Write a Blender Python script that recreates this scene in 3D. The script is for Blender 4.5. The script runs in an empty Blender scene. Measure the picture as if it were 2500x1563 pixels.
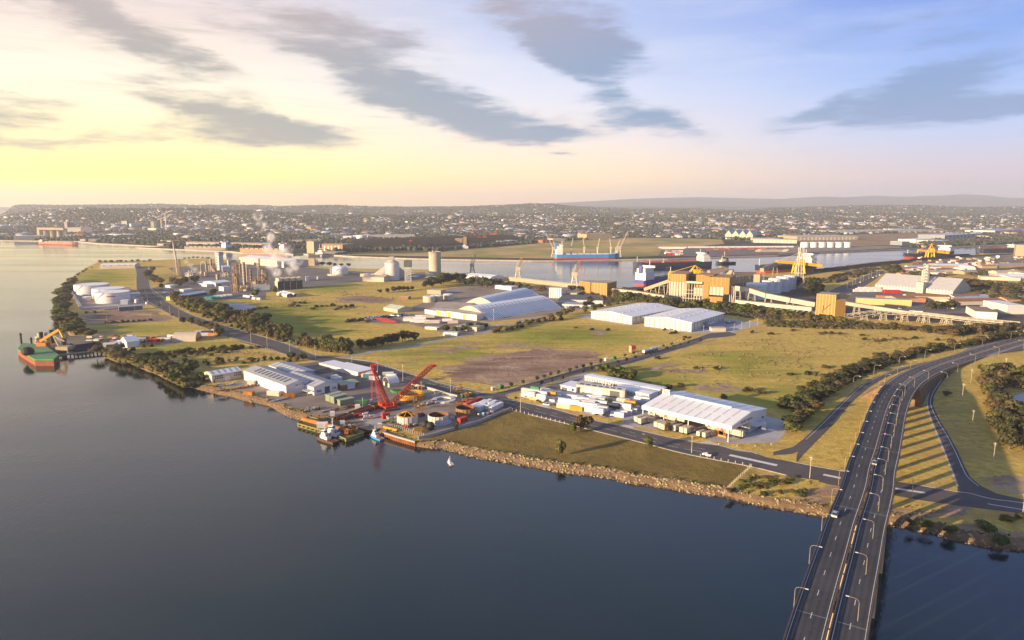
import bpy, math, random
import numpy as np
from mathutils import Vector, Matrix, geometry, noise as mnoise
random.seed(7)
SC = bpy.context.scene
COL = SC.collection
# ---------------------------------------------------------------- camera, sky, sun, exposure
CAM_H, FOC, PITCH = 118.0,2500 * 24 / 36, math.atan((781.5 - 505) / (2500 * 24 / 36))
cd = bpy.data.cameras.new('camera'); cam = bpy.data.objects.new('camera', cd); COL.objects.link(cam)
cd.lens = 24; cd.sensor_width = 36; cd.clip_start = 1; cd.clip_end = 120000
cam.location = (0,0, CAM_H); cam.rotation_euler = (math.pi / 2 - PITCH, 0,0)
SC.camera = cam
SC.view_settings.view_transform = 'Standard'; SC.view_settings.look = 'None'
SC.view_settings.exposure = 1.42; SC.view_settings.gamma = 1; SC.view_settings.use_curve_mapping = False
SC.cycles.use_denoising = True
SC.cycles.volume_bounces = 2; SC.cycles.max_bounces = 5; SC.cycles.diffuse_bounces = 2; SC.cycles.glossy_bounces = 3
SC.cycles.transparent_max_bounces = 8; SC.cycles.caustics_reflective = False; SC.cycles.caustics_refractive = False
SUN_EL, SUN_AZ = math.radians(10.3), math.atan2(-0.863,-0.506)      # azimuth from +Y towards +X
sd = bpy.data.lights.new('sun', 'SUN'); so = bpy.data.objects.new('sun', sd); COL.objects.link(so)
sd.energy = 4.8; sd.angle = math.radians(0.6); sd.color = (1.0,0.72,0.42)
sdir = Vector((math.sin(SUN_AZ) * math.cos(SUN_EL), math.cos(SUN_AZ) * math.cos(SUN_EL), math.sin(SUN_EL)))
so.rotation_euler = sdir.to_track_quat('Z', 'Y').to_euler()

def lin(c):
 return tuple((x / 12.92 if x <= .04045 else ((x + .055) / 1.055) ** 2.4) for x in [v / 255 for v in c])

class NT:
 """small node-tree helper"""
 def __init__(s, t): s.t = t; s.N = t.nodes; s.L = t.links
 def n(s, typ, **k):
  o = s.N.new(typ)
  for a, b in k.items(): setattr(o, a, b)
  return o
 def put(s, sock, v):
  if isinstance(v, bpy.types.NodeSocket): s.L.new(v, sock)
  elif v is not None:
   if hasattr(sock.default_value, '__len__') and not hasattr(v, '__len__'): v = (v,) * len(sock.default_value)
   if hasattr(v, '__len__') and len(sock.default_value) == 4 and len(v) == 3: v = (*v, 1)
   sock.default_value = v
 def m(s, op, a, b=None, c=None, clamp=False):
  o = s.n('ShaderNodeMath', operation=op, use_clamp=clamp)
  for i, x in enumerate((a, b, c)): s.put(o.inputs[i], x) if x is not None else None
  return o.outputs[0]
 def mix(s, f, a, b, blend='MIX'):
  o = s.n('ShaderNodeMix', data_type='RGBA', blend_type=blend)
  s.put(o.inputs[0], f); s.put(o.inputs[6], a); s.put(o.inputs[7], b)
  return o.outputs[2]
 def noise(s, vec, scale, detail=4, rough=.55, dist=0.):
  o = s.n('ShaderNodeTexNoise'); s.put(o.inputs['Vector'], vec)
  o.inputs['Scale'].default_value = scale; o.inputs['Detail'].default_value = detail
  o.inputs['Roughness'].default_value = rough; o.inputs['Distortion'].default_value = dist
  return o.outputs['Fac']
 def step(s, x, a, b):
  o = s.n('ShaderNodeMapRange', interpolation_type='SMOOTHSTEP')
  s.put(o.inputs[0], x); s.put(o.inputs[1], a); s.put(o.inputs[2], b)
  return o.outputs[0]
 def ramp(s, f, stops):
  o = s.n('ShaderNodeValToRGB'); s.put(o.inputs[0], f); e = o.color_ramp.elements
  while len(e) < len(stops): e.new(.5)
  for i, (p, c) in enumerate(stops): e[i].position = p; e[i].color = (*c, 1)
  return o.outputs[0]

def hot(c, k): return tuple(v * k for v in lin(c))
def build_world():
 w = bpy.data.worlds.new('World'); SC.world = w; w.use_nodes = True
 T = NT(w.node_tree); T.N.clear()
 out = T.n('ShaderNodeOutputWorld'); bg = T.n('ShaderNodeBackground'); T.L.new(bg.outputs[0], out.inputs[0])
 sky = T.n('ShaderNodeTexSky', sky_type='NISHITA'); sky.sun_disc = False
 sky.sun_elevation = SUN_EL; sky.sun_rotation = SUN_AZ; sky.air_density = 1.2; sky.dust_density = 2.0
 tc = T.n('ShaderNodeTexCoord').outputs['Generated']
 sp = T.n('ShaderNodeSeparateXYZ'); T.L.new(tc, sp.inputs[0]); X, Y, Z = sp.outputs
 el = T.m('ARCSINE', Z); az = T.m('ARCTAN2', X, Y)
 e = T.m('DIVIDE', T.m('MAXIMUM', el, 0.0), math.pi / 2)      # 0 horizon .. 1 zenith
 P = lambda d: d / 90
 L = T.ramp(e, [(0, hot((255,208,92),1.35)),(P(2.2), hot((255,224,104),1.4)),(P(4.6), hot((255,236,172),1.15)),(P(9), hot((255,240,216),1.0)),(P(13), lin((232,212,204))),(P(20), lin((196,192,204))),(P(34), lin((126,150,176))),(P(55), lin((84,108,148))),(1, lin((66,90,140)))])
 M = T.ramp(e, [(0, hot((255,206,150),1.15)),(P(2.5), hot((255,222,172),1.15)),(P(5), lin((250,228,214))),(P(9), lin((214,216,234))),(P(14), lin((178,190,226))),(P(22), lin((160,182,222))),(P(36), lin((106,140,178))),(P(55), lin((86,114,168))),(1, lin((60,82,132)))])
 R = T.ramp(e, [(0, lin((186,180,200))),(P(2.2), lin((204,188,206))),(P(5), lin((172,188,232))),(P(9), lin((130,164,230))),(P(15), lin((84,126,214))),(P(24), lin((92,132,206))),(P(40), lin((84,120,172))),(P(58), lin((66,98,160))),(1, lin((54,78,130)))])
 # the glow sits low to the west of the view; it fades with the angle from it both ways round
 da = T.m('ABSOLUTE', T.m('ADD', az, math.radians(58)))
 da = T.m('MINIMUM', da, T.m('SUBTRACT', 2 * math.pi, da))
 d = T.m('DIVIDE', da, math.pi)
 c = T.mix(T.step(d, .17,.34), L, M); c = T.mix(T.step(d, .31,.52), c, R)
 # cloud banks, each an elongated patch at its own bearing and height, torn by noise
 pv = T.n('ShaderNodeCombineXYZ'); T.put(pv.inputs[0], az); T.put(pv.inputs[1], T.m('MULTIPLY', el, 2.6)); T.put(pv.inputs[2],0.)
 wn = T.n('ShaderNodeTexNoise'); T.L.new(pv.outputs[0], wn.inputs['Vector']); wn.inputs['Scale'].default_value = 5.5; wn.inputs['Detail'].default_value = 7; wn.inputs['Roughness'].default_value = .6
 off = T.n('ShaderNodeVectorMath', operation='SUBTRACT'); T.L.new(wn.outputs['Color'], off.inputs[0]); off.inputs[1].default_value = (.5,.5,.5)
 sc = T.n('ShaderNodeVectorMath', operation='MULTIPLY'); T.L.new(off.outputs[0], sc.inputs[0]); sc.inputs[1].default_value = (.16,.055,0)
 ae = T.n('ShaderNodeCombineXYZ'); T.put(ae.inputs[0], az); T.put(ae.inputs[1], el); T.put(ae.inputs[2],0.)
 wv = T.n('ShaderNodeVectorMath', operation='ADD'); T.L.new(ae.outputs[0], wv.inputs[0]); T.L.new(sc.outputs[0], wv.inputs[1])
 deg = math.radians
 # azimuth, elevation, half length, half height, tilt (deg), strength
 B = [(-31.5,12.8,8,1.9,-13,.85),(-26,11.4,6,1.1,-20,.75),(-36.5,6.2,6,1.1,-1,.9),(-36,4.5,7,.6,0,.85),(-34.5,7.3,4.5,.35,-3,.6),(-37,2.4,3,.25,0,.4),
   (-23.5,7.6,6.2,1.5,-15,.95),(-17.5,5.9,5.6,1.0,-14,.95),(-22.5,5.1,8,1.0,1,.9),(-13,11.3,5.5,1.3,-16,.6),(-9.5,9.2,5.2,2.0,-14,.95),(-4.5,7.4,5.8,1.9,-14,1.),(.5,6.1,5.6,1.5,-8,.95),(3.5,5.9,3.2,.6,0,.7),
   (-11,12.6,7,1.6,-10,.6),(-16,14.2,9,1.4,-8,.6),(-20,12.8,6,1.0,-14,.45),(3,14.2,7,2.2,-16,.9),(6.5,12.0,5.2,1.7,-10,.85),(4,12.2,6,1.2,-30,.6),(9.5,7.2,5.5,1.5,-6,.65),(12,5.9,5,1.1,-14,.6),(7,9.2,4,1.2,-30,.5),(4.5,4.1,1.3,.2,0,.5),(-6,4.6,3,.2,0,.3),
   (27,7.6,7,1.2,16,.8),(31,6.4,9,1.2,2,.95),(31,8.0,6,1.2,12,.7),(36,6.1,6,.8,-6,.7),(33,8.8,4.0,1.0,20,.6),(28,12.5,9,1.0,8,.5),(31,10.9,6,.6,8,.5),(37,12.8,7,.8,10,.4),(23,4.2,7,.35,0,.2),
   (-52,9,9,2.0,-10,.8),(-48,20,12,3,-12,.6),(-15,24,16,3,-12,.55),(22,22,16,3,-8,.5),(52,10,9,1.6,8,.7),(60,24,16,3.5,8,.5),(5,36,25,5,-8,.5),(-45,38,22,5,-12,.5),(80,12,12,2,4,.6),(-90,14,14,2,-6,.6),(-120,9,12,1.5,4,.5),(130,14,16,2.4,6,.6),(170,10,14,1.8,-4,.5)]
 tot = None
 for a, h, l, t, r, k in B:
  mp = T.n('ShaderNodeMapping', vector_type='TEXTURE'); T.L.new(wv.outputs[0], mp.inputs[0])
  mp.inputs['Location'].default_value = (deg(a), deg(h),0); mp.inputs['Rotation'].default_value = (0,0, deg(r)); mp.inputs['Scale'].default_value = (deg(l), deg(t),1)
  le = T.n('ShaderNodeVectorMath', operation='LENGTH'); T.L.new(mp.outputs[0], le.inputs[0])
  v = T.m('MULTIPLY', T.step(le.outputs['Value'],1.55,.0), k)
  tot = v if tot is None else T.m('ADD', tot, v)
 st = T.n('ShaderNodeMapping'); T.L.new(pv.outputs[0], st.inputs[0]); st.inputs['Rotation'].default_value = (0,0, deg(20)); st.inputs['Scale'].default_value = (1.5,3.4,1)
 fib = T.noise(st.outputs[0],6.0,8,.62,.3)
 fine = T.noise(st.outputs[0],17., 6,.6,.2)
 veil = T.step(T.noise(st.outputs[0],2.2,6,.6,.4),.42,.72)
 tear = T.m('ADD', T.m('MULTIPLY', T.m('SUBTRACT', fib, .5),2.5), T.m('MULTIPLY', T.m('SUBTRACT', fine, .5),1.1))
 body = T.m('ADD', tot, T.m('MULTIPLY', tear, T.step(tot, 0., .35)))
 dens = T.m('MULTIPLY', T.step(body, -.02,1.25), T.m('MINIMUM', T.m('MULTIPLY', tot, 1.8),1.0))
 ms = T.n('ShaderNodeMapping'); T.L.new(pv.outputs[0], ms.inputs[0]); ms.inputs['Rotation'].default_value = (0,0, deg(16)); ms.inputs['Scale'].default_value = (.8,5.5,1)
 wis = T.m('MULTIPLY', T.step(T.noise(ms.outputs[0],4.5,9,.66,.5),.50,.74), T.step(T.noise(ae.outputs[0],2.4,3,.5),.42,.62))
 dens = T.m('MAXIMUM', dens, T.m('MULTIPLY', T.m('MULTIPLY', wis, .55), T.step(e, P(3.2), P(7))))
 cl = T.mix(T.step(d, .17,.40), lin((150,148,148)), lin((100,134,178))); cl = T.mix(T.step(d, .36,.55), cl, lin((104,134,190)))
 cl = T.mix(T.step(e, P(9), P(16)), cl, T.mix(T.step(d, .2,.5), lin((176,160,160)), lin((112,126,176))))
 c = T.mix(T.m('MULTIPLY', veil, T.step(e, P(4), P(10), )), c, T.mix(.35, c, T.mix(T.step(d, .2,.5), lin((250,238,226)), lin((196,206,236)))))
 c = T.mix(T.m('MULTIPLY', dens, .92), c, cl)
 low = T.mix(T.step(el, -.02,-.2), c, lin((70,80,95)))
 sv = T.n('ShaderNodeVectorMath', operation='SCALE'); T.L.new(low, sv.inputs[0]); sv.inputs['Scale'].default_value = SKY_GAIN
 nv = T.n('ShaderNodeVectorMath', operation='SCALE'); T.L.new(sky.outputs[0], nv.inputs[0]); nv.inputs['Scale'].default_value = .012
 ad = T.n('ShaderNodeVectorMath', operation='ADD'); T.L.new(sv.outputs[0], ad.inputs[0]); T.L.new(nv.outputs[0], ad.inputs[1])
 T.L.new(ad.outputs[0], bg.inputs[0]); bg.inputs[1].default_value = 1.0
SKY_GAIN = 0.42
build_world()

# ---------------------------------------------------------------- survey helpers: a sighted point of the photograph -> metres on the ground
WIN = dict(A=(0,440,3.024), B=(600,440,3.024), C=(1200,440,3.024), D=(1800,440,3.024), E=(400,840,3.78), F=(900,840,3.78), K=(1400,840,3.78),
     H=(1900,780,3.287), I=(1900,1120,3.413), L=(0,480,6.0475), M=(380,560,6.0475), N=(1550,620,6.0475), O=(760,880,4.838), Q=(1240,900,6.0475), R=(1500,920,5.2587), P=(0,0,1))
cp, sp_ = math.cos(PITCH), math.sin(PITCH)
def px(w, x, y): a = WIN[w]; return a[0] + x / a[2], a[1] + y / a[2]
def gp(u, v, z=0.):
 dx, dy = (u - 1250) / FOC, (781.5 - v) / FOC
 t = (z - CAM_H) / (dy * cp - sp_)
 return Vector((dx * t, (cp + dy * sp_) * t, z))
def g(w, x, y, z=0.): return gp(*px(w, x, y), z)
def gs(w, pts, z=0.): return [g(w, x, y, z) for x, y in pts]
def rise(w, x, yb, yt):
 """height of something standing at (x, yb) whose top shows at yt"""
 b = g(w, x, yb); dy = (781.5 - px(w, x, yt)[1]) / FOC
 return CAM_H + b.y / (cp + dy * sp_) * (dy * cp - sp_)
def project(P):
 z = P[:, 2] - CAM_H; d = P[:, 1] * cp - z * sp_; u = P[:, 1] * sp_ + z * cp
 return np.stack([1250 + FOC * P[:, 0] / d, 781.5 - FOC * u / d],1)

# ---------------------------------------------------------------- materials
MATS = {}
def mat(name, col, rough=.7, var=.18, scale=.15, metal=0., bump=0., streak=0., spec=.4, emit=0.):
 if name in MATS: return MATS[name]
 m = bpy.data.materials.new(name); m.use_nodes = True; MATS[name] = m
 T = NT(m.node_tree); b = T.N['Principled BSDF']
 b.inputs['Roughness'].default_value = rough; b.inputs['Metallic'].default_value = metal
 b.inputs['Specular IOR Level'].default_value = spec
 geo = T.n('ShaderNodeNewGeometry').outputs['Position']
 c = (*col, 1)
 if var:
  n1 = T.noise(geo, scale, 5,.6); n2 = T.noise(geo, scale * 9,3,.6)
  f = T.m('ADD', T.m('MULTIPLY', n1,.65), T.m('MULTIPLY', n2,.35))
  f = T.step(f, .3,.7)
  if streak:      # rain streaks and grime: noise drawn out along the height
   mp = T.n('ShaderNodeMapping'); T.L.new(geo, mp.inputs[0]); mp.inputs['Scale'].default_value = (1.2,1.2,.06)
   s = T.step(T.noise(mp.outputs[0],.8,4,.65),.48,.75)
   f = T.m('MULTIPLY', f, T.m('SUBTRACT', 1.0, T.m('MULTIPLY', s, streak)))
  c = T.mix(f, tuple(x * (1 - var * 1.3) for x in col), tuple(min(1, x * (1 + var * .5)) for x in col))
 T.put(b.inputs['Base Color'], c)
 if bump:
  bn = T.n('ShaderNodeBump'); bn.inputs['Strength'].default_value = bump; bn.inputs['Distance'].default_value = .3
  T.L.new(T.noise(geo, 1.5,5,.7), bn.inputs['Height']); T.L.new(bn.outputs[0], b.inputs['Normal'])
 if emit: b.inputs['Emission Strength'].default_value = emit; b.inputs['Emission Color'].default_value = (*col, 1)
 return m
def S(*a): return lin(a)
WHITE = mat('white_paint', (.70,.69,.67),.5,.10,.05, streak=.6)
WROOF = mat('white_roof', (.76,.78,.80),.45,.08,.04)
CREAM = mat('cream_cladding', (.52,.46,.36),.6,.12,.06, streak=.6)
GREYR = mat('grey_roof', (.34,.36,.39),.5,.15,.05)
LGREY = mat('light_grey', (.52,.53,.54),.6,.12,.06, streak=.4)
DGREY = mat('dark_grey', (.09,.095,.10),.6,.2,.2)
STEEL = mat('galvanised_steel', (.45,.45,.44),.45,.15,.5, metal=.3)
CONC = mat('concrete', (.42,.39,.35),.85,.2,.08, streak=.7)
CONCL = mat('light_concrete', (.55,.53,.50),.85,.15,.06)
OCHRE = mat('ochre_cladding', (.33,.185,.042),.6,.10,.05, streak=.4)
TAN = mat('tan_cladding', (.38,.30,.195),.65,.12,.05, streak=.5)
RED = mat('red_paint', (.50,.035,.02),.45,.12,.3)
ORANGE = mat('orange_paint', (.58,.14,.03),.5,.12,.2, streak=.4)
YEL = mat('yellow_paint', (.55,.28,.022),.5,.12,.2)
BLUE = mat('blue_paint', (.03,.17,.42),.5,.12,.1, streak=.4)
NAVY = mat('navy_hull', (.02,.035,.07),.5,.15,.1)
BLACK = mat('black_rubber', (.018,.018,.018),.7,.2,1.)
RUST = mat('rusty_steel', (.21,.075,.03),.85,.35,.3)
RUSTO = mat('orange_rust_steel', (.42,.16,.035),.8,.3,.25)
GREENP = mat('green_paint', (.05,.22,.07),.6,.2,.2)
SAGE = mat('sage_green_paint', (.20,.25,.16),.6,.15,.2)
SAGER = mat('sage_green_roof', (.30,.36,.26),.5,.12,.2)
TEAL = mat('teal_paint', (.06,.28,.30),.6,.15,.2)
GLASS = mat('dark_glass', (.02,.03,.04),.08,0, spec=.6)
SOLAR = mat('solar_glass', (.05,.06,.09),.2,.1,.5, spec=.5)
WOOD = mat('weathered_timber', (.24,.19,.13),.85,.3,.8)
POLEW = mat('pale_pole', (.50,.45,.36),.8,.2,.6)
BRICK = mat('brick', (.30,.13,.07),.85,.2,.3)
COAL = mat('coal', (.012,.012,.013),.85,.3,.1)
SHINGLE = mat('corten_red', (.35,.06,.03),.8,.3,.3)

def grass_material():
 m = bpy.data.materials.new('ground_cover'); m.use_nodes = True
 T = NT(m.node_tree); b = T.N['Principled BSDF']; b.inputs['Roughness'].default_value = .95; b.inputs['Specular IOR Level'].default_value = .1
 P = T.n('ShaderNodeNewGeometry').outputs['Position']
 at = lambda n: T.n('ShaderNodeAttribute', attribute_name=n).outputs['Fac']
 big = T.noise(P, .006,6,.6,.3); mid = T.noise(P, .035,6,.65,.4); fine = T.noise(P, .22,6,.7); tuft = T.noise(P, 1.3,4,.7)
 mp = T.n('ShaderNodeMapping'); T.L.new(P, mp.inputs[0]); mp.inputs['Rotation'].default_value = (0,0,.9); mp.inputs['Scale'].default_value = (.18,1,1)
 strk = T.noise(mp.outputs[0],.06,6,.65,.5)
 gr = T.m('ADD', T.m('MULTIPLY', at('green'),.26), T.m('ADD', T.m('MULTIPLY', big, .5), T.m('ADD', T.m('MULTIPLY', mid, .75), T.m('MULTIPLY', strk, .85))))
 gr = T.m('ADD', gr, T.m('MULTIPLY', fine, .3))
 dry = T.mix(T.step(fine, .3,.7), S(172,146,72), S(214,190,106)); dry = T.mix(T.step(strk, .45,.7), dry, S(182,152,92))
 grn = T.mix(T.step(mid, .35,.65), S(108,120,44), S(158,164,64)); grn = T.mix(T.step(tuft, .35,.75), grn, S(120,118,52))
 c = T.mix(T.step(gr, 1.0,1.5), dry, grn)
 c = T.mix(T.m('MULTIPLY', T.step(T.m('ADD', T.m('MULTIPLY', mid, .5), T.m('MULTIPLY', fine, .5)),.56,.70),.45), c, S(70,66,36))     # scrubby darker growth
 c = T.mix(T.m('MULTIPLY', T.step(tuft, .5,.8),.3), c, S(82,76,42))
 sl = T.step(T.m('ADD', at('lawn'), T.m('MULTIPLY', T.m('SUBTRACT', fine, .5),.3)),-.05,.05)
 ln = T.mix(T.step(mid, .35,.68), S(118,102,58), S(142,122,70)); ln = T.mix(T.step(fine, .45,.75), ln, S(104,100,50)); ln = T.mix(T.m('MULTIPLY', T.step(big, .5,.62),.35), ln, S(126,102,66))
 c = T.mix(sl, c, ln)
 jag = T.m('MULTIPLY', T.m('SUBTRACT', T.m('ADD', T.m('MULTIPLY', mid, .8), T.m('MULTIPLY', strk, 1.0)),.9),3.6)
 sdirt = T.step(T.m('ADD', at('dirt'), T.m('ADD', jag, T.m('MULTIPLY', T.m('SUBTRACT', fine, .5),.8))),-.06,.10)
 dc = T.mix(T.step(strk, .38,.62), S(122,100,84), S(168,142,122)); dc = T.mix(T.step(fine, .45,.68), dc, S(128,108,94)); dc = T.mix(T.m('MULTIPLY', T.step(mid, .52,.66),.75), dc, S(186,168,156))
 dc = T.mix(T.m('MULTIPLY', T.step(tuft, .55,.75),.5), dc, S(112,96,60))
 sdirt = T.m('MULTIPLY', sdirt, T.m('SUBTRACT', 1.0, T.m('MULTIPLY', T.step(T.m('ADD', T.m('MULTIPLY', strk, .5), T.m('MULTIPLY', mid, .5)),.54,.62),.75)))
 c = T.mix(sdirt, c, dc)
 T.put(b.inputs['Base Color'], c)
 bn = T.n('ShaderNodeBump'); bn.inputs['Strength'].default_value = .9; bn.inputs['Distance'].default_value = 1.2
 T.L.new(T.m('ADD', T.m('MULTIPLY', tuft, .5), T.m('ADD', fine, mid)), bn.inputs['Height']); T.L.new(bn.outputs[0], b.inputs['Normal'])
 return m
def asphalt_material(name, a, bcol, sc=.25):
 m = bpy.data.materials.new(name); m.use_nodes = True; MATS[name] = m
 T = NT(m.node_tree); b = T.N['Principled BSDF']; b.inputs['Roughness'].default_value = .9; b.inputs['Specular IOR Level'].default_value = .25
 P = T.n('ShaderNodeNewGeometry').outputs['Position']
 n1 = T.noise(P, sc * .2,6,.6,.4); n2 = T.noise(P, sc, 6,.65); n3 = T.noise(P, sc * 10,3,.6)
 c = T.mix(T.step(n1,.35,.65), a, bcol); c = T.mix(T.m('MULTIPLY', T.step(n2,.5,.72),.4), c, tuple(x * .55 for x in a)); c = T.mix(T.m('MULTIPLY', T.step(n3,.4,.8),.25), c, tuple(min(1, x * 1.6) for x in bcol))
 T.put(b.inputs['Base Color'], c)
 bn = T.n('ShaderNodeBump'); bn.inputs['Strength'].default_value = .25; bn.inputs['Distance'].default_value = .2
 T.L.new(n3, bn.inputs['Height']); T.L.new(bn.outputs[0], b.inputs['Normal'])
 return m
GROUND = grass_material()
ASPH = asphalt_material('road_asphalt', (.085,.078,.082),(.115,.102,.102))
DECKA = asphalt_material('bridge_asphalt', (.058,.06,.068),(.078,.08,.088))
YARD = asphalt_material('yard_surface', (.20,.16,.13),(.30,.245,.205),.15)
YARDD = asphalt_material('dark_yard', (.13,.115,.11),(.19,.165,.15),.15)
PAVE = asphalt_material('concrete_paving', (.36,.35,.345),(.46,.44,.43),.1)
MARK = mat('road_paint', (.72,.70,.66),.7,.2,.8)
KERB = mat('kerb_concrete', (.48,.44,.38),.85,.15,.3)
ROCK = mat('revetment_rock', (.35,.275,.15),.9,.5,.7, bump=.5)
BANK = mat('bank_soil', (.20,.13,.075),.95,.35,.2, bump=.6)
SALT = asphalt_material('dry_pond_bed', (.34,.34,.36),(.50,.49,.50),.12)

def water_material():
 m = bpy.data.materials.new('river_water'); m.use_nodes = True
 T = NT(m.node_tree); b = T.N['Principled BSDF']; b.inputs['IOR'].default_value = 1.333; b.inputs['Specular IOR Level'].default_value = .8
 P = T.n('ShaderNodeNewGeometry').outputs['Position']
 n = T.noise(P, .004,5,.6,.5)
 T.put(b.inputs['Base Color'], T.mix(n, (.006,.016,.022),(.009,.021,.029)))
 mp = T.n('ShaderNodeMapping'); T.L.new(P, mp.inputs[0]); mp.inputs['Rotation'].default_value = (0,0,.5); mp.inputs['Scale'].default_value = (1,.55,1)
 mpl = T.n('ShaderNodeMapping'); T.L.new(P, mpl.inputs[0]); mpl.inputs['Rotation'].default_value = (0,0,-.12); mpl.inputs['Scale'].default_value = (.16,1,1)
 lanes = T.step(T.noise(mpl.outputs[0],.012,5,.6,.3),.40,.66)
 rip = T.noise(mp.outputs[0],.55,5,.62,.2); sw = T.noise(mp.outputs[0],.09,3,.5)
 hh = T.m('ADD', T.m('MULTIPLY', rip, T.m('ADD', .25, T.m('MULTIPLY', lanes, .8))), T.m('MULTIPLY', sw, .35))
 T.put(b.inputs['Roughness'], T.m('ADD', .06, T.m('MULTIPLY', lanes, .08)))
 bn = T.n('ShaderNodeBump'); bn.inputs['Strength'].default_value = .30; bn.inputs['Distance'].default_value = .5
 T.L.new(hh, bn.inputs['Height']); T.L.new(bn.outputs[0], b.inputs['Normal'])
 return m
WATER = water_material()

# ---------------------------------------------------------------- mesh builder
class MB:
 def __init__(s): s.v = []; s.f = []; s.m = []
 def add(s, vs, fs, mi=0):
  o = len(s.v); s.v += [tuple(v) for v in vs]; s.f += [tuple(i + o for i in f) for f in fs]; s.m += [mi] * len(fs); return s
 def bx(s, x0, x1, y0, y1, z0, z1, mi=0):
  return s.add([(x0, y0, z0),(x1, y0, z0),(x1, y1, z0),(x0, y1, z0),(x0, y0, z1),(x1, y0, z1),(x1, y1, z1),(x0, y1, z1)],
      [(3,2,1,0),(4,5,6,7),(0,1,5,4),(1,2,6,5),(2,3,7,6),(3,0,4,7)], mi)
 def box(s, c, d, mi=0): return s.bx(c[0] - d[0] / 2, c[0] + d[0] / 2, c[1] - d[1] / 2, c[1] + d[1] / 2, c[2] - d[2] / 2, c[2] + d[2] / 2, mi)
 def beam(s, p, q, w, mi=0, h=None):
  p, q = Vector(p), Vector(q); d = (q - p)
  if d.length < 1e-6: return s
  d.normalize(); h = h or w
  a = d.cross(Vector((0,0,1)))
  if a.length < 1e-3: a = Vector((1,0,0))
  a.normalize(); b = a.cross(d)
  o = [a * (w / 2) * i + b * (h / 2) * j for i, j in ((-1,-1),(1,-1),(1,1),(-1,1))]
  return s.add([p + k for k in o] + [q + k for k in o],[(0,1,2,3),(7,6,5,4),(0,4,5,1),(1,5,6,2),(2,6,7,3),(3,7,4,0)], mi)
 def cyl(s, p, q, r0, r1=None, n=12, mi=0, caps=True):
  p, q = Vector(p), Vector(q); r1 = r0 if r1 is None else r1; d = (q - p).normalized()
  a = d.cross(Vector((0,0,1)))
  if a.length < 1e-3: a = Vector((1,0,0))
  a.normalize(); b = d.cross(a)
  R = [a * math.cos(2 * math.pi * i / n) + b * math.sin(2 * math.pi * i / n) for i in range(n)]
  fs = [(i, (i + 1) % n, n + (i + 1) % n, n + i) for i in range(n)]
  if caps: fs += [tuple(range(n - 1,-1,-1)), tuple(range(n, 2 * n))]
  return s.add([p + k * r0 for k in R] + [q + k * r1 for k in R], fs, mi)
 def lathe(s, prof, n=24, mi=0, c=(0,0)):
  vs = []; fs = []
  for r, z in prof: vs += [(c[0] + r * math.cos(2 * math.pi * i / n), c[1] + r * math.sin(2 * math.pi * i / n), z) for i in range(n)]
  for k in range(len(prof) - 1):
   fs += [(k * n + i, k * n + (i + 1) % n, (k + 1) * n + (i + 1) % n, (k + 1) * n + i) for i in range(n)]
  return s.add(vs, fs, mi)
 def poly(s, pts, z0, z1, mi=0, top=None):
  n = len(pts); vs = [(p[0], p[1], z0) for p in pts] + [(p[0], p[1], z1) for p in pts]
  s.add(vs, [(i, (i + 1) % n, n + (i + 1) % n, n + i) for i in range(n)], mi)
  return s.add(vs[n:],[tuple(range(n))], mi if top is None else top)
 def ext(s, prof, x0, x1, mi=0, caps=True):
  """profile of (y, z) extruded along x"""
  n = len(prof); vs = [(x0, y, z) for y, z in prof] + [(x1, y, z) for y, z in prof]
  fs = [(i, (i + 1) % n, n + (i + 1) % n, n + i) for i in range(n)]
  if caps: fs += [tuple(range(n - 1,-1,-1)), tuple(range(n, 2 * n))]
  return s.add(vs, fs, mi)
 def sheet(s, pts, mi=0): return s.add(pts, [tuple(range(len(pts)))], mi)
 def ball(s, c, r, n=10, mi=0, sq=1.):
  k = n // 2 + 1
  return s.lathe([(max(1e-3, r * math.sin(math.pi * i / k)), c[2] - sq * r * math.cos(math.pi * i / k)) for i in range(k + 1)], n, mi, c[:2])
 def build(s, name, mats, par=None, loc=None, rz=0., smooth=False):
  me = bpy.data.meshes.new(name); me.from_pydata(s.v, [], s.f)
  mats = mats if isinstance(mats, (list, tuple)) else [mats]
  for m in mats: me.materials.append(m)
  if len(mats) > 1: me.polygons.foreach_set('material_index', s.m)
  if smooth: me.polygons.foreach_set('use_smooth', [True] * len(s.f)); me.set_sharp_from_angle(angle=math.radians(40))
  o = bpy.data.objects.new(name, me); COL.objects.link(o)
  if par is not None: o.parent = par
  if loc is not None: o.location = loc
  if rz: o.rotation_euler = (0,0, rz)
  return o
def tag(o, label=None, cat=None, group=None, kind=None):
 for k, v in (('label', label),('category', cat),('group', group),('kind', kind)):
  if v: o[k] = v
 return o
def thing(name, label, cat, loc=(0,0,0), rz=0., group=None):
 o = bpy.data.objects.new(name, None); COL.objects.link(o); o.location = loc; o.rotation_euler = (0,0, rz)
 o.empty_display_size = 1
 return tag(o, label, cat, group)
def solo(mb, name, mats, label, cat, group=None, loc=None, rz=0., smooth=False):
 return tag(mb.build(name, mats, None, loc, rz, smooth), label, cat, group)
KIDS = {}
def dup(src, loc, rz=0., label=None, group=None, scale=None, kids=None):
 c = src.copy(); COL.objects.link(c); c.location = loc; c.rotation_euler = (0,0, rz)
 if scale is not None: c.scale = scale if hasattr(scale, '__len__') else (scale,) * 3
 if label: c['label'] = label
 if group: c['group'] = group
 for ch in (kids if kids is not None else src.children):
  d = ch.copy(); COL.objects.link(d); d.parent = c
  for g2 in ch.children:
   e = g2.copy(); COL.objects.link(e); e.parent = d
 return c
ORD = 'first second third fourth fifth sixth seventh eighth ninth tenth eleventh twelfth thirteenth fourteenth fifteenth sixteenth seventeenth eighteenth nineteenth twentieth'.split()
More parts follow.
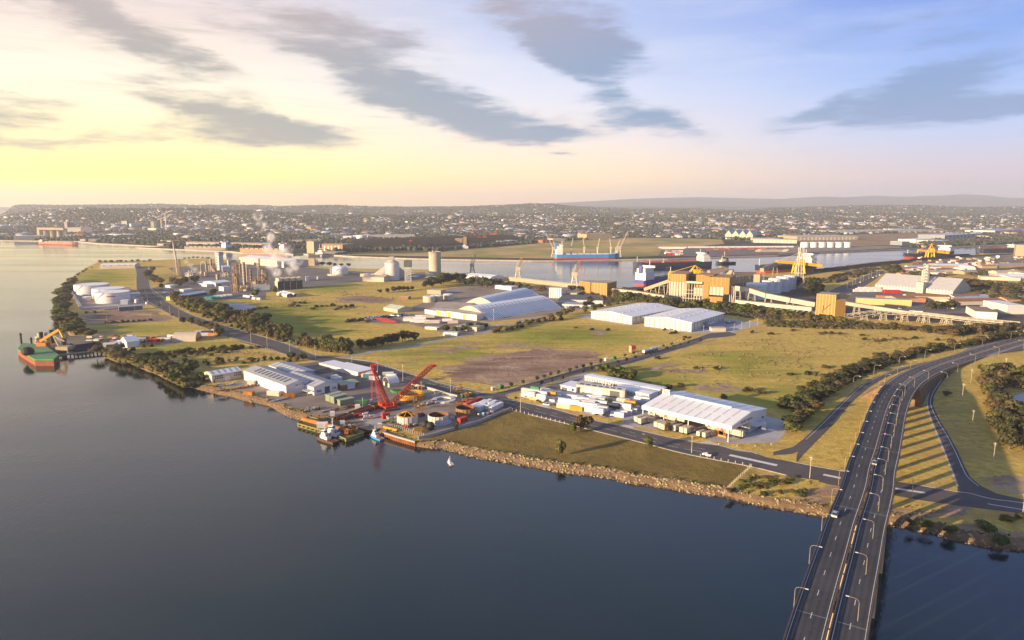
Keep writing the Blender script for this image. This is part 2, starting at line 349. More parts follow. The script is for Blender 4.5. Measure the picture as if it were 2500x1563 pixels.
def ordw(i):
 if i < 20: return ORD[i]
 t = ('twenty', 'thirty', 'forty', 'fifty', 'sixty', 'seventy', 'eighty', 'ninety')[((i + 1) // 10) - 2]
 return (t[:-1] + 'ieth') if (i + 1) % 10 == 0 else t + '-' + ORD[i % 10]

# ---------------------------------------------------------------- polygons
def inside(P, poly):
 x, y = P[:, 0], P[:, 1]; r = np.zeros(len(P), bool); n = len(poly)
 for i in range(n):
  a, b = poly[i], poly[i - 1]
  with np.errstate(divide='ignore', invalid='ignore'):
   r ^= ((a[1] > y) != (b[1] > y)) & (x < (b[0] - a[0]) * (y - a[1]) / (b[1] - a[1]) + a[0])
 return r
def sdist(P, poly):
 d = np.full(len(P),1e9); n = len(poly)
 for i in range(n):
  a = np.array(poly[i][:2]); b = np.array(poly[i - 1][:2]); ab = b - a; L = (ab ** 2).sum() + 1e-9
  t = np.clip(((P[:, :2] - a) @ ab) / L, 0,1); q = a + t[:, None] * ab
  d = np.minimum(d, np.hypot(*(P[:, :2] - q).T))
 return np.where(inside(P, poly), d, -d)
def cdt_mesh(name, outline, pts, zf, mats):
 n = len(outline); P = np.array(pts)
 d = sdist(P, outline); P = P[d > 3.0]
 vs = [Vector((p[0], p[1])) for p in outline] + [Vector((p[0], p[1])) for p in P]
 r = geometry.delaunay_2d_cdt(vs, [],[list(range(n))],1,1e-4)
 co = [(v.x, v.y, zf(v.x, v.y)) for v in r[0]]
 me = bpy.data.meshes.new(name); me.from_pydata(co, [],[f for f in r[2]])
 for m in mats: me.materials.append(m)
 o = bpy.data.objects.new(name, me); COL.objects.link(o)
 return o
def smooth_line(pts, n=6):
 """Catmull-Rom through the points"""
 pts = [Vector(p) for p in pts]; out = []
 for i in range(len(pts) - 1):
  p0, p1, p2, p3 = pts[max(i - 1,0)], pts[i], pts[i + 1], pts[min(i + 2, len(pts) - 1)]
  for k in range(n):
   t = k / n; out.append(.5 * ((2 * p1) + (p2 - p0) * t + (2 * p0 - 5 * p1 + 4 * p2 - p3) * t * t + (3 * p1 - 3 * p2 + p3 - p0) * t ** 3))
 return out + [pts[-1]]
def resample(pts, step):
 out = [pts[0].copy()]; acc = 0.
 for a, b in zip(pts, pts[1:]):
  L = (b - a).length; t = step - acc
  while t <= L and L > 0: out.append(a.lerp(b, t / L)); t += step
  acc = (acc + L) % step if L else acc
 return out
def normals(pts):
 out = []
 for i in range(len(pts)):
  d = pts[min(i + 1, len(pts) - 1)] - pts[max(i - 1,0)]; d.z = 0; d.normalize(); out.append(Vector((-d.y, d.x, 0)))     # left of travel
 return out
def ribbon(mb, pts, o0, o1, dz=0., mi=0, th=0.):
 """strip along pts from offset o0 to o1 (metres to the left of travel); th: downward thickness"""
 N = normals(pts); n = len(pts)
 a = [p + k * o0 + Vector((0,0, dz)) for p, k in zip(pts, N)]; b = [p + k * o1 + Vector((0,0, dz)) for p, k in zip(pts, N)]
 fs = [(i, i + 1, n + i + 1, n + i) for i in range(n - 1)]
 if o1 > o0: pass
 mb.add(a + b, [f[::-1] for f in fs] if o1 < o0 else fs, mi)
 if th:
  t = Vector((0,0,-th)); q = [a, b, [p + t for p in b],[p + t for p in a]]
  for s_, e_ in ((1,2),(2,3),(3,0)):
   mb.add(q[s_] + q[e_],[(i, i + 1, n + i + 1, n + i) for i in range(n - 1)], mi)
 return mb
def dashes(mb, pts, off, w, on, period, dz, mi=0):
 p2 = resample(pts, 1.0); k = int(period); m = int(on)
 for i in range(0, len(p2) - m - 1, k): ribbon(mb, p2[i:i + m + 1], off - w / 2, off + w / 2, dz, mi)
def flat(name, pts, z, m, kind='structure'):
 """a level sheet with the given outline, split in triangles"""
 tri = geometry.tessellate_polygon([[Vector((p[0], p[1],0)) for p in pts]])
 me = bpy.data.meshes.new(name); me.from_pydata([(p[0], p[1], z) for p in pts],[],[list(t) for t in tri]); me.materials.append(m)
 me.update()
 if me.polygons and me.polygons[0].normal.z < 0: me.flip_normals()
 o = bpy.data.objects.new(name, me); COL.objects.link(o); o['kind'] = kind
 return o
# ================================================================ LARGE STRUCTURE
WZ = -2.5
def chain(*segs, z=0.): return [g(w, x, y, z) for w, pts in segs for x, y in pts]
BANKW = []
_s = [('A', [(735,604),(690,628),(640,650),(560,710),(500,770),(460,800),(440,850),(415,930),(430,1040),(465,1080),(490,1120),(540,1165),(660,1190),(745,1250),(765,1295),(860,1340),(960,1355),(1050,1395),(1110,1415),(1200,1455),(1290,1500)]),
   ('E', [(230,398),(400,440),(520,470),(640,492),(760,527),(900,557),(1010,592),(1080,640),(1160,682),(1290,712),(1500,735),(1600,760),(1700,800),(1880,815)]),
   ('F', [(120,855),(430,945),(660,972),(900,1025),(1200,1085),(1500,1132),(1700,1172),(2000,1215),(2268,1247)]),
   ('K', [(500,1282),(900,1342),(1200,1392),(1370,1405),(1430,1428),(1600,1465),(1800,1505)]),
   ('I', [(200,455),(400,495),(560,515),(850,530),(1000,572),(1150,600),(1220,628),(1340,632),(1375,665),(1550,695),(1800,750),(2048,775)]),('P', [(2600,1370),(2900,1420)])]
_wid = [2.5] * 21 + [4.5] * 14 + [4.5,.4] + [5.4] * 7 + [5.4] * 3 + [4.5] * 4 + [5.5] * 14
shore_w = chain(*_s, z=WZ)
SW, SWID = [],[]
for i in range(len(shore_w) - 1):
 L = (shore_w[i + 1] - shore_w[i]).length; n = max(2, min(8, int(L / 7)))
 for k in range(n): SWID.append(_wid[i] + (_wid[i + 1] - _wid[i]) * k / n)
 SW += smooth_line([shore_w[max(i - 1,0)], shore_w[i], shore_w[i + 1], shore_w[min(i + 2, len(shore_w) - 1)]], n)[n:2 * n] if i > 0 else [shore_w[0].lerp(shore_w[1], k / n) for k in range(n)]
SW.append(shore_w[-1]); SWID.append(_wid[-1])
for i in range(1, len(SW) - 1):     # ragged water line
 SW[i] += Vector((mnoise.noise(SW[i] * .09), mnoise.noise(SW[i] * .09 + Vector((9,3,0))),0)) * (1.0 if SWID[i] > 1 else 0)
ST = [p + n * w for p, w, n in zip(SW, SWID, normals(SW))]
for p in ST: p.z = 0
chan = chain(('P', [(3300,580),(2900,592)]),('D', [(2117,532),(1760,549),(1250,584),(1000,604),(600,656),(430,672),(135,696),(0,712)]),('N', [(800,430),(500,475),(0,512)]),
    ('C', [(930,800),(650,772),(370,735),(120,716),(0,706)]),('B', [(1650,688),(1450,690),(1340,660),(1130,660),(950,655),(850,655),(760,650),(560,640),(400,628)]),('M', [(1900,500),(1240,452),(1000,450),(790,432),(300,442),(0,457)]),('A', [(900,596)]))
near_outline = [(p.x, p.y) for p in ST] + [(p.x, p.y) for p in chan]
pts = []
for y0, y1, s_ in ((215,560,5.5),(560,1000,10),(1000,2600,26)):
 y = y0
 while y < y1:
  x = -1.0 * y
  while x < 1.05 * y + 60: pts.append((x + random.uniform(-.3,.3) * s_, y + random.uniform(-.3,.3) * s_)); x += s_
  y += s_
pts = np.array(pts); pts = pts[inside(pts, near_outline)]
land = cdt_mesh('ground', near_outline, pts, lambda x, y: 0., [GROUND]); land['kind'] = 'structure'
# ground-cover fields, stored per vertex as a signed distance to each patch (metres, clipped)
V = np.array([v.co[:] for v in land.data.vertices])
def ell(w, x, y, rx, ry, a=0): return [(x + rx * math.cos(t) * math.cos(a) - ry * math.sin(t) * math.sin(a), y + rx * math.cos(t) * math.sin(a) + ry * math.sin(t) * math.cos(a)) for t in np.linspace(0,6.28,14)[:-1]], w
def cover(name, shapes, soft):
 val = np.full(len(V),-1.)
 for pts_, w in shapes:
  pl = [(p.x, p.y) for p in gs(w, pts_)]
  val = np.maximum(val, np.clip(sdist(V, pl) / soft, -1,1))
 a = land.data.attributes.new(name, 'FLOAT', 'POINT'); a.data.foreach_set('value', val.astype(np.float32))
cover('dirt', [([(610,275),(860,165),(1100,110),(1600,25),(1720,62),(2000,70),(2190,112),(2140,165),(1700,290),(1300,380),(1100,395),(820,340),(690,310)], 'F'),
 ([(250,175),(420,145),(680,95),(690,112),(430,160),(270,190)], 'F'),([(600,60),(760,25),(960,-5),(970,40),(740,85),(640,80)], 'F'),([(1110,50),(1250,15),(1380,-2),(1390,12),(1270,34),(1130,60)], 'F'),
 ([(590,1000),(740,960),(1180,955),(1290,1030),(1100,1050),(640,1070)], 'A'),([(560,800),(600,960),(1000,960),(1050,850),(940,790)], 'A'),([(230,345),(480,200),(520,250),(440,390),(300,385)], 'I'),
 ([(660,870),(830,845),(1020,868),(960,915),(720,900)], 'B'), ell('B', 980,885,120,25), ell('C', 800,1118,90,22), ell('K', 900,230,150,30), ell('K', 1100,260,120,22), ell('K', 1340,400,170,18),
 ([(1060,200),(1300,190),(1500,225),(1480,250),(1180,240)], 'E'),([(880,380),(960,470),(1300,525),(1480,480),(1500,410),(1400,380),(1430,430),(1290,500),(1000,440),(920,370)], 'I'),([(1480,560),(1800,600),(2048,640),(2048,680),(1750,640),(1500,590)], 'I'),
 ell('A', 770,1125,60,12), ell('A', 940,1120,40,8), ell('I', 1950,200,140,40,.4),([(700,1170),(760,1230),(1290,1210),(1640,1160),(1600,1120),(1300,1140),(950,1165)], 'A')],18)
cover('green', [ell('B', 420,1050,420,100), ell('B', 300,960,330,60), ell('B', 560,770,300,60), ell('K', 650,330,260,120),([(450,230),(900,120),(1100,260),(1300,330),(900,430),(560,380)], 'K'),([(1100,460),(1600,390),(2080,420),(2040,560),(1780,690),(1700,560),(1260,500)], 'K'),
 ell('C', 600,1150,560,80), ell('F', 500,120,360,70), ell('A', 1000,1100,330,50), ell('A', 760,720,220,60), ell('A', 1300,1230,280,40), ell('B', 1500,1270,400,70), ell('K', 1450,120,250,50), ell('M', 1100,1060,420,26), ell('M', 1900,1320,500,120), ell('D', 60,1400,300,120), ell('H', 60,640,140,160)],40)
cover('lawn', [([(450,895),(780,770),(1330,610),(1480,650),(1860,745),(2268,850),(2268,1190),(1300,1055),(700,930)], 'F'),([(0,700),(380,850),(620,905),(940,990),(1170,1040),(1640,1130),(1390,1340),(0,1130)], 'K')],8)

# bank between the grass and the water, with a darker wet foot
mb = MB(); n = len(SW)
foot = [p - k * 1.5 + Vector((0,0,-1.5)) for p, k in zip(SW, normals(SW))]
midp = [a.lerp(b, .5) + Vector((0,0,.35)) for a, b in zip(SW, ST)]
top = [p + Vector((0,0,.03)) for p in ST]
mb.add(foot + SW + midp + top, [(r * n + i, r * n + i + 1,(r + 1) * n + i + 1,(r + 1) * n + i) for r in range(3) for i in range(n - 1)])
tag(mb.build('river_bank', BANK), kind='structure')
mb = MB(); n = len(chan)
mb.add([p + Vector((0,0,.1)) for p in chan] + [p + Vector((0,0,-6)) for p in chan],[(i, i + 1, n + i + 1, n + i) for i in range(n - 1)][::1])
ribbon(mb, chan, 0,3.0,.12)
tag(mb.build('quay_edge', CONC), kind='structure')

# far shore: harbour flats, city plain and hills in one sheet
far_w = chain(('P', [(-1500,600),(-500,590),(-100,587)]),('L', [(0,645),(600,652),(1150,662),(1450,690),(2000,716),(2400,736)]),('A', [(1000,496),(1370,512),(1700,525),(1790,535),(2117,540)]),
     ('B', [(350,548),(420,543),(560,555),(650,552),(800,562),(1180,576),(1450,583),(2117,593)]),('C', [(460,593),(930,584),(1300,579),(1600,569),(2117,553)]),('D', [(600,533),(1230,508),(1560,493),(1850,481),(2117,471)]),('P', [(2800,575),(3500,562)]), z=0)
far_outline = [(p.x, p.y) for p in far_w] + [(22000,4000),(24000,19500),(-17000,19500)] + [(p.x, p.y) for p in (gp(-500,517.5), gp(20,518), gp(72,521), gp(46,526), gp(0,535), gp(-60,541), gp(-900,556))]
def prof(Y, pts_):
 xs = [(u - 1250) / FOC for u, v in pts_]
 hs = [max(2, CAM_H + Y * ((781.5 - v) / FOC * cp - sp_) / (cp + (781.5 - v) / FOC * sp_)) for u, v in pts_]
 return Y, xs, hs
RIDGES = [(prof(4700,[(-300,548),(0,536),(46,525),(116,516),(172,511.5),(215,508.5),(280,512),(340,511),(400,510),(520,513),(620,517),(760,523),(900,527),(1100,528),(1300,533),(2600,540)]),620,900),
    (prof(8300,[(-500,510),(0,506),(60,503.5),(130,503.5),(330,502),(420,502.5),(600,505),(700,505),(840,503.5),(910,507),(1030,507),(1130,506),(1195,502.5),(1300,500.5),(1370,503),(1415,507),(1465,509.5),(1560,511.5),(1700,513),(1780,515),(1900,509.5),(1965,508),(2100,505),(2230,505),(2360,506.5),(2500,508),(3000,506)]),1500,1800),
    (prof(6000,[(700,530),(1100,524),(1280,521),(1500,524),(1700,521),(1850,518),(1950,516.5),(2060,522),(2500,527)]),700,900),
    (prof(14500,[(-800,506),(0,505),(100,501.5),(300,502),(600,504),(2500,505)]),1500,2500)]
def hill(x, y):
 t = x / max(y, 1); h = 0.
 for (Y, xs, hs), s0, s1 in RIDGES:
  k = math.exp(-((y - Y) / (s0 if y < Y else s1)) ** 2)
  if k > .01: h = max(h, float(np.interp(t, xs, hs)) * k)
 if h > 6: h += (mnoise.noise(Vector((x, y, 0)) * .0016) * .16 + mnoise.noise(Vector((x, y, 5)) * .005) * .06) * h
 return h if y > 2600 else h * max(0,(y - 2000) / 600)
pts = []; y = 1500.
while y < 19000:
 st_ = max(60, y * .022); x = -1.15 * y - 400
 while x < 1.1 * y + 500: pts.append((x + random.uniform(-.3,.3) * st_, y + random.uniform(-.3,.3) * st_)); x += st_
 y += st_ * .9
pts = np.array(pts); pts = pts[inside(pts, far_outline)]
def city_material():
 m = bpy.data.materials.new('city_ground'); m.use_nodes = True
 T = NT(m.node_tree); b = T.N['Principled BSDF']; b.inputs['Roughness'].default_value = .95; b.inputs['Specular IOR Level'].default_value = .1
 P = T.n('ShaderNodeNewGeometry').outputs['Position']
 a = T.noise(P, .0022,6,.65); f = T.noise(P, .012,5,.65); q = T.noise(P, .05,3,.6)
 c = T.mix(T.step(a, .4,.62),(.035,.042,.026),(.10,.095,.06)); c = T.mix(T.step(f, .5,.68), c, (.16,.14,.115)); c = T.mix(T.m('MULTIPLY', T.step(q, .55,.7),.5), c, (.025,.033,.02))
 T.put(b.inputs['Base Color'], c); return m
far = cdt_mesh('far_shore_terrain', far_outline, pts, hill, [city_material()]); far['kind'] = 'structure'
mb = MB(); n = len(far_w); lo = [p + Vector((0,0,-5)) for p in far_w]
mb.add([p + Vector((0,0,.05)) for p in far_w] + lo, [(n + i, n + i + 1, i + 1, i) for i in range(n - 1)]); ribbon(mb, far_w, 0,4,.1)
tag(mb.build('far_quay_wall', CONC), kind='structure')
# blue ranges behind everything
Y = 18000; rng = [(1200,503),(1330,497),(1450,491),(1550,485),(1700,481.5),(1800,484),(1900,486),(1985,480),(2050,482),(2115,477.5),(2190,480.5),(2290,477.5),(2335,474),(2400,478),(2440,483),(2500,484),(2700,480),(3000,492),(3400,503)]
rx = [(u - 1250) / FOC * Y for u, v in rng]; rh = [CAM_H + Y * ((781.5 - v) / FOC * cp - sp_) / (cp + (781.5 - v) / FOC * sp_) for u, v in rng]
vs = []; NXX = 150
for j, (dy, k) in enumerate(((-2200,.0),(-1400,.35),(-700,.72),(0,1),(700,.7),(1400,0))):
 for i in range(NXX + 1):
  x = rx[0] + (rx[-1] - rx[0]) * i / NXX
  h = max(0, np.interp(x, rx, rh)) * k * (1 + (.10 if k < 1 else .02) * mnoise.noise(Vector((x * .002, dy * .01,0)))); vs.append((x * (Y + dy) / Y, Y + dy, h if k else -2))
mb = MB(); mb.add(vs, [(j * (NXX + 1) + i, j * (NXX + 1) + i + 1,(j + 1) * (NXX + 1) + i + 1,(j + 1) * (NXX + 1) + i) for j in range(5) for i in range(NXX)])
tag(mb.build('mountains', mat('mountain_forest', (.055,.065,.045),.95,.3,.002), smooth=True), kind='structure')
mb = MB(); mb.bx(-24500,24500,20,21500,-9, WZ)
mb = MB(); mb.sheet([(-24500,-2500, WZ),(24500,-2500, WZ),(24500,21500, WZ),(-24500,21500, WZ)])
tag(mb.build('water', WATER), kind='structure')
# haze: one box of thin pale air round camera and scene
hm = bpy.data.materials.new('haze_air'); hm.use_nodes = True; T = NT(hm.node_tree); T.N.clear()
o_ = T.n('ShaderNodeOutputMaterial'); pv = T.n('ShaderNodeVolumePrincipled'); T.L.new(pv.outputs[0], o_.inputs['Volume'])
pv.inputs['Color'].default_value = (.86,.91,1.0,1); pv.inputs['Density'].default_value = 6.5e-5; pv.inputs['Anisotropy'].default_value = .25
mb = MB(); mb.bx(-25000,25000,-3000,22000,-4.5,520)
tag(mb.build('haze', hm), kind='stuff')

# ---------------------------------------------------------------- roads on the ground
RZ = .06
def road(name, pts_, z=RZ, m=None): return flat(name, pts_, z, m or ASPH)
rt = chain(('A', [(1030,640),(1092,640),(1112,800),(1220,888),(1400,988),(1700,1088),(2117,1208)]),('B', [(500,1285),(700,1312)]),('F', [(60,170),(300,250),(640,350),(1040,447),(1170,457)]))
side_t = chain(('F', [(1260,432),(1420,382),(1700,302),(2000,212)]),('C', [(900,1340),(1200,1265),(1500,1170),(1610,1132),(1700,1124),(1760,1120),(1808,1134)]))
side_b = chain(('C', [(1800,1148),(1720,1160),(1600,1172),(1500,1212),(1240,1292),(960,1372)]),('F', [(2000,266),(1760,334),(1450,425),(1290,462),(1268,482)]))
rr = chain(('F', [(1290,512),(1640,580),(1930,660)]),('K', [(250,715),(430,752),(570,785),(900,862),(1170,912),(1340,932),(1500,977),(1640,995),(1700,1018)]))
r2 = chain(('K', [(1800,1052),(1945,1075),(2050,1098)]),('H', [(150,1150),(300,1180),(540,1222),(850,1290),(1100,1325),(1445,1385),(1545,1398),(1700,1440),(1972,1475)]),('P', [(2700,1260)]))
rb = chain(('P', [(2700,1290)]),('I', [(2048,460),(1450,385),(1180,345),(870,290),(400,210),(330,190)]),('K', [(2268,1262),(2000,1220),(1640,1132),(1170,1042),(940,992),(620,907),(380,848)]),('F', [(1850,742),(1480,650),(1320,608),(1240,590),(1000,512),(760,452),(310,362)]),('E', [(1870,250),(1430,160),(1134,100)]),('A', [(1800,1202),(1540,1102),(1300,1010),(1070,900),(1010,800),(1005,650)]))
road('main_road', rt + side_t + side_b + rr + r2 + rb)
ramp_l = gs('H', [(-40,1064),(120,1024),(200,962),(330,842),(480,692),(640,542),(760,472),(950,397),(1180,342),(1300,318)]); ramp_r = gs('H', [(1210,352),(1090,385),(1000,412),(850,472),(720,552),(580,672),(460,822),(330,952),(200,1082),(160,1135),(150,1150),(145,1128),(148,1100),(158,1060),(110,1080),(-40,1092)])
road('on_ramp_road', ramp_l + ramp_r, .10)
loop_l = gs('H', [(1330,425),(1275,470),(1230,530),(1202,620),(1197,690),(1222,790),(1280,930),(1340,1080),(1400,1230),(1440,1340),(1440,1392)]); loop_r = gs('H', [(1560,1400),(1700,1436),(1972,1470),(1972,1448),(1750,1398),(1630,1340),(1545,1270),(1500,1190),(1440,1060),(1370,930),(1290,800),(1242,690),(1247,620),(1290,540),(1350,462),(1420,415)])
road('off_ramp_road', loop_l + loop_r, .10)
track = smooth_line(chain(('B', [(700,1312),(1000,1257),(1300,1212),(1500,1168),(1780,1122),(1860,1075),(2117,1048)]),('C', [(200,1040),(420,1005),(560,985)])),5)
mb = MB(); ribbon(mb, track, -3.2,3.2, RZ - .02); tag(mb.build('gravel_track', asphalt_material('gravel_track_surface', (.30,.27,.24),(.38,.34,.30))), kind='structure')
def kerb(name, pts_, w=.35, z=.14):
 mb = MB(); ribbon(mb, smooth_line(pts_, 3),-w, w, z, 0,.16); return tag(mb.build(name, KERB), kind='structure')
kerb('road_kerb', rt[1:]); kerb('road_kerb', side_t); kerb('road_kerb', side_b); kerb('road_kerb', rr); kerb('road_kerb', r2[2:6]); kerb('road_kerb', r2[7:]); kerb('road_kerb', rb[8:16]); kerb('ramp_kerb', loop_l[:-1])
mb = MB()
mid_road = smooth_line(chain(('F', [(330,305),(760,400),(1040,478),(1240,520),(1560,612),(1900,700)]),('K', [(420,800),(900,928),(1170,980),(1400,1030)])),6)
dashes(mb, mid_road, -2.2,.22,9,12, RZ + .03); dashes(mb, mid_road, 2.2,.2,4,13, RZ + .03)
for q in (rt[6:], rr[:-1]): ribbon(mb, smooth_line(q, 4),-1.3,-1.1, RZ + .03)
ribbon(mb, smooth_line(ramp_l[2:],4),-1.2,-1.45,.13); ribbon(mb, smooth_line(loop_r[5:],4),1.0,1.3,.13)
ribbon(mb, [g('K', 1440,1026), g('K', 1880,1122)],-1.3,1.3,.10); ribbon(mb, [g('H', 360,1246), g('H', 500,1275)],-1.1,1.1,.10); ribbon(mb, [g('I', 900,238), g('I', 1225,287)],-1., 1., .10); ribbon(mb, [g('I', 1745,378), g('I', 2048,428)],-.3,.3,.10); ribbon(mb, [g('R', 357,733), g('R', 393,743)],-.4,.4,.10)
tag(mb.build('road_markings', MARK), kind='structure')
mb = MB()
for o in (-5.6,-4.0,3.4,5.0): ribbon(mb, mid_road, o - .4, o + .4, RZ + .015)
tag(mb.build('road_wear', asphalt_material('worn_road', (.065,.06,.062),(.095,.085,.085))), kind='structure')

# ---------------------------------------------------------------- bridge and the highway it becomes
def deck_z(y): return float(np.interp(y, [100,150,247,300,390,450,500,545],[17.5,17.3,16.6,15.6,12.0,6.8,2.2,.25]))
def on_deck(w, x, y, up=0.):
 z = 8.
 for _ in range(12): p = g(w, x, y, z); z = deck_z(p.y) + up
 return g(w, x, y, z)
edge = [on_deck('I', x, y) for x, y in ((-25,1740),(45,1512),(130,1260),(260,900),(330,720),(410,490),(490,310),(560,130))] + [on_deck('H', x, y) for x, y in ((540,1200),(620,1010),(680,850),(722,740),(780,625),(850,535),(940,463),(1060,402),(1200,347),(1420,282),(1640,217),(1972,132))] + [gp(2620,802), gp(2800,780)]
edge = resample(smooth_line(edge, 8),2.0)
for _ in range(25): edge = [edge[0]] + [(edge[i - 1] + edge[i] * 2 + edge[i + 1]) / 4 for i in range(1, len(edge) - 1)] + [edge[-1]]
for p in edge: p.z = deck_z(p.y)
iT = next(i for i, p in enumerate(edge) if p.z < 10.8); iE = next(i for i, p in enumerate(edge) if p.z < .6)
br = thing('road_bridge', 'long dark road bridge with twin carriageways crossing the river', 'bridge')
mb = MB(); ribbon(mb, edge[:iT + 1],-.2,-8.3,0,0,.9); ribbon(mb, edge[:iT + 1],-9.1,-16.7,0,0,.9); mb.build('deck', DECKA, br)
mb = MB()
for o in (-.5,-7.6,-9.7,-16.4): ribbon(mb, edge[:iT + 1], o - .08, o + .08,.03)
for o in (-4.1,-12.9): dashes(mb, edge[:iT + 1], o, .17,3,12,.03)
mb.build('lane_marking', MARK, br)
mb = MB()
for o in (-1.6,-3.2,-5.0,-6.6,-10.6,-12.2,-13.8,-15.4): ribbon(mb, edge[:iT + 1], o - .3, o + .3,.015)
mb.build('wheel_track', asphalt_material('worn_asphalt', (.046,.047,.052),(.066,.068,.074)), br)
GIRD = mat('bridge_girder', (.26,.21,.15),.85,.25,.4, streak=.5)
mb = MB()
for o in (-.9,-7.5,-10.0,-16.0): ribbon(mb, edge[:iT + 1], o - .4, o + .4,-.9,0,.7)
mb.build('girder', GIRD, br)
for nm, o, zt, m_ in (('parapet', .0,.75, mat('parapet_steel', (.13,.10,.085),.7,.3,.5)),('parapet', -16.9,.75, MATS['parapet_steel']),('median_rail', -8.3,.8, mat('bronze_rail', (.13,.10,.08),.6,.25,.5)),('median_rail', -9.0,.8, MATS['parapet_steel'])):
 mb = MB(); q = edge[:iT + 1]; N_ = normals(q)
 ribbon(mb, q, o - .22, o + .22,.3,0,.35); ribbon(mb, q, o - .07, o + .07, zt, 0,.14); ribbon(mb, q, o - .05, o + .05, zt - .28,0,.1)
 for i in range(0, len(q),1):
  p = q[i] + N_[i] * o; mb.beam(p + Vector((0,0,-.3)), p + Vector((0,0, zt)),.14)
 mb.build(nm, m_, br)
q = edge[:iT + 1]; N_ = normals(q)
for i in range(6, len(q),5): mb = MB(); mb.beam(q[i] + N_[i] * -8.35 + Vector((0,0,-.25)), q[i] + N_[i] * -8.95 + Vector((0,0,-.25)),.3); mb.build('median_crossbeam', MATS['parapet_steel'], br)
for i in (13,50,86,122): 
 for a_, b_ in ((-.3,-8.1),(-9.3,-16.6)):
  if i < len(q): mb = MB(); mb.beam(q[i] + N_[i] * a_ + Vector((0,0,.0)), q[i] + N_[i] * b_ + Vector((0,0,.0)),.3,0,.05); mb.build('expansion_joint', mat('joint_steel', (.19,.19,.19),.7,.2,.5), br)
i = 4; PIERM = mat('pier_concrete', (.46,.38,.27),.85,.2,.2, streak=.6)
while i < iT - 2:
 p, k = q[i], N_[i]; d = Vector((k.y, -k.x, 0)); onland = p.y > 238
 mb = MB()
 for o in ((-4.4,-13.0) if onland else (-2.6,-8.7,-14.8)):
  c = p + k * o; w_ = 1.1 if onland else 1.9
  f_ = [c + k * (w_ * s1) + d * ((.6 if onland else .8) * s2) for s1, s2 in ((-1,-1),(1,-1),(1,1),(-1,1))]
  mb.poly(f_, -.3 if onland else -5, p.z - 1.9)
 f_ = [p + k * s1 + d * (.9 * s2) for s1, s2 in ((-.3,-1),(-16.6,-1),(-16.6,1),(-.3,1))]
 mb.poly(f_, p.z - 2.3, p.z - 1.58); mb.build('pier', PIERM, br)
 i += 8 if onland else 15
# embankment, ground-level highway, its lines and chevrons
mb = MB(); qq = edge[iT:iE + 12]; N2 = normals(qq)
L_ = [p + k * (1.5 + 1.2 * p.z) for p, k in zip(qq, N2)]; R_ = [p + k * (-17.6 - .22 * p.z) for p, k in zip(qq, N2)]
a_ = [p + k * .8 + Vector((0,0,-.12)) for p, k in zip(qq, N2)]; b_ = [p + k * -18.2 + Vector((0,0,-.12)) for p, k in zip(qq, N2)]
for s_ in (L_, R_):
 for p in s_: p.z = -.2
n = len(qq); mb.add(L_ + a_ + b_ + R_, [(r * n + i + 1, r * n + i, (r + 1) * n + i, (r + 1) * n + i + 1) for r in range(3) for i in range(n - 1)]); mb.add([L_[0], a_[0], b_[0], R_[0]],[(0,1,2,3)])
tag(mb.build('road_embankment', BANK), kind='structure')
mb = MB(); hw = edge[iT:]; ribbon(mb, hw, -.2,-8.3,.14); ribbon(mb, hw, -9.2,-16.9,.14); tag(mb.build('highway_road', ASPH), kind='structure')
mb = MB(); ribbon(mb, hw, -8.3,-9.2,.16); tag(mb.build('median_strip', mat('median_grass', S(150,122,66),.95,.3,.5)), kind='structure')
wide = edge[iE + 4:]
mb = MB(); N3 = normals(wide); nn = len(wide)
gl = [min(5.5,.22 * i) for i in range(nn)]; gr_ = [min(9.0, max(0,(i - 6) * .45)) for i in range(nn)]
mb.add([p + k * -.2 + Vector((0,0,.13)) for p, k in zip(wide, N3)] + [p + k * (a + .2) + Vector((0,0,.13)) for p, k, a in zip(wide, N3, gl)],[(i + 1, i, nn + i, nn + i + 1) for i in range(nn - 1)])
mb.add([p + k * (-16.8 - a) + Vector((0,0,.13)) for p, k, a in zip(wide, N3, gr_)] + [p + k * -16.7 + Vector((0,0,.13)) for p, k in zip(wide, N3)],[(i + 1, i, nn + i, nn + i + 1) for i in range(nn - 1)])
tag(mb.build('highway_shoulder', ASPH), kind='structure')
mb = MB()
for o in (-.55,-7.7,-9.8,-16.4): ribbon(mb, hw, o - .11, o + .11,.18)
for o in (-4.1,-12.9): dashes(mb, hw, o, .18,3,12,.18)
for i in range(4, min(nn, 60),2):
 k = N3[i]; d = Vector((k.y, -k.x, 0)); w_ = max(.5,3.6 - .06 * i)
 a = wide[i] + k * -17.1 + Vector((0,0,.18)); mb.add([a, a + d * 1.1, a + d * 2.3 - k * w_, a + d * 1.2 - k * w_],[(3,2,1,0)])
 if i < 50:
  a = wide[i] + k * .2 + Vector((0,0,.18)); w2 = max(.4, min(3, gl[i]) - .03 * i + .6); mb.add([a, a + d * .8, a + d * 1.8 + k * w2, a + d * 1.0 + k * w2],[(0,1,2,3)])
tag(mb.build('highway_markings', MARK), kind='structure')

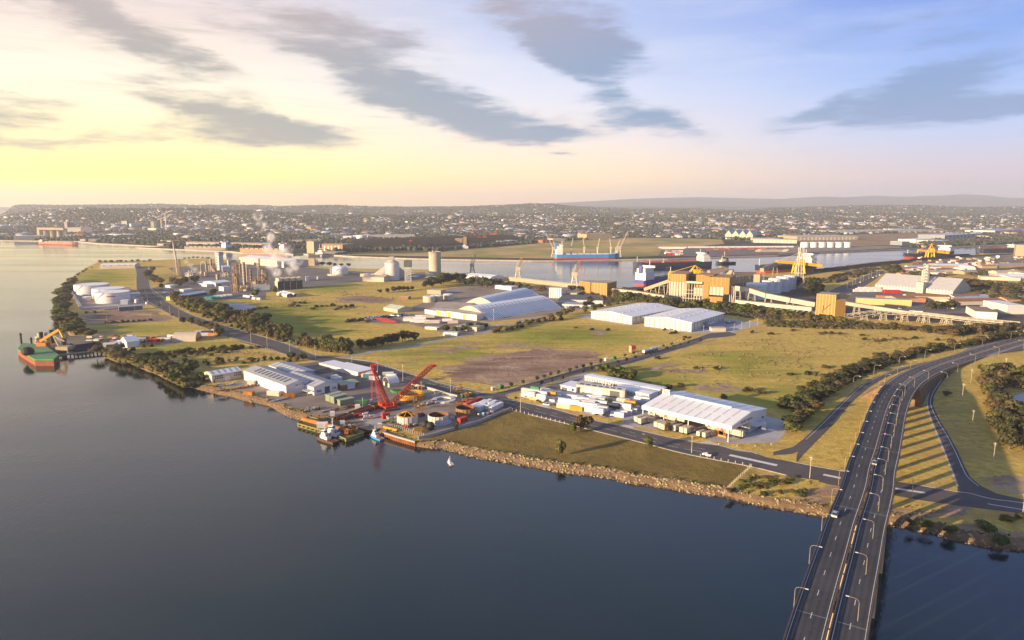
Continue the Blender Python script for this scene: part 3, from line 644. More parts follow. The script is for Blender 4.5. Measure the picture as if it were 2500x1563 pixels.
# ---------------------------------------------------------------- yards and aprons
flat('dockside_yard', chain(('E', [(560,395),(730,325),(735,240),(1000,200),(1150,195),(1440,160),(1860,240),(2200,345)]),('F', [(500,400),(760,465),(1000,520),(1230,590),(1300,605),(1010,745),(520,862),(280,775),(130,775),(20,800)]),('E', [(1880,795),(1740,760),(1580,700),(1440,660),(1300,640),(1150,570),(1000,520),(800,470),(640,410)])),.035, YARD)
flat('yard_apron', chain(('E', [(1160,200),(1440,165),(1860,250),(2190,355),(1960,420),(1640,440),(1600,340),(1350,290)])),.055, YARDD)
flat('concrete_apron', chain(('O', [(560,700),(840,610),(900,690),(960,760),(780,800),(640,740)])),.06, PAVE)
flat('container_yard', chain(('Q', [(160,420),(300,300),(620,260),(770,190),(1130,70),(1280,75),(2240,340),(2140,480),(2000,520),(1700,690),(1520,740),(1000,640),(520,490)])),.035, PAVE)
flat('car_park', chain(('Q', [(560,270),(740,215),(900,170),(1120,130),(1010,210),(770,300),(700,315)])),.055, YARDD)
flat('depot_apron', chain(('R', [(85,510),(330,420),(700,160),(1960,510),(2330,590),(2230,680),(2090,845),(1430,858),(1180,800),(1080,760),(260,640),(120,595)])),.045, PAVE)
flat('driveway', chain(('R', [(60,620),(130,608),(262,645),(230,668)])),.085, CONCL); flat('driveway', chain(('R', [(1100,842),(1200,822),(1345,868),(1320,882)])),.085, CONCL); flat('driveway', chain(('Q', [(410,545),(500,530),(640,575),(610,592)])),.085, CONCL)
flat('warehouse_apron', chain(('C', [(640,1015),(740,985),(1100,1080),(1130,1060),(1360,960),(1790,1030),(2000,1060),(1800,1120),(1620,1130),(1480,1130),(1030,1075)])),.04, PAVE)
flat('tank_farm_yard', chain(('A', [(540,830),(590,950),(700,965),(1110,920),(1040,840),(960,800),(800,830)])),.04, YARD)
flat('refinery_yard', chain(('A', [(1120,800),(1350,720),(1240,650),(1500,620),(1780,600),(2117,640)]),('B', [(420,640),(900,680),(1130,690),(1320,680),(1350,740),(850,750),(440,800),(150,830)]),('A', [(1960,880),(1440,880),(1220,870)])),.03, YARDD)
flat('truck_yard', chain(('B', [(860,1030),(1140,985),(1320,985),(1700,1040),(1800,1060),(1810,1110),(1560,1150),(1400,1110),(1200,1060),(960,1060)])),.035, YARD)
flat('shed_yard', chain(('B', [(1140,960),(1330,900),(1310,860),(1500,800),(1830,760),(2117,780)]),('C', [(440,760),(880,830),(860,880),(640,960),(520,985),(0,1045)]),('B', [(1820,1050),(1700,1035),(1330,980)])),.03, YARD)
flat('coal_terminal_yard', chain(('C', [(640,780),(930,800),(1300,770),(1320,900),(1780,980)]),('D', [(600,1000),(2117,1090),(2117,900),(1750,890),(1000,860),(700,840),(560,770),(120,700),(0,715)]),('N', [(500,480),(0,520)])),.03, asphalt_material('coal_yard_surface', (.055,.05,.045),(.10,.085,.07)))
flat('harbour_road', chain(('D', [(600,860),(720,800),(880,730),(1050,670),(1090,670),(1010,740),(860,830),(720,870)])),.07, ASPH)
flat('coal_wharf', chain(('D', [(430,676),(600,660),(1000,608),(1250,588),(1760,553),(2117,536),(2117,545),(1760,566),(1250,604),(1000,632),(600,690),(440,715)])),.06, COAL)
flat('salvage_yard', chain(('D', [(1300,600),(1760,560),(2117,552),(2117,640),(1640,680),(1280,670)])),.04, asphalt_material('salvage_yard_surface', (.16,.12,.085),(.24,.19,.14),.08))
flat('works_yard', chain(('D', [(850,830),(1000,800),(1300,810),(1720,840),(1760,980),(1400,990),(960,930),(800,890)])),.04, YARDD)
flat('dry_pond', chain(('M', [(735,1105),(860,1085),(1100,1090),(1350,1105),(1490,1140),(1420,1200),(1280,1250),(1100,1235),(900,1180),(780,1140)])),.05, SALT)
flat('pond', chain(('H', [(1870,660),(1900,610),(1972,590),(2100,600),(2150,680),(1980,690)])),.05, SALT)
FIELD = asphalt_material('harbour_field', S(126,128,66), S(190,158,100),.03)
flat('far_field', chain(('B', [(660,550),(800,545),(1180,540),(1450,530),(1700,505),(2117,482)]),('C', [(0,500),(300,470),(700,435),(1000,425),(1500,432),(1700,440),(1720,470),(1260,520),(1230,560),(930,572),(460,580),(0,572)])),.15, FIELD)
flat('cargo_apron', chain(('C', [(1230,562),(1270,520),(1440,500),(1700,500),(2117,490),(2117,545),(1600,562)])),.2, YARDD)
flat('cargo_apron', chain(('D', [(300,490),(700,480),(1200,490),(1210,502),(600,528),(300,545)])),.2, YARD)
flat('airport_field', chain(('D', [(440,430),(900,400),(1500,385),(1560,400),(1230,480),(840,485),(460,480)])),.1, asphalt_material('dry_field', S(150,125,90), S(128,112,88),.02))
# ================================================================ VEGETATION, ROCKS, POLES, LAMPS
def leaf_material(name, a, b_, c_):
 m = bpy.data.materials.new(name); m.use_nodes = True; MATS[name] = m
 T = NT(m.node_tree); b = T.N['Principled BSDF']; b.inputs['Roughness'].default_value = .75; b.inputs['Specular IOR Level'].default_value = .2
 rnd = T.n('ShaderNodeObjectInfo').outputs['Random']; P = T.n('ShaderNodeNewGeometry').outputs['Position']
 isl = T.n('ShaderNodeNewGeometry').outputs['Random Per Island']
 c = T.mix(rnd, a, b_); c = T.mix(T.step(T.noise(P, .35,3,.6),.42,.68), c, c_); c = T.mix(T.m('MULTIPLY', isl, .75), c, tuple(x * .6 for x in a))
 T.put(b.inputs['Base Color'], c)
 tr = T.n('ShaderNodeBsdfTranslucent'); T.put(tr.inputs[0], c); mx = T.n('ShaderNodeMixShader'); mx.inputs[0].default_value = .22
 T.L.new(b.outputs[0], mx.inputs[1]); T.L.new(tr.outputs[0], mx.inputs[2]); T.L.new(mx.outputs[0], T.N['Material Output'].inputs[0])
 return m
LEAFD = leaf_material('casuarina_leaves', (.06,.066,.028),(.12,.11,.045),(.05,.06,.028))
LEAFY = leaf_material('mangrove_leaves', (.12,.13,.034),(.19,.165,.05),(.085,.10,.03))
LEAFG = leaf_material('green_leaves', (.10,.13,.03),(.15,.17,.035),(.07,.095,.025))
LEAFB = leaf_material('brown_green_leaves', (.15,.11,.05),(.19,.14,.07),(.10,.085,.035))
BARK = mat('bark', (.17,.12,.08),.9,.3,1.)
def crown_mesh(name, m, seed, n=300, leaf=.10, lobes=7, flat_=1., z0=.18):
 """unit crown: height 1, width 1; lobes of small leaf sprays round a torn core"""
 r = random.Random(seed); vs, fs = [],[]
 L = []
 for i in range(lobes):
  a = 2 * math.pi * i / lobes + r.uniform(-.5,.5); q = r.uniform(.12,.30)
  L.append((Vector((math.cos(a) * q, math.sin(a) * q, r.uniform(z0 + .16,.78))), r.uniform(.15,.25)))
 L.append((Vector((0,0,.74)),.2)); L.append((Vector((r.uniform(-.1,.1), r.uniform(-.1,.1),.45)),.26))
 for c, R in L:      # core of each lobe
  o = len(vs)
  for j in range(4):
   for i in range(6):
    t = math.pi * (j + .5) / 4; a = 2 * math.pi * i / 6; k = R * .8 * r.uniform(.7,1.1)
    vs.append(c + Vector((math.sin(t) * math.cos(a), math.sin(t) * math.sin(a), math.cos(t) * .8)) * k)
  for j in range(3):
   for i in range(6): fs.append((o + j * 6 + i, o + (j + 1) * 6 + i, o + (j + 1) * 6 + (i + 1) % 6, o + j * 6 + (i + 1) % 6))
  fs += [tuple(o + i for i in range(6)), tuple(o + 18 + 5 - i for i in range(6))]
 for _ in range(n):
  c, R = r.choice(L); d = Vector((r.gauss(0,1), r.gauss(0,1), r.gauss(.15,.9))).normalized()
  p = c + d * R * r.uniform(.75,1.25); s = leaf * r.uniform(.5,1.2)
  u = d.cross(Vector((r.gauss(0,1), r.gauss(0,1), r.gauss(0,1)))).normalized(); w = (d.cross(u) + d * r.uniform(-.6,.6)).normalized()
  o = len(vs); vs += [p - u * s * .5 - w * s * .3, p + u * s * .45 - w * s * .35, p + u * s * .5 + w * s * .4, p - u * s * .3 + w * s * .5]; fs.append((o, o + 1, o + 2, o + 3))
 me = bpy.data.meshes.new(name); me.from_pydata([(v.x, v.y, max(.02, v.z) * flat_) for v in vs],[], fs); me.materials.append(m); return me
def trunk_mesh(seed):
 r = random.Random(seed); mb = MB()
 mb.cyl((0,0,-.03),(.01,0,.35),.035,.024,6); mb.cyl((.01,0,.33),(.0,.02,.75),.024,.008,5)
 for i in range(4):
  a = i * 1.7 + r.random(); mb.cyl((.01,0,.25 + .08 * i),(math.cos(a) * .24, math.sin(a) * .24,.5 + .08 * i),.014,.005,4)
 me = bpy.data.meshes.new('trunk'); me.from_pydata(mb.v, [], mb.f); me.materials.append(BARK); return me
CR = {k: [crown_mesh('crown', m, 10 * i + s, 420, lf * 1.35) for s in range(4)] for i, (k, m, lf) in enumerate((('dark', LEAFD, .10),('yellow', LEAFY, .11),('green', LEAFG, .11),('brown', LEAFB, .09)))}
SH = {k: [crown_mesh('foliage', m, 100 + 10 * i + s, 260,.16,6,1., 0.) for s in range(3)] for i, (k, m) in enumerate((('dark', LEAFD),('yellow', LEAFY),('green', LEAFG),('brown', LEAFB)))}
TR = [trunk_mesh(s) for s in range(3)]
def tree(p, h, w, kind, label, group, nm='tree'):
 t = thing(nm, label, 'tree', p, random.uniform(0,6.28), group); t.scale = (w, w * random.uniform(.9,1.1), h)
 for n_, me in (('crown', random.choice(CR[kind])),('trunk', random.choice(TR))):
  o = bpy.data.objects.new(n_, me); COL.objects.link(o); o.parent = t
 return t
def shrub(p, h, w, kind, label, group):
 o = bpy.data.objects.new('shrub', random.choice(SH[kind])); COL.objects.link(o)
 o.location = p - Vector((0,0,.05 * h)); o.rotation_euler = (0,0, random.uniform(0,6.28)); o.scale = (w, w * random.uniform(.8,1.2), h * 1.1)
 return tag(o, label, 'shrub', group)
def belt(line, n, h, w, kinds, label, group, spread=3., f=tree, j=None):
 nm = next((v for k, v in (('mangrove', 'mangrove_tree'),('casuarina', 'casuarina_tree'),('on-ramp belt', 'wattle_tree'),('beside the on-ramp', 'wattle_tree'),('fig tree', 'fig_tree'),('scrub tree', 'scrub_tree'),('thicket', 'scrub_tree'),('grove', 'paperbark_tree'),('bushy tree', 'bushy_tree')) if k in label), None)
 """n plants along a line, in order, so that each can be counted from the start"""
 L = sum((b - a).length for a, b in zip(line, line[1:])); q = resample(line, max(.5, L / max(1, n - .5)))[:n]; N_ = normals(q)
 for i, (p, k) in enumerate(zip(q, N_)):
  p = p + k * random.uniform(-spread, spread) + Vector((random.uniform(-1,1), random.uniform(-1,1),0)); s = random.uniform(.75,1.2)
  f(Vector((p.x, p.y, 0)), h * s, w * s * random.uniform(.9,1.2), random.choice(kinds), label.replace('#', ordw(i)), group, *([nm] if nm and f is tree else []))
# belt along the main road, by the dry pond
belt(chain(('A', [(1290,905),(1450,960),(1560,1010),(1700,1050),(1850,1080),(2000,1120),(2110,1165)])),30,12,14, 'dark dark brown yellow'.split(), '# casuarina of the roadside belt, counted from beyond the pale dry pond', 'trees in the belt along the main road', 4)
belt(chain(('A', [(1420,940),(1560,985),(1700,1020),(1850,1045),(1960,1075)])),18,12,15, 'dark dark brown'.split(), '# tree of the rear row behind the roadside belt, counted from the pale dry pond', 'trees in the rear row of the roadside belt', 4)
belt(chain(('B', [(30,1115),(90,1135),(180,1160),(260,1170),(340,1175)])),9,9,10, 'yellow brown dark'.split(), '# lighter tree at the foot of the roadside belt, counted from its pond side', 'trees at the foot of the roadside belt', 5)
belt(chain(('B', [(420,1225),(560,1240),(640,1262),(700,1275),(770,1268)])),11,11.5,11, 'brown dark yellow'.split(), '# tree of the clump between the main road and the gravel track turning', 'trees in the clump by the gravel track turning', 4)
belt(chain(('B', [(850,1240),(940,1240),(1030,1215),(1110,1195),(1190,1190),(1260,1185)])),13,8.5,9,['dark'], '# dark tree of the row along the gravel track, counted from the main road', 'trees along the gravel track', 2.5)
# left bank
belt(chain(('A', [(560,745),(500,795),(460,850),(440,935),(455,1040),(500,1085),(560,1130),(640,1170)])),34,7,15,['yellow', 'yellow', 'dark'], '# mangrove of the outer bank row, counted from the grassy point', 'mangroves on the river bank below the white tanks', 4)
belt(chain(('A', [(520,800),(485,860),(475,940),(500,1020),(560,1075),(610,1120),(660,1160)])),26,7,14,['yellow', 'dark', 'brown'], '# mangrove of the inner bank row, counted from the white tanks', 'mangroves of the inner row on the river bank', 5)
belt(chain(('A', [(770,1278),(830,1295),(900,1330),(990,1335),(1070,1365),(1150,1375),(1220,1400),(1290,1430),(1380,1445)])),30,6.5,11,['yellow', 'dark', 'brown'], '# bushy tree on the bank between the jetty and the cream shed', 'trees on the bank between jetty and cream shed', 7)
belt(chain(('E', [(10,270),(80,330),(150,370),(220,370),(290,345),(340,320)])),12,6,7,['yellow', 'green', 'dark'], '# bushy tree beside the cream two-storey shed, counted from the river', 'trees beside the cream shed', 5)
belt(chain(('A', [(950,1325),(1200,1290),(1400,1275),(1560,1255),(1800,1240)])),24,3.5,7,['dark', 'brown', 'yellow'], '# low scrub bush of the strip between the western grass lots', 'scrub between the grass lots', 5, shrub)
belt(chain(('E', [(20,130),(300,105),(600,75),(870,30)])),16,2.5,5,['dark', 'brown'], '# dark scrub bush on the rough ground behind the workshops', 'scrub behind the workshops', 8, shrub)
belt(chain(('E', [(120,190),(300,175),(500,190),(720,170),(830,165),(940,150),(1080,150),(1200,150)])),18,2.8,5,['yellow', 'brown', 'green'], '# scrub bush just behind the workshop roofs', 'scrub just behind the workshops', 8, shrub)
for i, (w, x, y, h, wd, k) in enumerate((('E', 515,195,7,7, 'dark'),('E', 1180,150,6.5,8, 'dark'),('E', 1290,150,6,7, 'dark'),('E', 1230,160,5,6, 'brown'))):
 tree(g(w, x, y), h, wd, k, ('rounded dark tree standing alone on the rough ground behind the cream shed', 'broad dark tree of the pair beside the main road behind the workshop', 'rounder dark tree of the pair beside the main road behind the workshop', 'smaller brownish tree under the pair behind the workshop')[i], None)
belt(chain(('A', [(1330,1062),(1410,1062),(1450,1080),(1520,1095),(1600,1120),(1655,1155)])),9,7.5,8,['dark', 'dark', 'brown'], '# tree along the western verge of the main road, counted from the tank farm', 'trees on the western verge of the main road', 3)
belt(chain(('A', [(790,1058),(870,1055),(1060,1040),(1130,1035)])),9,2.6,6,['dark'], '# low dark bush between the brown lot and the green lot', 'bushes between the brown lot and the green lot', 2, shrub)
# refinery surroundings
belt(chain(('A', [(1105,700),(1130,760),(1200,765),(1260,765),(1330,775),(1400,760),(1470,760)])),14,10,13,['dark', 'brown', 'dark'], '# tree of the row in front of the lattice mast, counted from the main road', 'trees in front of the lattice mast', 6)
for i, (x, y, h) in enumerate(((1130,680,11),(1190,800,8),(1575,862,11),(1885,870,12),(2030,835,9),(1330,790,8),(1620,800,7))):
 tree(g('A', x, y), h, h * 1.05,('dark', 'dark', 'dark', 'green', 'green', 'dark', 'dark')[i],('dark tree beside the yellow conveyor house at the point', 'small dark tree at the refinery gate', 'round dark tree at the end of the long green-gabled shed', 'bright green tree in front of the brown process columns', 'green tree beside the cooling towers', 'dark tree beside the staff car park', 'dark tree between the refinery offices')[i], None)
belt(chain(('B', [(1320,800),(1400,795),(1450,760),(1500,765),(1560,750),(1610,770),(1660,780),(1720,785),(1790,800),(1850,800)])),16,15,17,['dark'], '# large dark fig tree of the grove behind the small white tanks', 'trees of the grove behind the small white tanks', 6)
belt(chain(('B', [(1085,825),(1140,818),(1190,815),(1240,810)])),6,8,9,['dark'], '# dark tree of the clipped row in the middle of the northern meadow', 'trees of the row in the northern meadow', 1)
for i, (x, y) in enumerate(((1045,832),(990,836))): tree(g('B', x, y),7 - i * 1.5,8, 'dark', ('round tree standing apart at the end of the clipped meadow row', 'smaller bush-like tree farthest along the clipped meadow row')[i], None)
belt(chain(('B', [(1480,1115),(1440,1120),(1550,1125),(1740,1090),(1790,1100)])),7,7,9,['dark', 'green'], '# tree round the small office by the truck yard', 'trees round the small office by the truck yard', 3)
# hedge along the track and warehouses
belt(chain(('C', [(0,1130),(60,1115),(140,1100),(220,1080),(300,1050),(380,1045),(440,1040),(510,1025)])),22,4.2,7,['dark', 'brown', 'yellow'], '# bush of the hedge along the gravel track, counted from the truck yard', 'hedge bushes along the gravel track', 5, shrub)
belt(chain(('C', [(420,1035),(530,1000),(560,985),(660,985),(700,975),(840,945),(950,905),(990,905)])),10,6.5,8,['dark', 'green', 'brown'], '# tree between the barrel-roofed sheds and the pale warehouses', 'trees between barrel sheds and pale warehouses', 4)
belt(chain(('C', [(910,890),(1120,905),(1200,910),(1300,940),(1380,950),(1470,955),(1560,950),(1660,965),(1720,970),(1790,975),(1900,985)])),34,11,13,['dark', 'dark', 'green', 'yellow'], '# tree of the belt at the foot of the ochre coal-loader building', 'trees at the foot of the ochre coal-loader building', 8)
belt(chain(('D', [(20,960),(100,970),(160,990),(250,1010),(400,1020),(560,1040),(680,1050),(790,1060)])),26,7.5,11,['brown', 'dark', 'yellow'], '# tree of the thicket below the ochre transfer tower, counted from the warehouse', 'trees of the thicket below the ochre transfer tower', 9)
belt(chain(('D', [(210,1065),(330,1080),(470,1085),(600,1090),(760,1090)])),18,4,9,['brown', 'dark', 'yellow'], '# scrub bush on the meadow edge below the ochre transfer tower', 'scrub on the meadow edge below the transfer tower', 5, shrub)
belt(chain(('D', [(850,1080),(1000,1090),(1150,1095),(1300,1110),(1500,1120),(1700,1110),(1880,1105),(2050,1100)])),34,5,11,['brown', 'dark', 'brown'], '# scrub tree of the thicket under the long conveyor, counted from the transfer tower', 'scrub trees under the long conveyor', 8)
belt(chain(('D', [(1550,1150),(1750,1135),(1900,1120),(2060,1110)])),14,7.5,12,['brown', 'dark'], '# bushy tree of the thicket between conveyor and highway', 'trees between conveyor and highway', 8)
# belt beside the on-ramp
rampbelt = chain(('H', [(110,905),(170,830),(190,780),(260,700),(340,620),(440,560),(560,470),(700,400),(860,340),(1000,305),(1180,270),(1380,232),(1560,195),(1800,150),(1960,130)]))
belt(rampbelt, 56,6,10,['dark', 'dark', 'yellow', 'brown'], '# tree of the dense belt beside the on-ramp, counted from the depot end', 'trees of the belt beside the on-ramp', 4)
belt(chain(('H', [(80,690),(150,640),(230,600),(300,560),(420,500),(540,440),(680,385),(860,325)])),32,5,8,['dark', 'green', 'yellow', 'dark'], '# tree of the field-side row of the on-ramp belt, counted from the depot end', 'trees on the field side of the on-ramp belt', 5)
belt(chain(('H', [(60,700),(120,730),(180,740),(250,660),(320,610),(280,560)])),14,4.5,8,['dark', 'green'], '# spreading bush where the on-ramp belt widens behind the depot', 'bushes where the on-ramp belt widens', 5, shrub)
# right-hand grove by the pond
for nm, ln, n_ in (('# outer tree of the pale pond grove, counted down from the highway side', [(1660,520),(1680,600),(1700,700),(1740,790),(1800,880),(1860,980),(1930,1080)],16),('# tree in the second row of the pale pond grove, counted from its top', [(1700,480),(1740,560),(1780,690),(1840,780),(1900,880),(1960,990),(2040,1080)],16),('# tree in the top row of the pale pond grove', [(1680,470),(1760,450),(1850,455),(1940,470),(2040,480),(2100,500)],12)):
 belt(chain(('H', ln)), n_, 9,11,['dark', 'brown', 'dark', 'yellow'], nm, nm[2:],4)
belt(chain(('H', [(1780,520),(1880,540),(2000,560)])),6,9,11,['brown', 'dark'], '# tree between the top row and the water of the pale pond', 'trees on the pond shore', 3)
belt(chain(('H', [(1960,780),(2050,860),(2150,990),(2250,1100)])),12,9,12,['dark', 'brown'], '# tree of the innermost row of the grove by the pale pond', 'trees of the innermost row of the pond grove', 6)
# single trees on the lawns
for w, x, y, h, wd, k, lb in (('F', 1770,1032,8.3,5.6, 'yellow', 'slender tree alone in the middle of the riverside lawn'),('F', 1885,830,6.5,4.6, 'green', 'small pale green tree touching the bigger tree by the road fence'),('F', 1955,805,9,8, 'brown', 'tall brown-green gum tree by the road fence, nearer the crane yard'),('F', 2020,800,8.2,7.5, 'brown', 'tall brown-green gum tree by the road fence, nearer the depot'),('K', 692,962,6,5.2, 'green', 'small round yellow-green tree on the lawn edge opposite the truck depot'),('K', 870,815,5.6,4.4, 'brown', 'small dark tree among the parked trucks of the depot'),('F', 805,790,3.2,3.2, 'dark', 'small dark bush-like tree at the crane yard wall'),('H', 1350,612,3,5.5, 'green', 'low round green tree beside the curved off-ramp')):
 tree(g(w, x, y), h, wd, k, lb, None)
clump = chain(('K', [(230,262),(300,250),(340,290),(420,320),(500,335),(555,330),(520,300),(420,285),(330,265)]))
belt(clump, 16,5,7,['dark', 'yellow', 'green'], '# tree of the clump in the meadow behind the container yard', 'trees of the clump behind the container yard', 3)
sap_l = chain(('F', [(1315,398),(1425,370),(1555,338),(1620,318),(1680,304),(1752,282),(1858,262),(1917,240),(1980,226),(2052,206),(2145,176)])) + chain(('C', [(680,1388),(735,1370),(805,1350),(985,1308),(1050,1288),(1270,1238),(1330,1222),(1420,1190),(1460,1178)]))
sap_r = chain(('F', [(1595,385),(1692,352),(1790,330),(1977,272),(2055,252)])) + chain(('C', [(525,1470),(735,1412),(932,1360),(996,1342),(1060,1322),(1172,1300),(1222,1280),(1290,1256),(1342,1246),(1392,1230),(1450,1215),(1540,1198)]))
for nm, q in (('west', sap_l),('east', sap_r)):
 for i, p in enumerate(q): tree(p, random.uniform(2.8,3.8), random.uniform(2.6,3.4), 'dark', f'{ordw(i)} sapling on the {"bare-lot" if nm == "west" else "meadow"} side of the warehouse road, from the junction', f'saplings on the {"bare-lot" if nm == "west" else "meadow"} side of the warehouse road', 'sapling_tree')
# scrub and bushes
def bushes(w, L, h, wd, kinds, label, group):
 for i, (x, y) in enumerate(L): shrub(g(w, x, y), h * random.uniform(.8,1.3), wd * random.uniform(.8,1.3), random.choice(kinds), label.replace('#', ordw(i)), group)
bushes('B', [(360,912),(400,910),(430,912),(490,955),(520,940),(560,935),(600,935),(640,930),(670,960),(700,950),(740,940),(780,935),(340,935),(390,932),(760,1048),(800,1042),(850,1040),(890,1050),(100,950),(150,945),(60,960),(430,1145)],2.8,8,['brown', 'dark'], '# dark bush scattered over the northern meadow', 'bushes on the northern meadow')
bushes('K', [(1590,440),(1620,437),(1700,465),(1740,462),(890,415),(870,405),(690,372),(990,395),(620,380),(1130,230),(1320,235),(780,140),(1380,500),(2010,290),(2160,285),(2110,450),(2230,300)],2.4,5,['dark', 'brown'], '# dark bush on the meadow behind the depot', 'bushes on the meadow behind the depot')
bushes('D', [(110,1130),(250,1140),(410,1115),(620,1140),(650,1130),(700,1135),(760,1140),(920,1150),(940,1180),(1030,1195),(1080,1185),(1160,1175),(1230,1180),(1310,1170),(660,1390),(640,1385),(390,1440),(1480,1185),(520,1430)],2.2,6,['brown', 'dark'], '# low dry bush on the golden meadow below the conveyor', 'bushes on the golden meadow')
bushes('C', [(620,1095),(1280,1110),(1330,1135),(1360,1130),(1430,1165),(740,1110),(860,1110)],2.2,5,['dark'], '# bush on the meadow before the pale warehouses', 'bushes before the pale warehouses')
bushes('A', [(700,980),(640,985),(1180,930),(1270,1000),(780,800),(860,1230),(930,1260),(980,1260),(1060,1235),(1120,1230)],2.4,5,['dark', 'yellow'], '# bush round the storage lots west of the main road', 'bushes round the western storage lots')
bushes('K', [(1440,1370),(1470,1360),(1560,1320),(1620,1300),(1650,1325),(1700,1335),(1740,1310),(1780,1330),(1830,1290),(1880,1275),(1930,1300),(1980,1290),(1640,1250),(1700,1240),(1800,1240),(2020,1370),(2050,1385),(2110,1400),(2130,1370),(2000,1250),(1560,1280),(1900,1380),(1760,1390)],1.5,3.6,['brown', 'yellow', 'green', 'brown'], '# bush on the rough point between the lawn fence and the bridge', 'bushes on the rough point by the bridge')
for i, (x, y, wd) in enumerate(((1100,545,4.5),(1235,565,6),(1430,605,7.5),(1725,575,8.5),(1850,690,8),(1930,525,6),(1880,510,5),(2010,495,5))):
 shrub(g('I', x, y),2.0, wd, 'green' if i < 5 else 'yellow', ('small bright green bush nearest the bridge pier on the rocky bank', 'dark-sided green bush second from the bridge pier on the rocky bank', 'bright green bush on the red rocks of the bank', 'broad bright green bush on the grass above the bank', 'bright green bush low on the rocky bank, well away from the bridge', 'yellow-green bush above the broad green one', 'small yellow bush between the dirt loop and the road', 'yellow-green bush close to the timber pole')[i], None)
bushes('Q', [(440,480),(270,430),(120,440),(700,545),(740,560),(1300,690),(1400,700),(1460,720),(350,455),(480,505)],1.2,2.6,['dark', 'yellow', 'brown'], '# low bush of the planted verge before the container yard', 'bushes of the container yard verge')
belt(chain(('M', [(430,440),(600,430),(760,432),(800,436)])),7,4,7,['dark'], '# small dark tree on the far rim of the point, seen against the channel', 'trees on the far rim of the point', 2)
belt(chain(('L', [(1490,975),(1640,975),(1700,972),(1780,975),(1850,970),(2000,965),(2150,962),(2260,958)])),10,5,8,['dark', 'brown'], '# tree behind the long shed at the point', 'trees behind the long shed at the point', 2)
belt(chain(('L', [(1330,1055),(1270,1085),(1180,1140),(1110,1185),(1050,1230)])),8,3,6,['brown', 'yellow'], '# bank bush on the grassy point, counted from the long shed', 'bushes on the bank of the grassy point', 2, shrub)
# tussock: low growth scattered over the rough ground, one mass
def tussocks(name, areas, m, dens, s0, s1):
 vs, fs = [],[]
 for w, poly_ in areas:
  P = [(p.x, p.y) for p in gs(w, poly_)]; xs = [p[0] for p in P]; ys = [p[1] for p in P]
  A = abs(sum(P[i - 1][0] * P[i][1] - P[i][0] * P[i - 1][1] for i in range(len(P)))) / 2; k = int(A * dens)
  C_ = np.stack([np.random.uniform(min(xs), max(xs), k * 3), np.random.uniform(min(ys), max(ys), k * 3)],1); C_ = C_[inside(C_, P)][:k]
  for x, y in C_:
   if mnoise.noise(Vector((x, y, 3)) * .03) < -.05: continue
   s = random.uniform(s0, s1); o = len(vs); a = random.uniform(0,6.28)
   for i in range(4): vs.append((x + math.cos(a + i * 1.57) * s * random.uniform(.6,1.2), y + math.sin(a + i * 1.57) * s * random.uniform(.6,1.2),-.05))
   vs.append((x + random.uniform(-.3,.3) * s, y + random.uniform(-.3,.3) * s, s * random.uniform(.5,1.0)))
   fs += [(o + i, o + (i + 1) % 4, o + 4) for i in range(4)]
 me = bpy.data.meshes.new(name); me.from_pydata(vs, [], fs); me.materials.append(m); o = bpy.data.objects.new(name, me); COL.objects.link(o); o['kind'] = 'stuff'
TUS = leaf_material('tussock_grass', (.26,.20,.085),(.30,.23,.10),(.16,.14,.05))
tussocks('dry_grass', [('D', [(0,1150),(200,1080),(800,1110),(1500,1150),(2000,1130),(1600,1190),(1100,1290),(700,1440),(400,1512),(0,1512)]),('K', [(700,200),(1200,60),(2268,30),(2200,330),(1500,400),(1000,330)]),('B', [(120,900),(700,800),(1250,880),(1000,990),(600,1000),(200,960)])], TUS, .022,.6,1.5)
tussocks('rough_grass', [('K', [(1480,1360),(1650,1160),(2230,1260),(2268,1420),(1800,1440)]),('I', [(0,160),(330,210),(220,330),(0,330)]),('I', [(1000,400),(1400,380),(1300,490),(1080,470)]),('I', [(1480,430),(2048,470),(2048,640),(1520,560)]),('A', [(960,1360),(1250,1310),(1800,1250),(2100,1300),(1700,1380),(1400,1400)])], TUS, .10,.4,1.0)
# revetment: thousands of small stones along the water, past picking apart
def stones(name, i0, i1, per_m, s0, s1, m, t0=-.12, t1=1.05):
 base = [(-1,-1,-.6),(1,-1,-.7),(1,1,-.6),(-1,1,-.7),(-.7,-.7,.7),(.75,-.6,.6),(.6,.7,.75),(-.65,.7,.6)]
 F_ = [(3,2,1,0),(4,5,6,7),(0,1,5,4),(1,2,6,5),(2,3,7,6),(3,0,4,7)]; vs, fs = [],[]
 for i in range(i0, i1):
  L = (SW[i + 1] - SW[i]).length; n_ = int(L * SWID[i] * per_m)
  for _ in range(n_):
   t = random.uniform(t0, t1); c = SW[i].lerp(SW[i + 1], random.random()).lerp(ST[i].lerp(ST[i + 1], random.random()), t); s = s0 + (s1 - s0) * random.random() ** 2.2
   R = Matrix.Rotation(random.uniform(0,6.28),3, 'Z') @ Matrix.Rotation(random.uniform(-.6,.6),3, 'X'); o = len(vs)
   for b in base: vs.append(c + R @ Vector((b[0] * s * random.uniform(.7,1.2), b[1] * s * random.uniform(.6,1.), b[2] * s * .8)) + Vector((0,0,.15)))
   fs += [tuple(k + o for k in f) for f in F_]
 me = bpy.data.meshes.new(name); me.from_pydata(vs, [], fs); me.materials.append(m); o = bpy.data.objects.new(name, me); COL.objects.link(o); o['kind'] = 'stuff'
def idx(w, x, y): p = g(w, x, y, WZ); return min(range(len(SW)), key=lambda i: (SW[i] - p).length)
iF, iK, iI, iE0 = idx('F', 440,945), idx('K', 1380,1405), idx('I', 2048,775), idx('E', 230,398)
stones('revetment_stones', iF, iK, 1.4,.22,.8, ROCK)
stones('wet_stones', iF, iI, .5,.25,.6, mat('wet_rock', (.07,.05,.035),.5,.4,.6),-.28,.10)
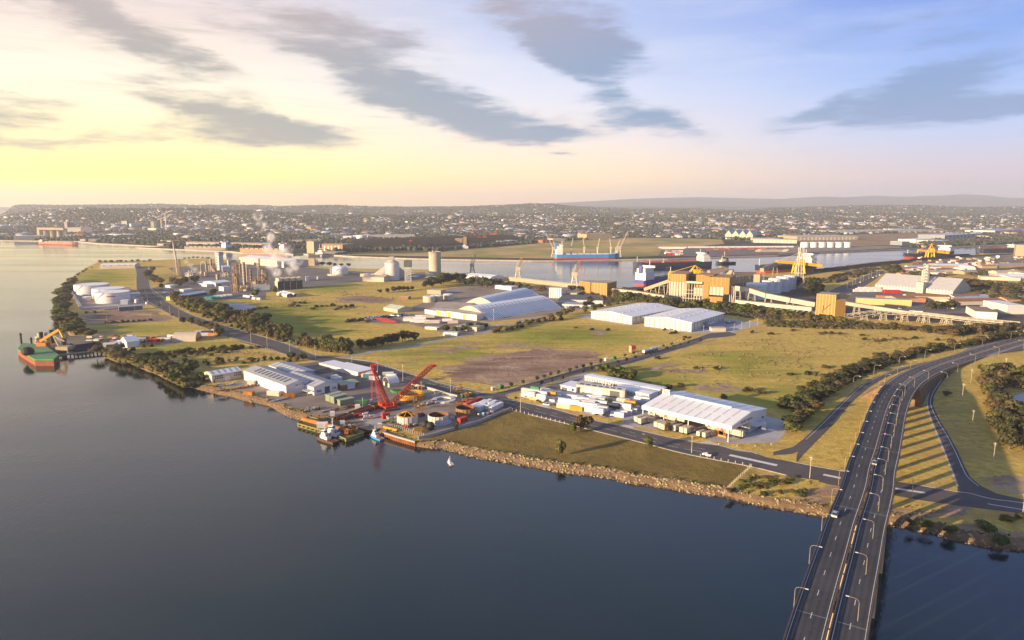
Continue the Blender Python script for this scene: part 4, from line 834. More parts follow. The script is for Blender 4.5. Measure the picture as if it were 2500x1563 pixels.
stones('bank_stones', iE0, idx('E', 1290,712),.35,.3,.7, ROCK)
stones('bank_stones', iK, iI, .5,.3,.75, ROCK)
# small shoreline plants as one ground cover on the bank
def bankgreen(i0, i1, per_m, m):
 vs, fs = [],[]
 for i in range(i0, i1):
  for _ in range(int((SW[i + 1] - SW[i]).length * per_m)):
   c = ST[i].lerp(ST[i + 1], random.random()) + Vector((random.uniform(-1,1), random.uniform(-1.2,2.2),0)); s = random.uniform(.3,.8)
   for q in range(5):
    a = random.uniform(0,6.28); o = len(vs); d = Vector((math.cos(a), math.sin(a),0)); e = Vector((-d.y, d.x, 0))
    p = c + d * s * .6; vs += [p - e * s * .4, p + e * s * .4, p + e * s * .3 + Vector((0,0, s)), p - e * s * .3 + Vector((0,0, s)) + d * .2]; fs.append((o, o + 1, o + 2, o + 3))
 me = bpy.data.meshes.new('bank_undergrowth'); me.from_pydata(vs, [], fs); me.materials.append(m); o = bpy.data.objects.new('bank_undergrowth', me); COL.objects.link(o); o['kind'] = 'stuff'
bankgreen(iE0, iI, .7, LEAFY)

# ---------------------------------------------------------------- street lamps
LAMPM = mat('lamp_steel', (.30,.25,.18),.5,.12,.5)
def lamp_proto():
 t = thing('street_lamp', 'x', 'street lamp')
 mb = MB(); mb.cyl((0,0,-.2),(0,0,4.7),.095,.07,8); mb.build('post', LAMPM, t)
 mb = MB(); q = [(.0,4.65),(.08,5.1),(.35,5.5),(.8,5.72),(1.5,5.8),(2.5,5.84)]
 for a, b in zip(q, q[1:]): mb.cyl((a[0],0, a[1]),(b[0],0, b[1]),.055,.05,6)
 mb.build('arm', LAMPM, t)
 mb = MB(); mb.bx(2.3,3.1,-.16,.16,5.76,5.92); mb.build('lamp_head', LGREY, t)
 return t
LP = lamp_proto(); lamp_used = [False]
def lamp(p, ang, label, group, s=1.):
 if not lamp_used[0]:
  lamp_used[0] = True; LP.location = p; LP.rotation_euler = (0,0, ang); LP['label'] = label; LP['group'] = group; LP.scale = (s,) * 3; return LP
 return dup(LP, p, ang, label, group, s)
def near_dir(p):
 i = min(range(len(edge)), key=lambda k: (edge[k] - p).length_squared); k = normals(edge[max(0, i - 1):i + 2])[min(1, i)]; return math.atan2(-k.y, -k.x)
for i, (w, x, y) in enumerate([('I', 130,1236),('I', 257,872),('I', 360,597),('I', 441,376),('I', 502,216),('H', 533,1203),('H', 574,1100),('H', 614,1002),('H', 652,908),('H', 687,822),('H', 716,745),('H', 744,675),('H', 772,612),('H', 802,565),('H', 853,512),('H', 955,440),('H', 1060,392)]):
 p = on_deck(w, x, y); lamp(p, near_dir(p), f'{ordw(i)} curved lamp on the left parapet of the bridge, counted from the water', 'lamps on the left-hand parapet of the bridge')
for i, (w, x, y) in enumerate([('I', 662,1352),('I', 730,965),('I', 787,668),('I', 834,438),('I', 866,272),('H', 858,1243),('H', 880,1142),('H', 904,1032),('H', 927,938),('H', 945,852),('H', 957,778),('H', 972,704),('H', 992,648),('H', 1014,603),('H', 1090,543),('H', 1202,484)]):
 p = on_deck(w, x, y); lamp(p, near_dir(p) + math.pi, f'{ordw(i)} curved lamp on the right parapet of the bridge, counted from the water', 'lamps on the right-hand parapet of the bridge')
for i, (x, y) in enumerate(((600,542),(765,450),(968,376),(1175,317),(1412,262),(1636,211),(1865,160))):
 p = g('H', x, y); lamp(p, near_dir(p), f'{ordw(i)} lamp along the tree belt side of the on-ramp, counted from the depot', 'lamps along the on-ramp', 1.35)
for i, (x, y) in enumerate(((1350,515),(1437,437),(1577,363),(1768,299),(1965,243))):
 p = g('H', x, y); lamp(p, near_dir(p) + math.pi, f'{ordw(i)} lamp on the outer side of the highway, counted from the curved off-ramp', 'lamps on the outer side of the highway', 1.3)
# ---------------------------------------------------------------- timber poles
PP = thing('utility_pole', 'x', 'utility pole'); mb = MB(); mb.cyl((0,0,-.2),(0,0,1),.016,.011,7); mb.build('pole', POLEW, PP); mb = MB(); mb.bx(-.085,.085,-.008,.008,.92,.94); mb.bx(-.06,.06,-.008,.008,.84,.855); mb.build('crossarm', POLEW, PP)
pole_n = [0]
def pole(w, x, yb, yt, label, group):
 p = g(w, x, yb); h = rise(w, x, yb, yt); s = (max(9, h), max(9, h), h); a = math.radians(120)
 if pole_n[0] == 0: PP.location = p; PP.scale = s; PP['label'] = label; PP['group'] = group; PP.rotation_euler = (0,0, a)
 else: dup(PP, p, a, label, group, s)
 pole_n[0] += 1
for nm, gr_, L in (('# timber pole on the meadow side of the main road, counted from the refinery', 'poles on the meadow side of the main road', [('M', 510,1300,1245),('M', 778,1424,1318),('M', 1150,1440,1370),('B', 373,1242,1180),('B', 707,1290,1240),('F', 83,272,160),('F', 317,345,190),('F', 756,458,320)]),
       ('# timber pole on the river side of the main road, counted from its far end', 'poles on the river side of the main road', [('M', 85,1172,1050),('M', 210,1252,1120),('M', 347,1312,1180),('M', 1050,1505,1425),('B', 40,1210,1112),('B', 160,1240,1140),('B', 325,1272,1180),('B', 515,1325,1215),('B', 785,1380,1300),('F', 1402,632,452),('K', 1090,1006,845),('K', 2180,1240,1035),('I', 1112,325,170),('I', 2036,468,290)]),
       ('# timber pole round the western lots, counted from the tank farm', 'poles round the western lots', [('A', 995,965,905),('A', 690,987,920),('A', 1115,1032,975),('A', 790,1062,995),('A', 1075,870,810),('A', 1090,895,840)]),
       ('# timber pole on the grass beyond the off-ramp, counted from the highway', 'poles on the grass beyond the off-ramp', [('H', 1820,412,310),('H', 1545,508,398),('H', 1475,642,512),('H', 1875,812,750),('H', 1556,852,725),('H', 1726,1132,985)]),
       ('# tall pale light mast beside the crane yard and workshops', 'light masts in the yards', [('F', 487,445,350),('E', 893,215,148),('E', 1837,600,495),('E', 957,30,-10)]),
       ('# thin mast along the warehouse apron fence, counted from the road', 'masts along the warehouse apron', [('C', 1790,1115,1060),('C', 1845,1105,1045),('C', 1905,1090,1035),('C', 1962,1075,1022),('C', 1565,1120,1072),('C', 15,1040,950)])):
 for i, a in enumerate(L): pole(*a, nm.replace('#', ordw(i)), gr_)
# ---------------------------------------------------------------- fences
def fence(name, label, line, h, step, w, m, rails=1, cat='fence', mats=None):
 t = thing(name, label, cat, line[0]); o = line[0]; q = resample(line, step)
 pm = MB(); pm.bx(-w / 2, w / 2,-w / 2, w / 2,-.2, h); base = pm.build('post', m, t); base.location = q[0] - o
 for p in q[1:]: c = base.copy(); COL.objects.link(c); c.parent = t; c.location = p - o
 if rails:
  for z in [h * .9, h * .5][:rails]:
   mb = MB()
   for a, b in zip(q, q[1:]): mb.beam(a - o + Vector((0,0, z)), b - o + Vector((0,0, z)),.05)
   mb.build('rail', m, t)
 return t
fence('post_fence', 'row of white posts between the lawn and the main road near the crane yard', chain(('F', [(1325,612),(1480,655),(1850,748)])),1.3,3.2,.28, WHITE, 0)
fence('post_fence', 'row of pale timber posts along the lawn edge near the bridge end of the road', chain(('K', [(1170,1042),(1640,1135)])),1.5,3.3,.25, POLEW, 0)
fence('timber_fence', 'timber fence running from the road down to the rocky bank', chain(('K', [(1640,1135),(1530,1235),(1440,1320),(1378,1398)])),1.5,2.4,.25, POLEW, 2)
fence('post_fence', 'row of low timber posts along the depot kerb', chain(('K', [(1340,930),(1440,945),(1740,945),(1890,925)])),.9,9,.35, POLEW, 0)
fence('wire_fence', 'long wire fence round the bare lot along the main road', chain(('F', [(60,195),(300,262),(640,372),(800,420),(1040,440),(1150,420),(1420,355),(1700,285),(2150,160)])),1.9,4.5,.12, STEEL, 2)
fence('wire_fence', 'wire fence along the western lots beside the main road', chain(('A', [(1010,690),(995,790),(1060,880),(1300,1030),(1540,1110)])),1.9,9,.16, STEEL, 1)
fence('timber_fence', 'pale timber fence between the scrub and the main road', chain(('A', [(1700,1170),(1900,1225),(2117,1300)])),1.5,3.5,.2, POLEW, 2)
fence('wire_fence', 'wire fence along the meadow side of the warehouse road', chain(('C', [(840,1345),(1040,1300),(1200,1240),(1430,1180)])),1.6,5,.13, WHITE, 1)
fence('steel_fence', 'dark steel fence at the depot gate', chain(('R', [(125,600),(252,632)])),2.0,1.2,.12, DGREY, 2)
fence('steel_fence', 'dark steel fence along the depot front near the yellow frame', chain(('R', [(1180,805),(1330,850)])),2.0,1.5,.12, DGREY, 2)
fence('palisade_fence', 'pale palisade fence across the grass end of the crane yard', chain(('O', [(905,785),(1050,820),(1200,870),(1330,905)])),2.2,1.6,.18, mat('palisade', (.5,.45,.36),.8,.2,.5),2)
def wall(name, label, line, h, w, m, panel):
 t = thing(name, label, 'wall', line[0]); o = line[0]; q = resample(line, panel); base = None
 for a, b in zip(q, q[1:]):
  mb = MB(); hh = h * random.uniform(.93,1.0); mb.beam(a - o + Vector((0,0, hh / 2)), a.lerp(b, .97) - o + Vector((0,0, hh / 2)), w, 0, hh); mb.build('panel', m, t)
wall('boundary_wall', 'low pale concrete wall between the crane yard and the lawn', chain(('F', [(1315,602),(1000,732),(760,800),(520,868),(440,885)])),1.5,.5, CONC, 4)
wall('boundary_wall', 'row of concrete blocks between the crane yard and the main road', chain(('F', [(400,382),(560,420),(720,470),(830,495)])),1.6,1.2, CONC, 2.6)
sp0 = chain(('F', [(130,858),(280,905),(430,948)]), z=WZ)
t = thing('sheet_pile_wall', 'rusty sheet pile quay with a pale capping beam', 'quay wall', sp0[0]); mb = MB(); ribbon(mb, [p - sp0[0] + Vector((0,0,2.8)) for p in sp0],-.3,.9,0,0,.7); mb.build('capping_beam', CONC, t)
mb = MB(); ribbon(mb, [p - sp0[0] + Vector((0,0,2.2)) for p in sp0],.1,.5,0,0,5); mb.build('sheeting', RUST, t)
for p in resample(sp0,1.7): mb = MB(); mb.beam(p - sp0[0] + Vector((0,0,-1)), p - sp0[0] + Vector((0,0,2.4)),.5); mb.build('pile', RUSTO, t)
# ================================================================ NEAR BUILDINGS AND YARDS
def frame2(A, B, C=None, W=None):
 """front edge A -> B; C lies at the back. Returns origin, turn, length, depth (both axes rightwards / away)"""
 d = B - A; d.z = 0; L = d.length; d.normalize(); nrm = Vector((-d.y, d.x, 0))
 if W is None: W = abs((C - A).dot(nrm))
 return Vector((A.x, A.y, 0)), math.atan2(d.y, d.x), L, W
WALL = {}
def building(name, label, A, B, C=None, W=None, h=6., top=0., ridge='x', wm=WHITE, rm=WROOF, over=.3, cat='building', group=None, th=.25, ridge_at=.5, strips=0, sm=None, z0=0.):
 """walls with gables, two roof slopes (or one flat slab), optional rooflight strips; returns (thing, L, W)"""
 o, a, L, W = frame2(A, B, C, W); o.z = z0
 t = thing(name, label, cat, o, a, group)
 mb = MB(); e = .02
 if top <= 0: mb.bx(0, L, 0, W, -.1, h - .02)
 elif ridge == 'x': mb.ext([(0,-.1),(W, -.1),(W, h - e),(W * ridge_at, h + top - e),(0, h - e)],0, L)
 else:
  n0 = MB(); pr = [(0,-.1),(L, -.1),(L, h - e),(L * ridge_at, h + top - e),(0, h - e)]
  mb.add([(x, 0, z) for x, z in pr] + [(x, W, z) for x, z in pr],[tuple(range(5)), tuple(range(9,4,-1))] + [(i, 5 + i, 5 + (i + 1) % 5,(i + 1) % 5) for i in range(5)])
 WALL[t.name] = mb.build('wall', wm, t)
 def slope(x0, x1, y0, y1, z0_, z1_, ax):
  mb = MB()
  if ax == 'x': v = [(x0, y0, z0_),(x1, y0, z0_),(x1, y1, z1_),(x0, y1, z1_)]
  else: v = [(x0, y0, z0_),(x1, y0, z1_),(x1, y1, z1_),(x0, y1, z0_)]
  mb.add(v + [(p[0], p[1], p[2] + th) for p in v],[(3,2,1,0),(4,5,6,7),(0,1,5,4),(1,2,6,5),(2,3,7,6),(3,0,4,7)]); return mb.build('roof', rm, t)
 R = []
 if top <= 0: mb = MB(); mb.bx(-over, L + over, -over, W + over, h, h + th); R.append(mb.build('roof', rm, t))
 elif ridge == 'x':
  m_ = W * ridge_at; k = over * top / m_
  R.append(slope(-over, L + over, -over, m_, h - k, h + top, 'x'))
  if ridge_at < .999: R.append(slope(-over, L + over, m_, W + over, h + top, h - over * top / (W - m_), 'x'))
 else:
  m_ = L * ridge_at; k = over * top / m_
  R.append(slope(-over, m_, -over, W + over, h - k, h + top, 'y')); R.append(slope(m_, L + over, -over, W + over, h + top, h - over * top / (L - m_), 'y'))
 if strips and top > 0:
  for i in range(strips):
   for s_ in (0,1):
    mb = MB()
    if ridge == 'x':
     x = (i + .5) * L / strips; m_ = W * ridge_at; y0, y1 = ((.12 * m_, .92 * m_) if s_ == 0 else (m_ + .08 * (W - m_), W - .12 * (W - m_)))
     zz = lambda y: h + (top * y / m_ if y < m_ else top * (W - y) / (W - m_)) + th + .03
     mb.sheet([(x - .7, y0, zz(y0)),(x + .7, y0, zz(y0)),(x + .7, y1, zz(y1)),(x - .7, y1, zz(y1))])
    else:
     y = (i + .5) * W / strips; m_ = L * ridge_at; x0, x1 = ((.12 * m_, .92 * m_) if s_ == 0 else (m_ + .08 * (L - m_), L - .12 * (L - m_)))
     zz = lambda x: h + (top * x / m_ if x < m_ else top * (L - x) / (L - m_)) + th + .03
     mb.sheet([(x0, y - .6, zz(x0)),(x1, y - .6, zz(x1)),(x1, y + .6, zz(x1)),(x0, y + .6, zz(x0))])
    mb.build('rooflight', sm or GREYR, R[s_])
 return t, L, W
def panel(t_, name, m, x0, x1, z0, z1, face='f', y=0., proud=.06, th=.1):
 mb = MB()
 if face == 'f': mb.bx(x0, x1, y - proud, y - proud + th, z0, z1)
 else: mb.bx(y + proud - th, y + proud, x0, x1, z0, z1)
 return mb.build(name, m, WALL.get(t_.name, t_))
def lettering(t, txt, m, loc, size, rot, name='lettering', ext=.03):
 c = bpy.data.curves.new(name, 'FONT'); c.body = txt; c.size = size; c.extrude = ext; c.align_x = 'LEFT'; c.materials.append(m)
 tmp = bpy.data.objects.new('tmp', c); COL.objects.link(tmp); dg = bpy.context.evaluated_depsgraph_get(); me = bpy.data.meshes.new_from_object(tmp.evaluated_get(dg)); bpy.data.objects.remove(tmp)
 o = bpy.data.objects.new(name, me); COL.objects.link(o); o.parent = t; o.location = loc; o.rotation_euler = rot; return o
HP = math.pi / 2
SITE = Vector((math.cos(math.radians(46)), math.sin(math.radians(46)),0))     # the works stand square to each other
# --- cream two-storey shed by the river
t, L, W = building('shed', 'cream two-storey shed with white roof and rows of small windows by the river', g('E', 448,361), g('E', 448,361) + SITE * 20.5, g('E', 352,336), h=rise('E', 448,361,292), top=1.6, wm=CREAM, rm=WROOF, strips=5)
hh = rise('E', 448,361,292)
for gx in (.10,.74):
 for row in (.42,.68):
  for i in range(4): panel(t, 'window', GLASS, L * gx + i * 1.45, L * gx + i * 1.45 + .95, hh * row, hh * row + .9)
panel(t, 'door', WHITE, L * .42, L * .60,.05, hh * .55); panel(t, 'door', DGREY, L * .05, L * .09,0,2.2)
mb = MB(); mb.bx(-2.6,-.05,3,9,2.6,2.8); mb.build('awning', TAN, t)
# --- big workshop with sign
A_ = g('E', 1132,481); B_ = A_ + SITE * 17.5; hw_ = rise('E', 1132,481,388)
t, L, W = building('workshop', 'large white workshop with grey roof and a lettered sign on its gable', A_, B_, g('E', 738,331), h=hw_, top=2.0, ridge='y', wm=WHITE, rm=GREYR)
for i in range(6): panel(t, 'door_panel', mat('door_grey', (.60,.60,.58),.6,.1,.2), L * (.02 + i * .155), L * (.02 + i * .155) + L * .145,.05, hw_ * .56)
panel(t, 'sign_board', WHITE, L * .33, L * .78, hw_ * .78, hw_ * 1.02, proud=.15)
lettering(t, 'CTS', mat('sign_navy', (.03,.04,.09),.5,0),(L * .50,-.2, hw_ * .81),2.3,(HP, 0,0))
for i in range(4): panel(t, 'emblem', RED if i % 2 else DGREY, L * .36, L * .47, hw_ * (.80 + .05 * i), hw_ * (.825 + .05 * i), proud=.2)
for i in range(9):
 for r in range(3):
  mb = MB(); x0 = L * (.14 + .10 * r); y0 = W * (.10 + .085 * i); zz = lambda x: hw_ + 2.0 * x / (L / 2) + .32
  mb.sheet([(x0, y0, zz(x0)),(x0 + L * .09, y0, zz(x0 + L * .09)),(x0 + L * .09, y0 + W * .05, zz(x0 + L * .09)),(x0, y0 + W * .05, zz(x0))]); mb.build('solar_panel', SOLAR, t)
t, L, W = building('workshop', 'second white workshop bay with lower grey roof and a dark roller door', g('E', 1388,476), g('E', 1388,476) + SITE * 17, W=42, h=rise('E', 1388,476,402), top=2.0, ridge='y', wm=WHITE, rm=GREYR, strips=8, sm=LGREY)
panel(t, 'roller_door', DGREY, L * .45, L * .66,0,4.2)
for x in (.12,.17,.22,.27,.78,.84,.90): panel(t, 'window', GLASS, L * x, L * x + .5,1.4,3.0)
mb = MB(); mb.bx(-4.5,-.05,0,7,3.0,3.2); mb.build('awning', CREAM, t); mb = MB(); mb.bx(-4.3,-4.1,.2,.4,-.1,3.0); mb.build('post', STEEL, t)
t, L, W = building('workshop', 'grey-roofed lean-to bay behind the second workshop', g('E', 1225,345), g('E', 1225,345) + SITE * 15, W=40, h=4.8, top=1.2, ridge='y', wm=LGREY, rm=GREYR, strips=7, sm=WROOF)
# --- long white store along the road
t, L, W = building('store', 'long low white store with pale blue roof beside the main road', g('E', 1538,238), g('E', 1792,300), W=15, h=rise('E', 1792,300,264), wm=WHITE, rm=WROOF)
for i in range(1,8): panel(t, 'wall_joint', LGREY, L * i / 8 - .08, L * i / 8 + .08,0,3.6)
t, L, W = building('store', 'shorter cream end store continuing the long white store', g('E', 1434,209), g('E', 1536,236), W=13, h=rise('E', 1536,236,204), wm=CREAM, rm=WROOF)
# --- barrel tent
o, a, L, W = frame2(g('E', 2082,404), g('E', 2170,388), g('E', 2000,384)); t = thing('arched_tent', 'white arched fabric shelter standing on pale containers by the road', 'shelter', o, a)
pr = [(W / 2 - W / 2 * math.cos(k * math.pi / 10),2.6 + 4.0 * math.sin(k * math.pi / 10)) for k in range(11)]
mb = MB(); mb.ext(pr + [(p[0] * .97 + W * .015, p[1] - .25) for p in pr[::-1]],-.3, L + .3); mb.build('cover', WHITE, t)
for y in (0, W - 2.4): mb = MB(); mb.bx(0, L, y, y + 2.4,0,2.6); mb.build('container', CREAM, t)
# --- sage sheds, office, small boxes
for i, (a_, b_, c_, yt, lb) in enumerate((((1532,534),(1650,500),(1493,524),478, 'sage green shed at the back of the row of three'),((1572,552),(1690,522),(1538,540),495, 'sage green shed in the middle of the row of three'),((1628,574),(1757,548),(1600,562),525, 'sage green shed at the front of the row of three'))):
 t, L, W = building('green_shed', lb, g('E', *a_), g('E', *b_), g('E', *c_), h=rise('E', a_[0], a_[1], yt), wm=SAGE, rm=SAGER, group='sage green sheds')
 for k in range(4): panel(t, 'leg', SAGE, k * (L - .4) / 3, k * (L - .4) / 3 + .4,-.1,1.2, proud=.12)
building('office', 'low office with pale green roof beside the second workshop', g('E', 1640,428), g('E', 1800,395), W=10, h=3.2, top=.8, wm=BRICK, rm=SAGER)
building('office', 'small white annex at the end of the green-roofed office', g('E', 1700,420), g('E', 1765,408), W=4, h=2.9, wm=WHITE, rm=LGREY)
building('shed', 'black-roofed shed between the workshop and the long store', g('E', 1430,325), g('E', 1565,300), W=14, h=3.4, top=1.4, wm=CREAM, rm=mat('black_roof', (.03,.032,.035),.6,.1))
for i, (a_, b_) in enumerate((((1562,340),(1618,330)),((1590,358),(1648,348)))): building('white_container', ('white boxy container behind the workshop, the one nearer the long store', 'white boxy container behind the workshop, the one nearer the crane')[i], g('E', *a_), g('E', *b_), W=4, h=3, wm=WHITE, rm=WHITE, over=0, cat='container')

# ---------------------------------------------------------------- containers
def container_proto(m, rm):
 mb = MB(); mb.bx(0,6.06,0,2.44,0,2.59,0)
 for i in range(14): x = .2 + i * .42; mb.bx(x, x + .2,-.05,2.49,.15,2.45,0)
 for x in (0,5.92):
  for y in (-.06,2.36): mb.bx(x, x + .14, y, y + .14,0,2.62,0)
 mb.bx(.05,6.0,.05,2.4,2.59,2.63,1); me = mb.build('shipping_container', [m, rm]); d = me.data; bpy.data.objects.remove(me); return d
CONT = {k: container_proto(m, r) for k, m, r in (('white', WHITE, WROOF),('cream', CREAM, WROOF),('yellow', YEL, YEL),('green', GREENP, GREENP),('red', RED, RED),('blue', BLUE, BLUE),('grey', LGREY, LGREY),('rust', RUSTO, RUSTO),('navy', NAVY, NAVY),('teal', TEAL, TEAL),('sage', SAGE, SAGER))}
def cont(p, a, k, label, group=None, z=0., l=1., h=1.):
 o = bpy.data.objects.new('shipping_container', CONT[k]); COL.objects.link(o); o.location = (p.x, p.y, z); o.rotation_euler = (0,0, a); o.scale = (l, 1, h); return tag(o, label, 'container', group)
yd = lambda w, a, b: math.atan2((g(w, *b) - g(w, *a)).y, (g(w, *b) - g(w, *a)).x)
ra = yd('Q', (640,590),(1330,690)); aR = ra     # the yard is squared up with the road
row = [(200,415, 'white', 0,1),(195,350, 'cream', 1,2),(255,430, 'cream', 0,1),(315,455, 'cream', 0,1),(410,475, 'grey', 0,1),(420,440, 'white', 1,1),(440,395, 'white', 1,1),(555,475, 'white', 0,1),(620,470, 'white', 0,1),(570,395, 'yellow', 1,1),(500,375, 'white', 0,2),(645,440, 'cream', 0,1),(330,320, 'green', 0,1),(260,400, 'white', 1,1),(370,380, 'grey', 0,2),(480,350, 'white', 0,1)]
row2 = [(715,575, 'cream', 0,2),(745,500, 'white', 1,2.2),(910,610, 'yellow', 0,1.3),(840,440, 'white', 0,2),(1000,520, 'cream', 1,2),(1015,610, 'cream', 0,2),(1120,630, 'white', 0,2),(1060,560, 'white', 1,2),(1240,650, 'white', 1,1.1),(1240,670, 'white', 0,1.1),(1170,520, 'white', 1,2),(1000,480, 'white', 1,2),(1290,610, 'grey', 1,1.2),(1160,450, 'white', 0,2),(1100,500, 'white', 0,2),(1200,480, 'cream', 1,1.6),(940,560, 'white', 0,1.4)]
row3 = [(1365,490, 'cream', 0,.8),(1405,505, 'yellow', 0,.9),(1465,510, 'grey', 0,1.1),(1455,570, 'navy', 1,1.2),(1535,610, 'white', 0,1.2),(1535,560, 'white', 1,1.1),(1650,580, 'white', 1,1.1),(1640,590, 'white', 0,1.1),(1720,530, 'yellow', 1,1.1),(1600,500, 'cream', 1,1.3),(1510,700, 'white', 0,1.3),(1580,680, 'white', 0,1.2),(1650,660, 'white', 0,1.2),(1720,640, 'white', 0,1.2),(1795,610, 'cream', 0,1.0),(1820,530, 'grey', 0,.8),(1890,530, 'grey', 0,.8),(1940,530, 'grey', 0,.8),(1860,470, 'white', 0,1.6)]
cname = dict(white='white', cream='cream', yellow='yellow', grey='pale grey', green='green', navy='dark blue')
for nm, rw in (('northern cluster near the junction', row),('middle cluster along the road', row2),('southern cluster next to the depot', row3)):
 for i, (x, y, k, lv, l) in enumerate(rw):
  z = 2.62 if lv else 0.; p = g('Q', x, y, z)
  cont(p, aR if nm[0] != 's' or y < 600 else aR, k, f'{cname[k]} site container {"stacked on top" if lv else "on the ground"}, {ordw(i)} in the {nm}', f'site containers of the {nm}', z, l)
# yard building
t, L, W = building('workshop', 'tall cream workshop with solar roof and steel flues in the container yard', g('Q', 1012,345), g('Q', 1720,445), g('Q', 1832,440), h=rise('Q', 1012,345,235), top=.9, ridge='x', ridge_at=1.0, wm=CREAM, rm=GREYR)
h_ = rise('Q', 1012,345,235)
for a_, b_ in ((.16,.31),(.38,.53)): panel(t, 'roller_door', mat('door_cream', (.78,.74,.62),.6,.1,.2), L * a_, L * b_, 0, h_ * .8)
panel(t, 'opening_shade', DGREY, L * .70, L * .90,0, h_ * .8); panel(t, 'column', CREAM, L * .93, L * .97,0, h_ * .9, proud=.3, th=.3)  # dark panel on the wall paints the shade inside the doorway
for i in range(7): mb = MB(); x = L * (.06 + .13 * i); z = lambda y: h_ + .9 * y / W + .3; mb.sheet([(x, W * .15, z(W * .15)),(x + L * .09, W * .15, z(W * .15)),(x + L * .09, W * .6, z(W * .6)),(x, W * .6, z(W * .6))]); mb.build('solar_panel', SOLAR, t)
for i in range(4): mb = MB(); x = L * (.52 + .07 * i); mb.cyl((x, W * .8, h_),(x, W * .8, h_ + 3.2),.35, n=10); mb.cyl((x, W * .8, h_ + 3.2),(x, W * .8, h_ + 3.6),.5,.2, n=10); mb.build('flue', STEEL, t)
t, L, W = building('office', 'flat-roofed white office with a porch at the end of the yard workshop', g('Q', 780,320), g('Q', 1005,362), W=13, h=3.4, wm=WHITE, rm=WROOF, over=.6)
panel(t, 'porch_shade', DGREY, L * .06, L * .42,.3,2.4); panel(t, 'window', GLASS, L * .72, L * .86,1,2.4)  # shade under the porch painted as a dark panel
for nm, a_, b_, W_, yt, n_ in (('white storage block, the far one along the meadow, with a row of dark doors', (1135,175),(1700,285),9,130,22),('white storage block continuing the far one towards the depot', (1710,288),(2240,390),9,245,26),('white storage block, the near one behind the workshop, with dark doors', (1560,345),(2080,460),11,295,24)):
 t, L, W = building('storage_units', 'long ' + nm, g('Q', *a_), g('Q', *b_), W=W_, h=3.1, top=.3, wm=WHITE, rm=WROOF)
 for i in range(n_): panel(t, 'door', mat('door_slate', (.13,.17,.22),.5,.1), L * (.02 + .97 * i / n_), L * (.02 + .97 * (i + .62) / n_),.1,2.4)

# ---------------------------------------------------------------- parcel depot
zE = 8.6; zR = 11.2
A_ = g('R', 358,372, zE); B_ = g('R', 1503,640, zE); C_ = g('R', 1952,412, zE)
o, a, L, W = frame2(A_, B_, C_); t = thing('parcel_depot', 'very large white depot with canopy roof, company lettering and an orange and white sign', 'depot', o, a)
yw = W * .52
mb = MB(); mb.add([(L * .04, yw, -.1),(L - .3, yw, -.1),(L - .3, W - .3,-.1),(L * .04, W - .3,-.1),(L * .04, yw, zR - .3),(L - .3, yw, zR - .3),(L - .3, W - .3, zE - .1),(L * .04, W - .3, zE - .1)],[(0,1,5,4),(1,2,6,5),(2,3,7,6),(3,0,4,7)]); mb.build('wall', WHITE, t)
for y0, y1, z0, z1 in ((0, yw, zE, zR),(yw, W, zR, zE)):
 mb = MB(); v = [(0, y0, z0),(L, y0, z0),(L, y1, z1),(0, y1, z1)]; mb.add(v + [(p[0], p[1], p[2] + .3) for p in v],[(3,2,1,0),(4,5,6,7),(0,1,5,4),(1,2,6,5),(2,3,7,6),(3,0,4,7)]); mb.build('roof', WROOF, t)
for k in range(1,10):      # translucent strips across the roof
 x = L * k / 10
 for y0, y1, z0, z1 in ((W * .02, W * .22,0,0),(W * .26, yw * .98,0,0),(yw * 1.04, W * .97,0,0)):
  zz = lambda y: (zE + (zR - zE) * y / yw if y < yw else zR - (zR - zE) * (y - yw) / (W - yw)) + .33
  mb = MB(); mb.sheet([(x - .45, y0, zz(y0)),(x + .45, y0, zz(y0)),(x + .45, y1, zz(y1)),(x - .45, y1, zz(y1))]); mb.build('rooflight', mat('rooflight_grey', (.50,.52,.54),.4,.05), t)
mb = MB(); mb.bx(L * .14, L * .80, yw - 1.1, yw + .6, zR + .25, zR + .95); mb.build('ridge_vent', WHITE, t)
mb = MB(); mb.bx(-.1, L + .1,-.35,-.02, zE - 1.9, zE + .25); mb.build('fascia', WHITE, t)
mb = MB(); mb.add([(L + .05,-.3, zE - 1.9),(L + .05, yw, zE - 1.9),(L + .05, yw, zR),(L + .05,-.3, zE + .2),(L + .35,-.3, zE - 1.9),(L + .35, yw, zE - 1.9),(L + .35, yw, zR),(L + .35,-.3, zE + .2)],[(0,1,2,3),(7,6,5,4),(0,4,5,1),(1,5,6,2),(2,6,7,3),(3,7,4,0)]); mb.build('fascia', WHITE, t)
for x in (.4, L * .26, L * .54, L * .97): mb = MB(); mb.bx(x - .25, x + .25,.2,.7,-.1, zE - .1); mb.bx(x - .4, x + .4,.05,.85,-.1,.5); mb.build('column', LGREY, t)
INK = mat('sign_ink', (.04,.04,.05),.5,0)
lettering(t, 'border express', INK, (L + .38, W * .24, zE - .9),2.1,(HP, 0, HP)); lettering(t, 'border express', mat('sign_grey', (.45,.45,.47),.5,0),(L * .885,-.4, zE - 1.3),1.1,(HP, 0,0))
ORS = mat('sign_orange', (.80,.22,.03),.5,.05)
so_ = MB(); so_.bx(-.2,0.02, W * .36, W * .60, zR - 2.5, zR + 3.4)
sg = MB(); x0 = L * .0
sg.bx(-.3, L * .085, W * .50, W * .52, zE, zR + 3.0); s_ = sg.build('sign_board', WHITE, t)
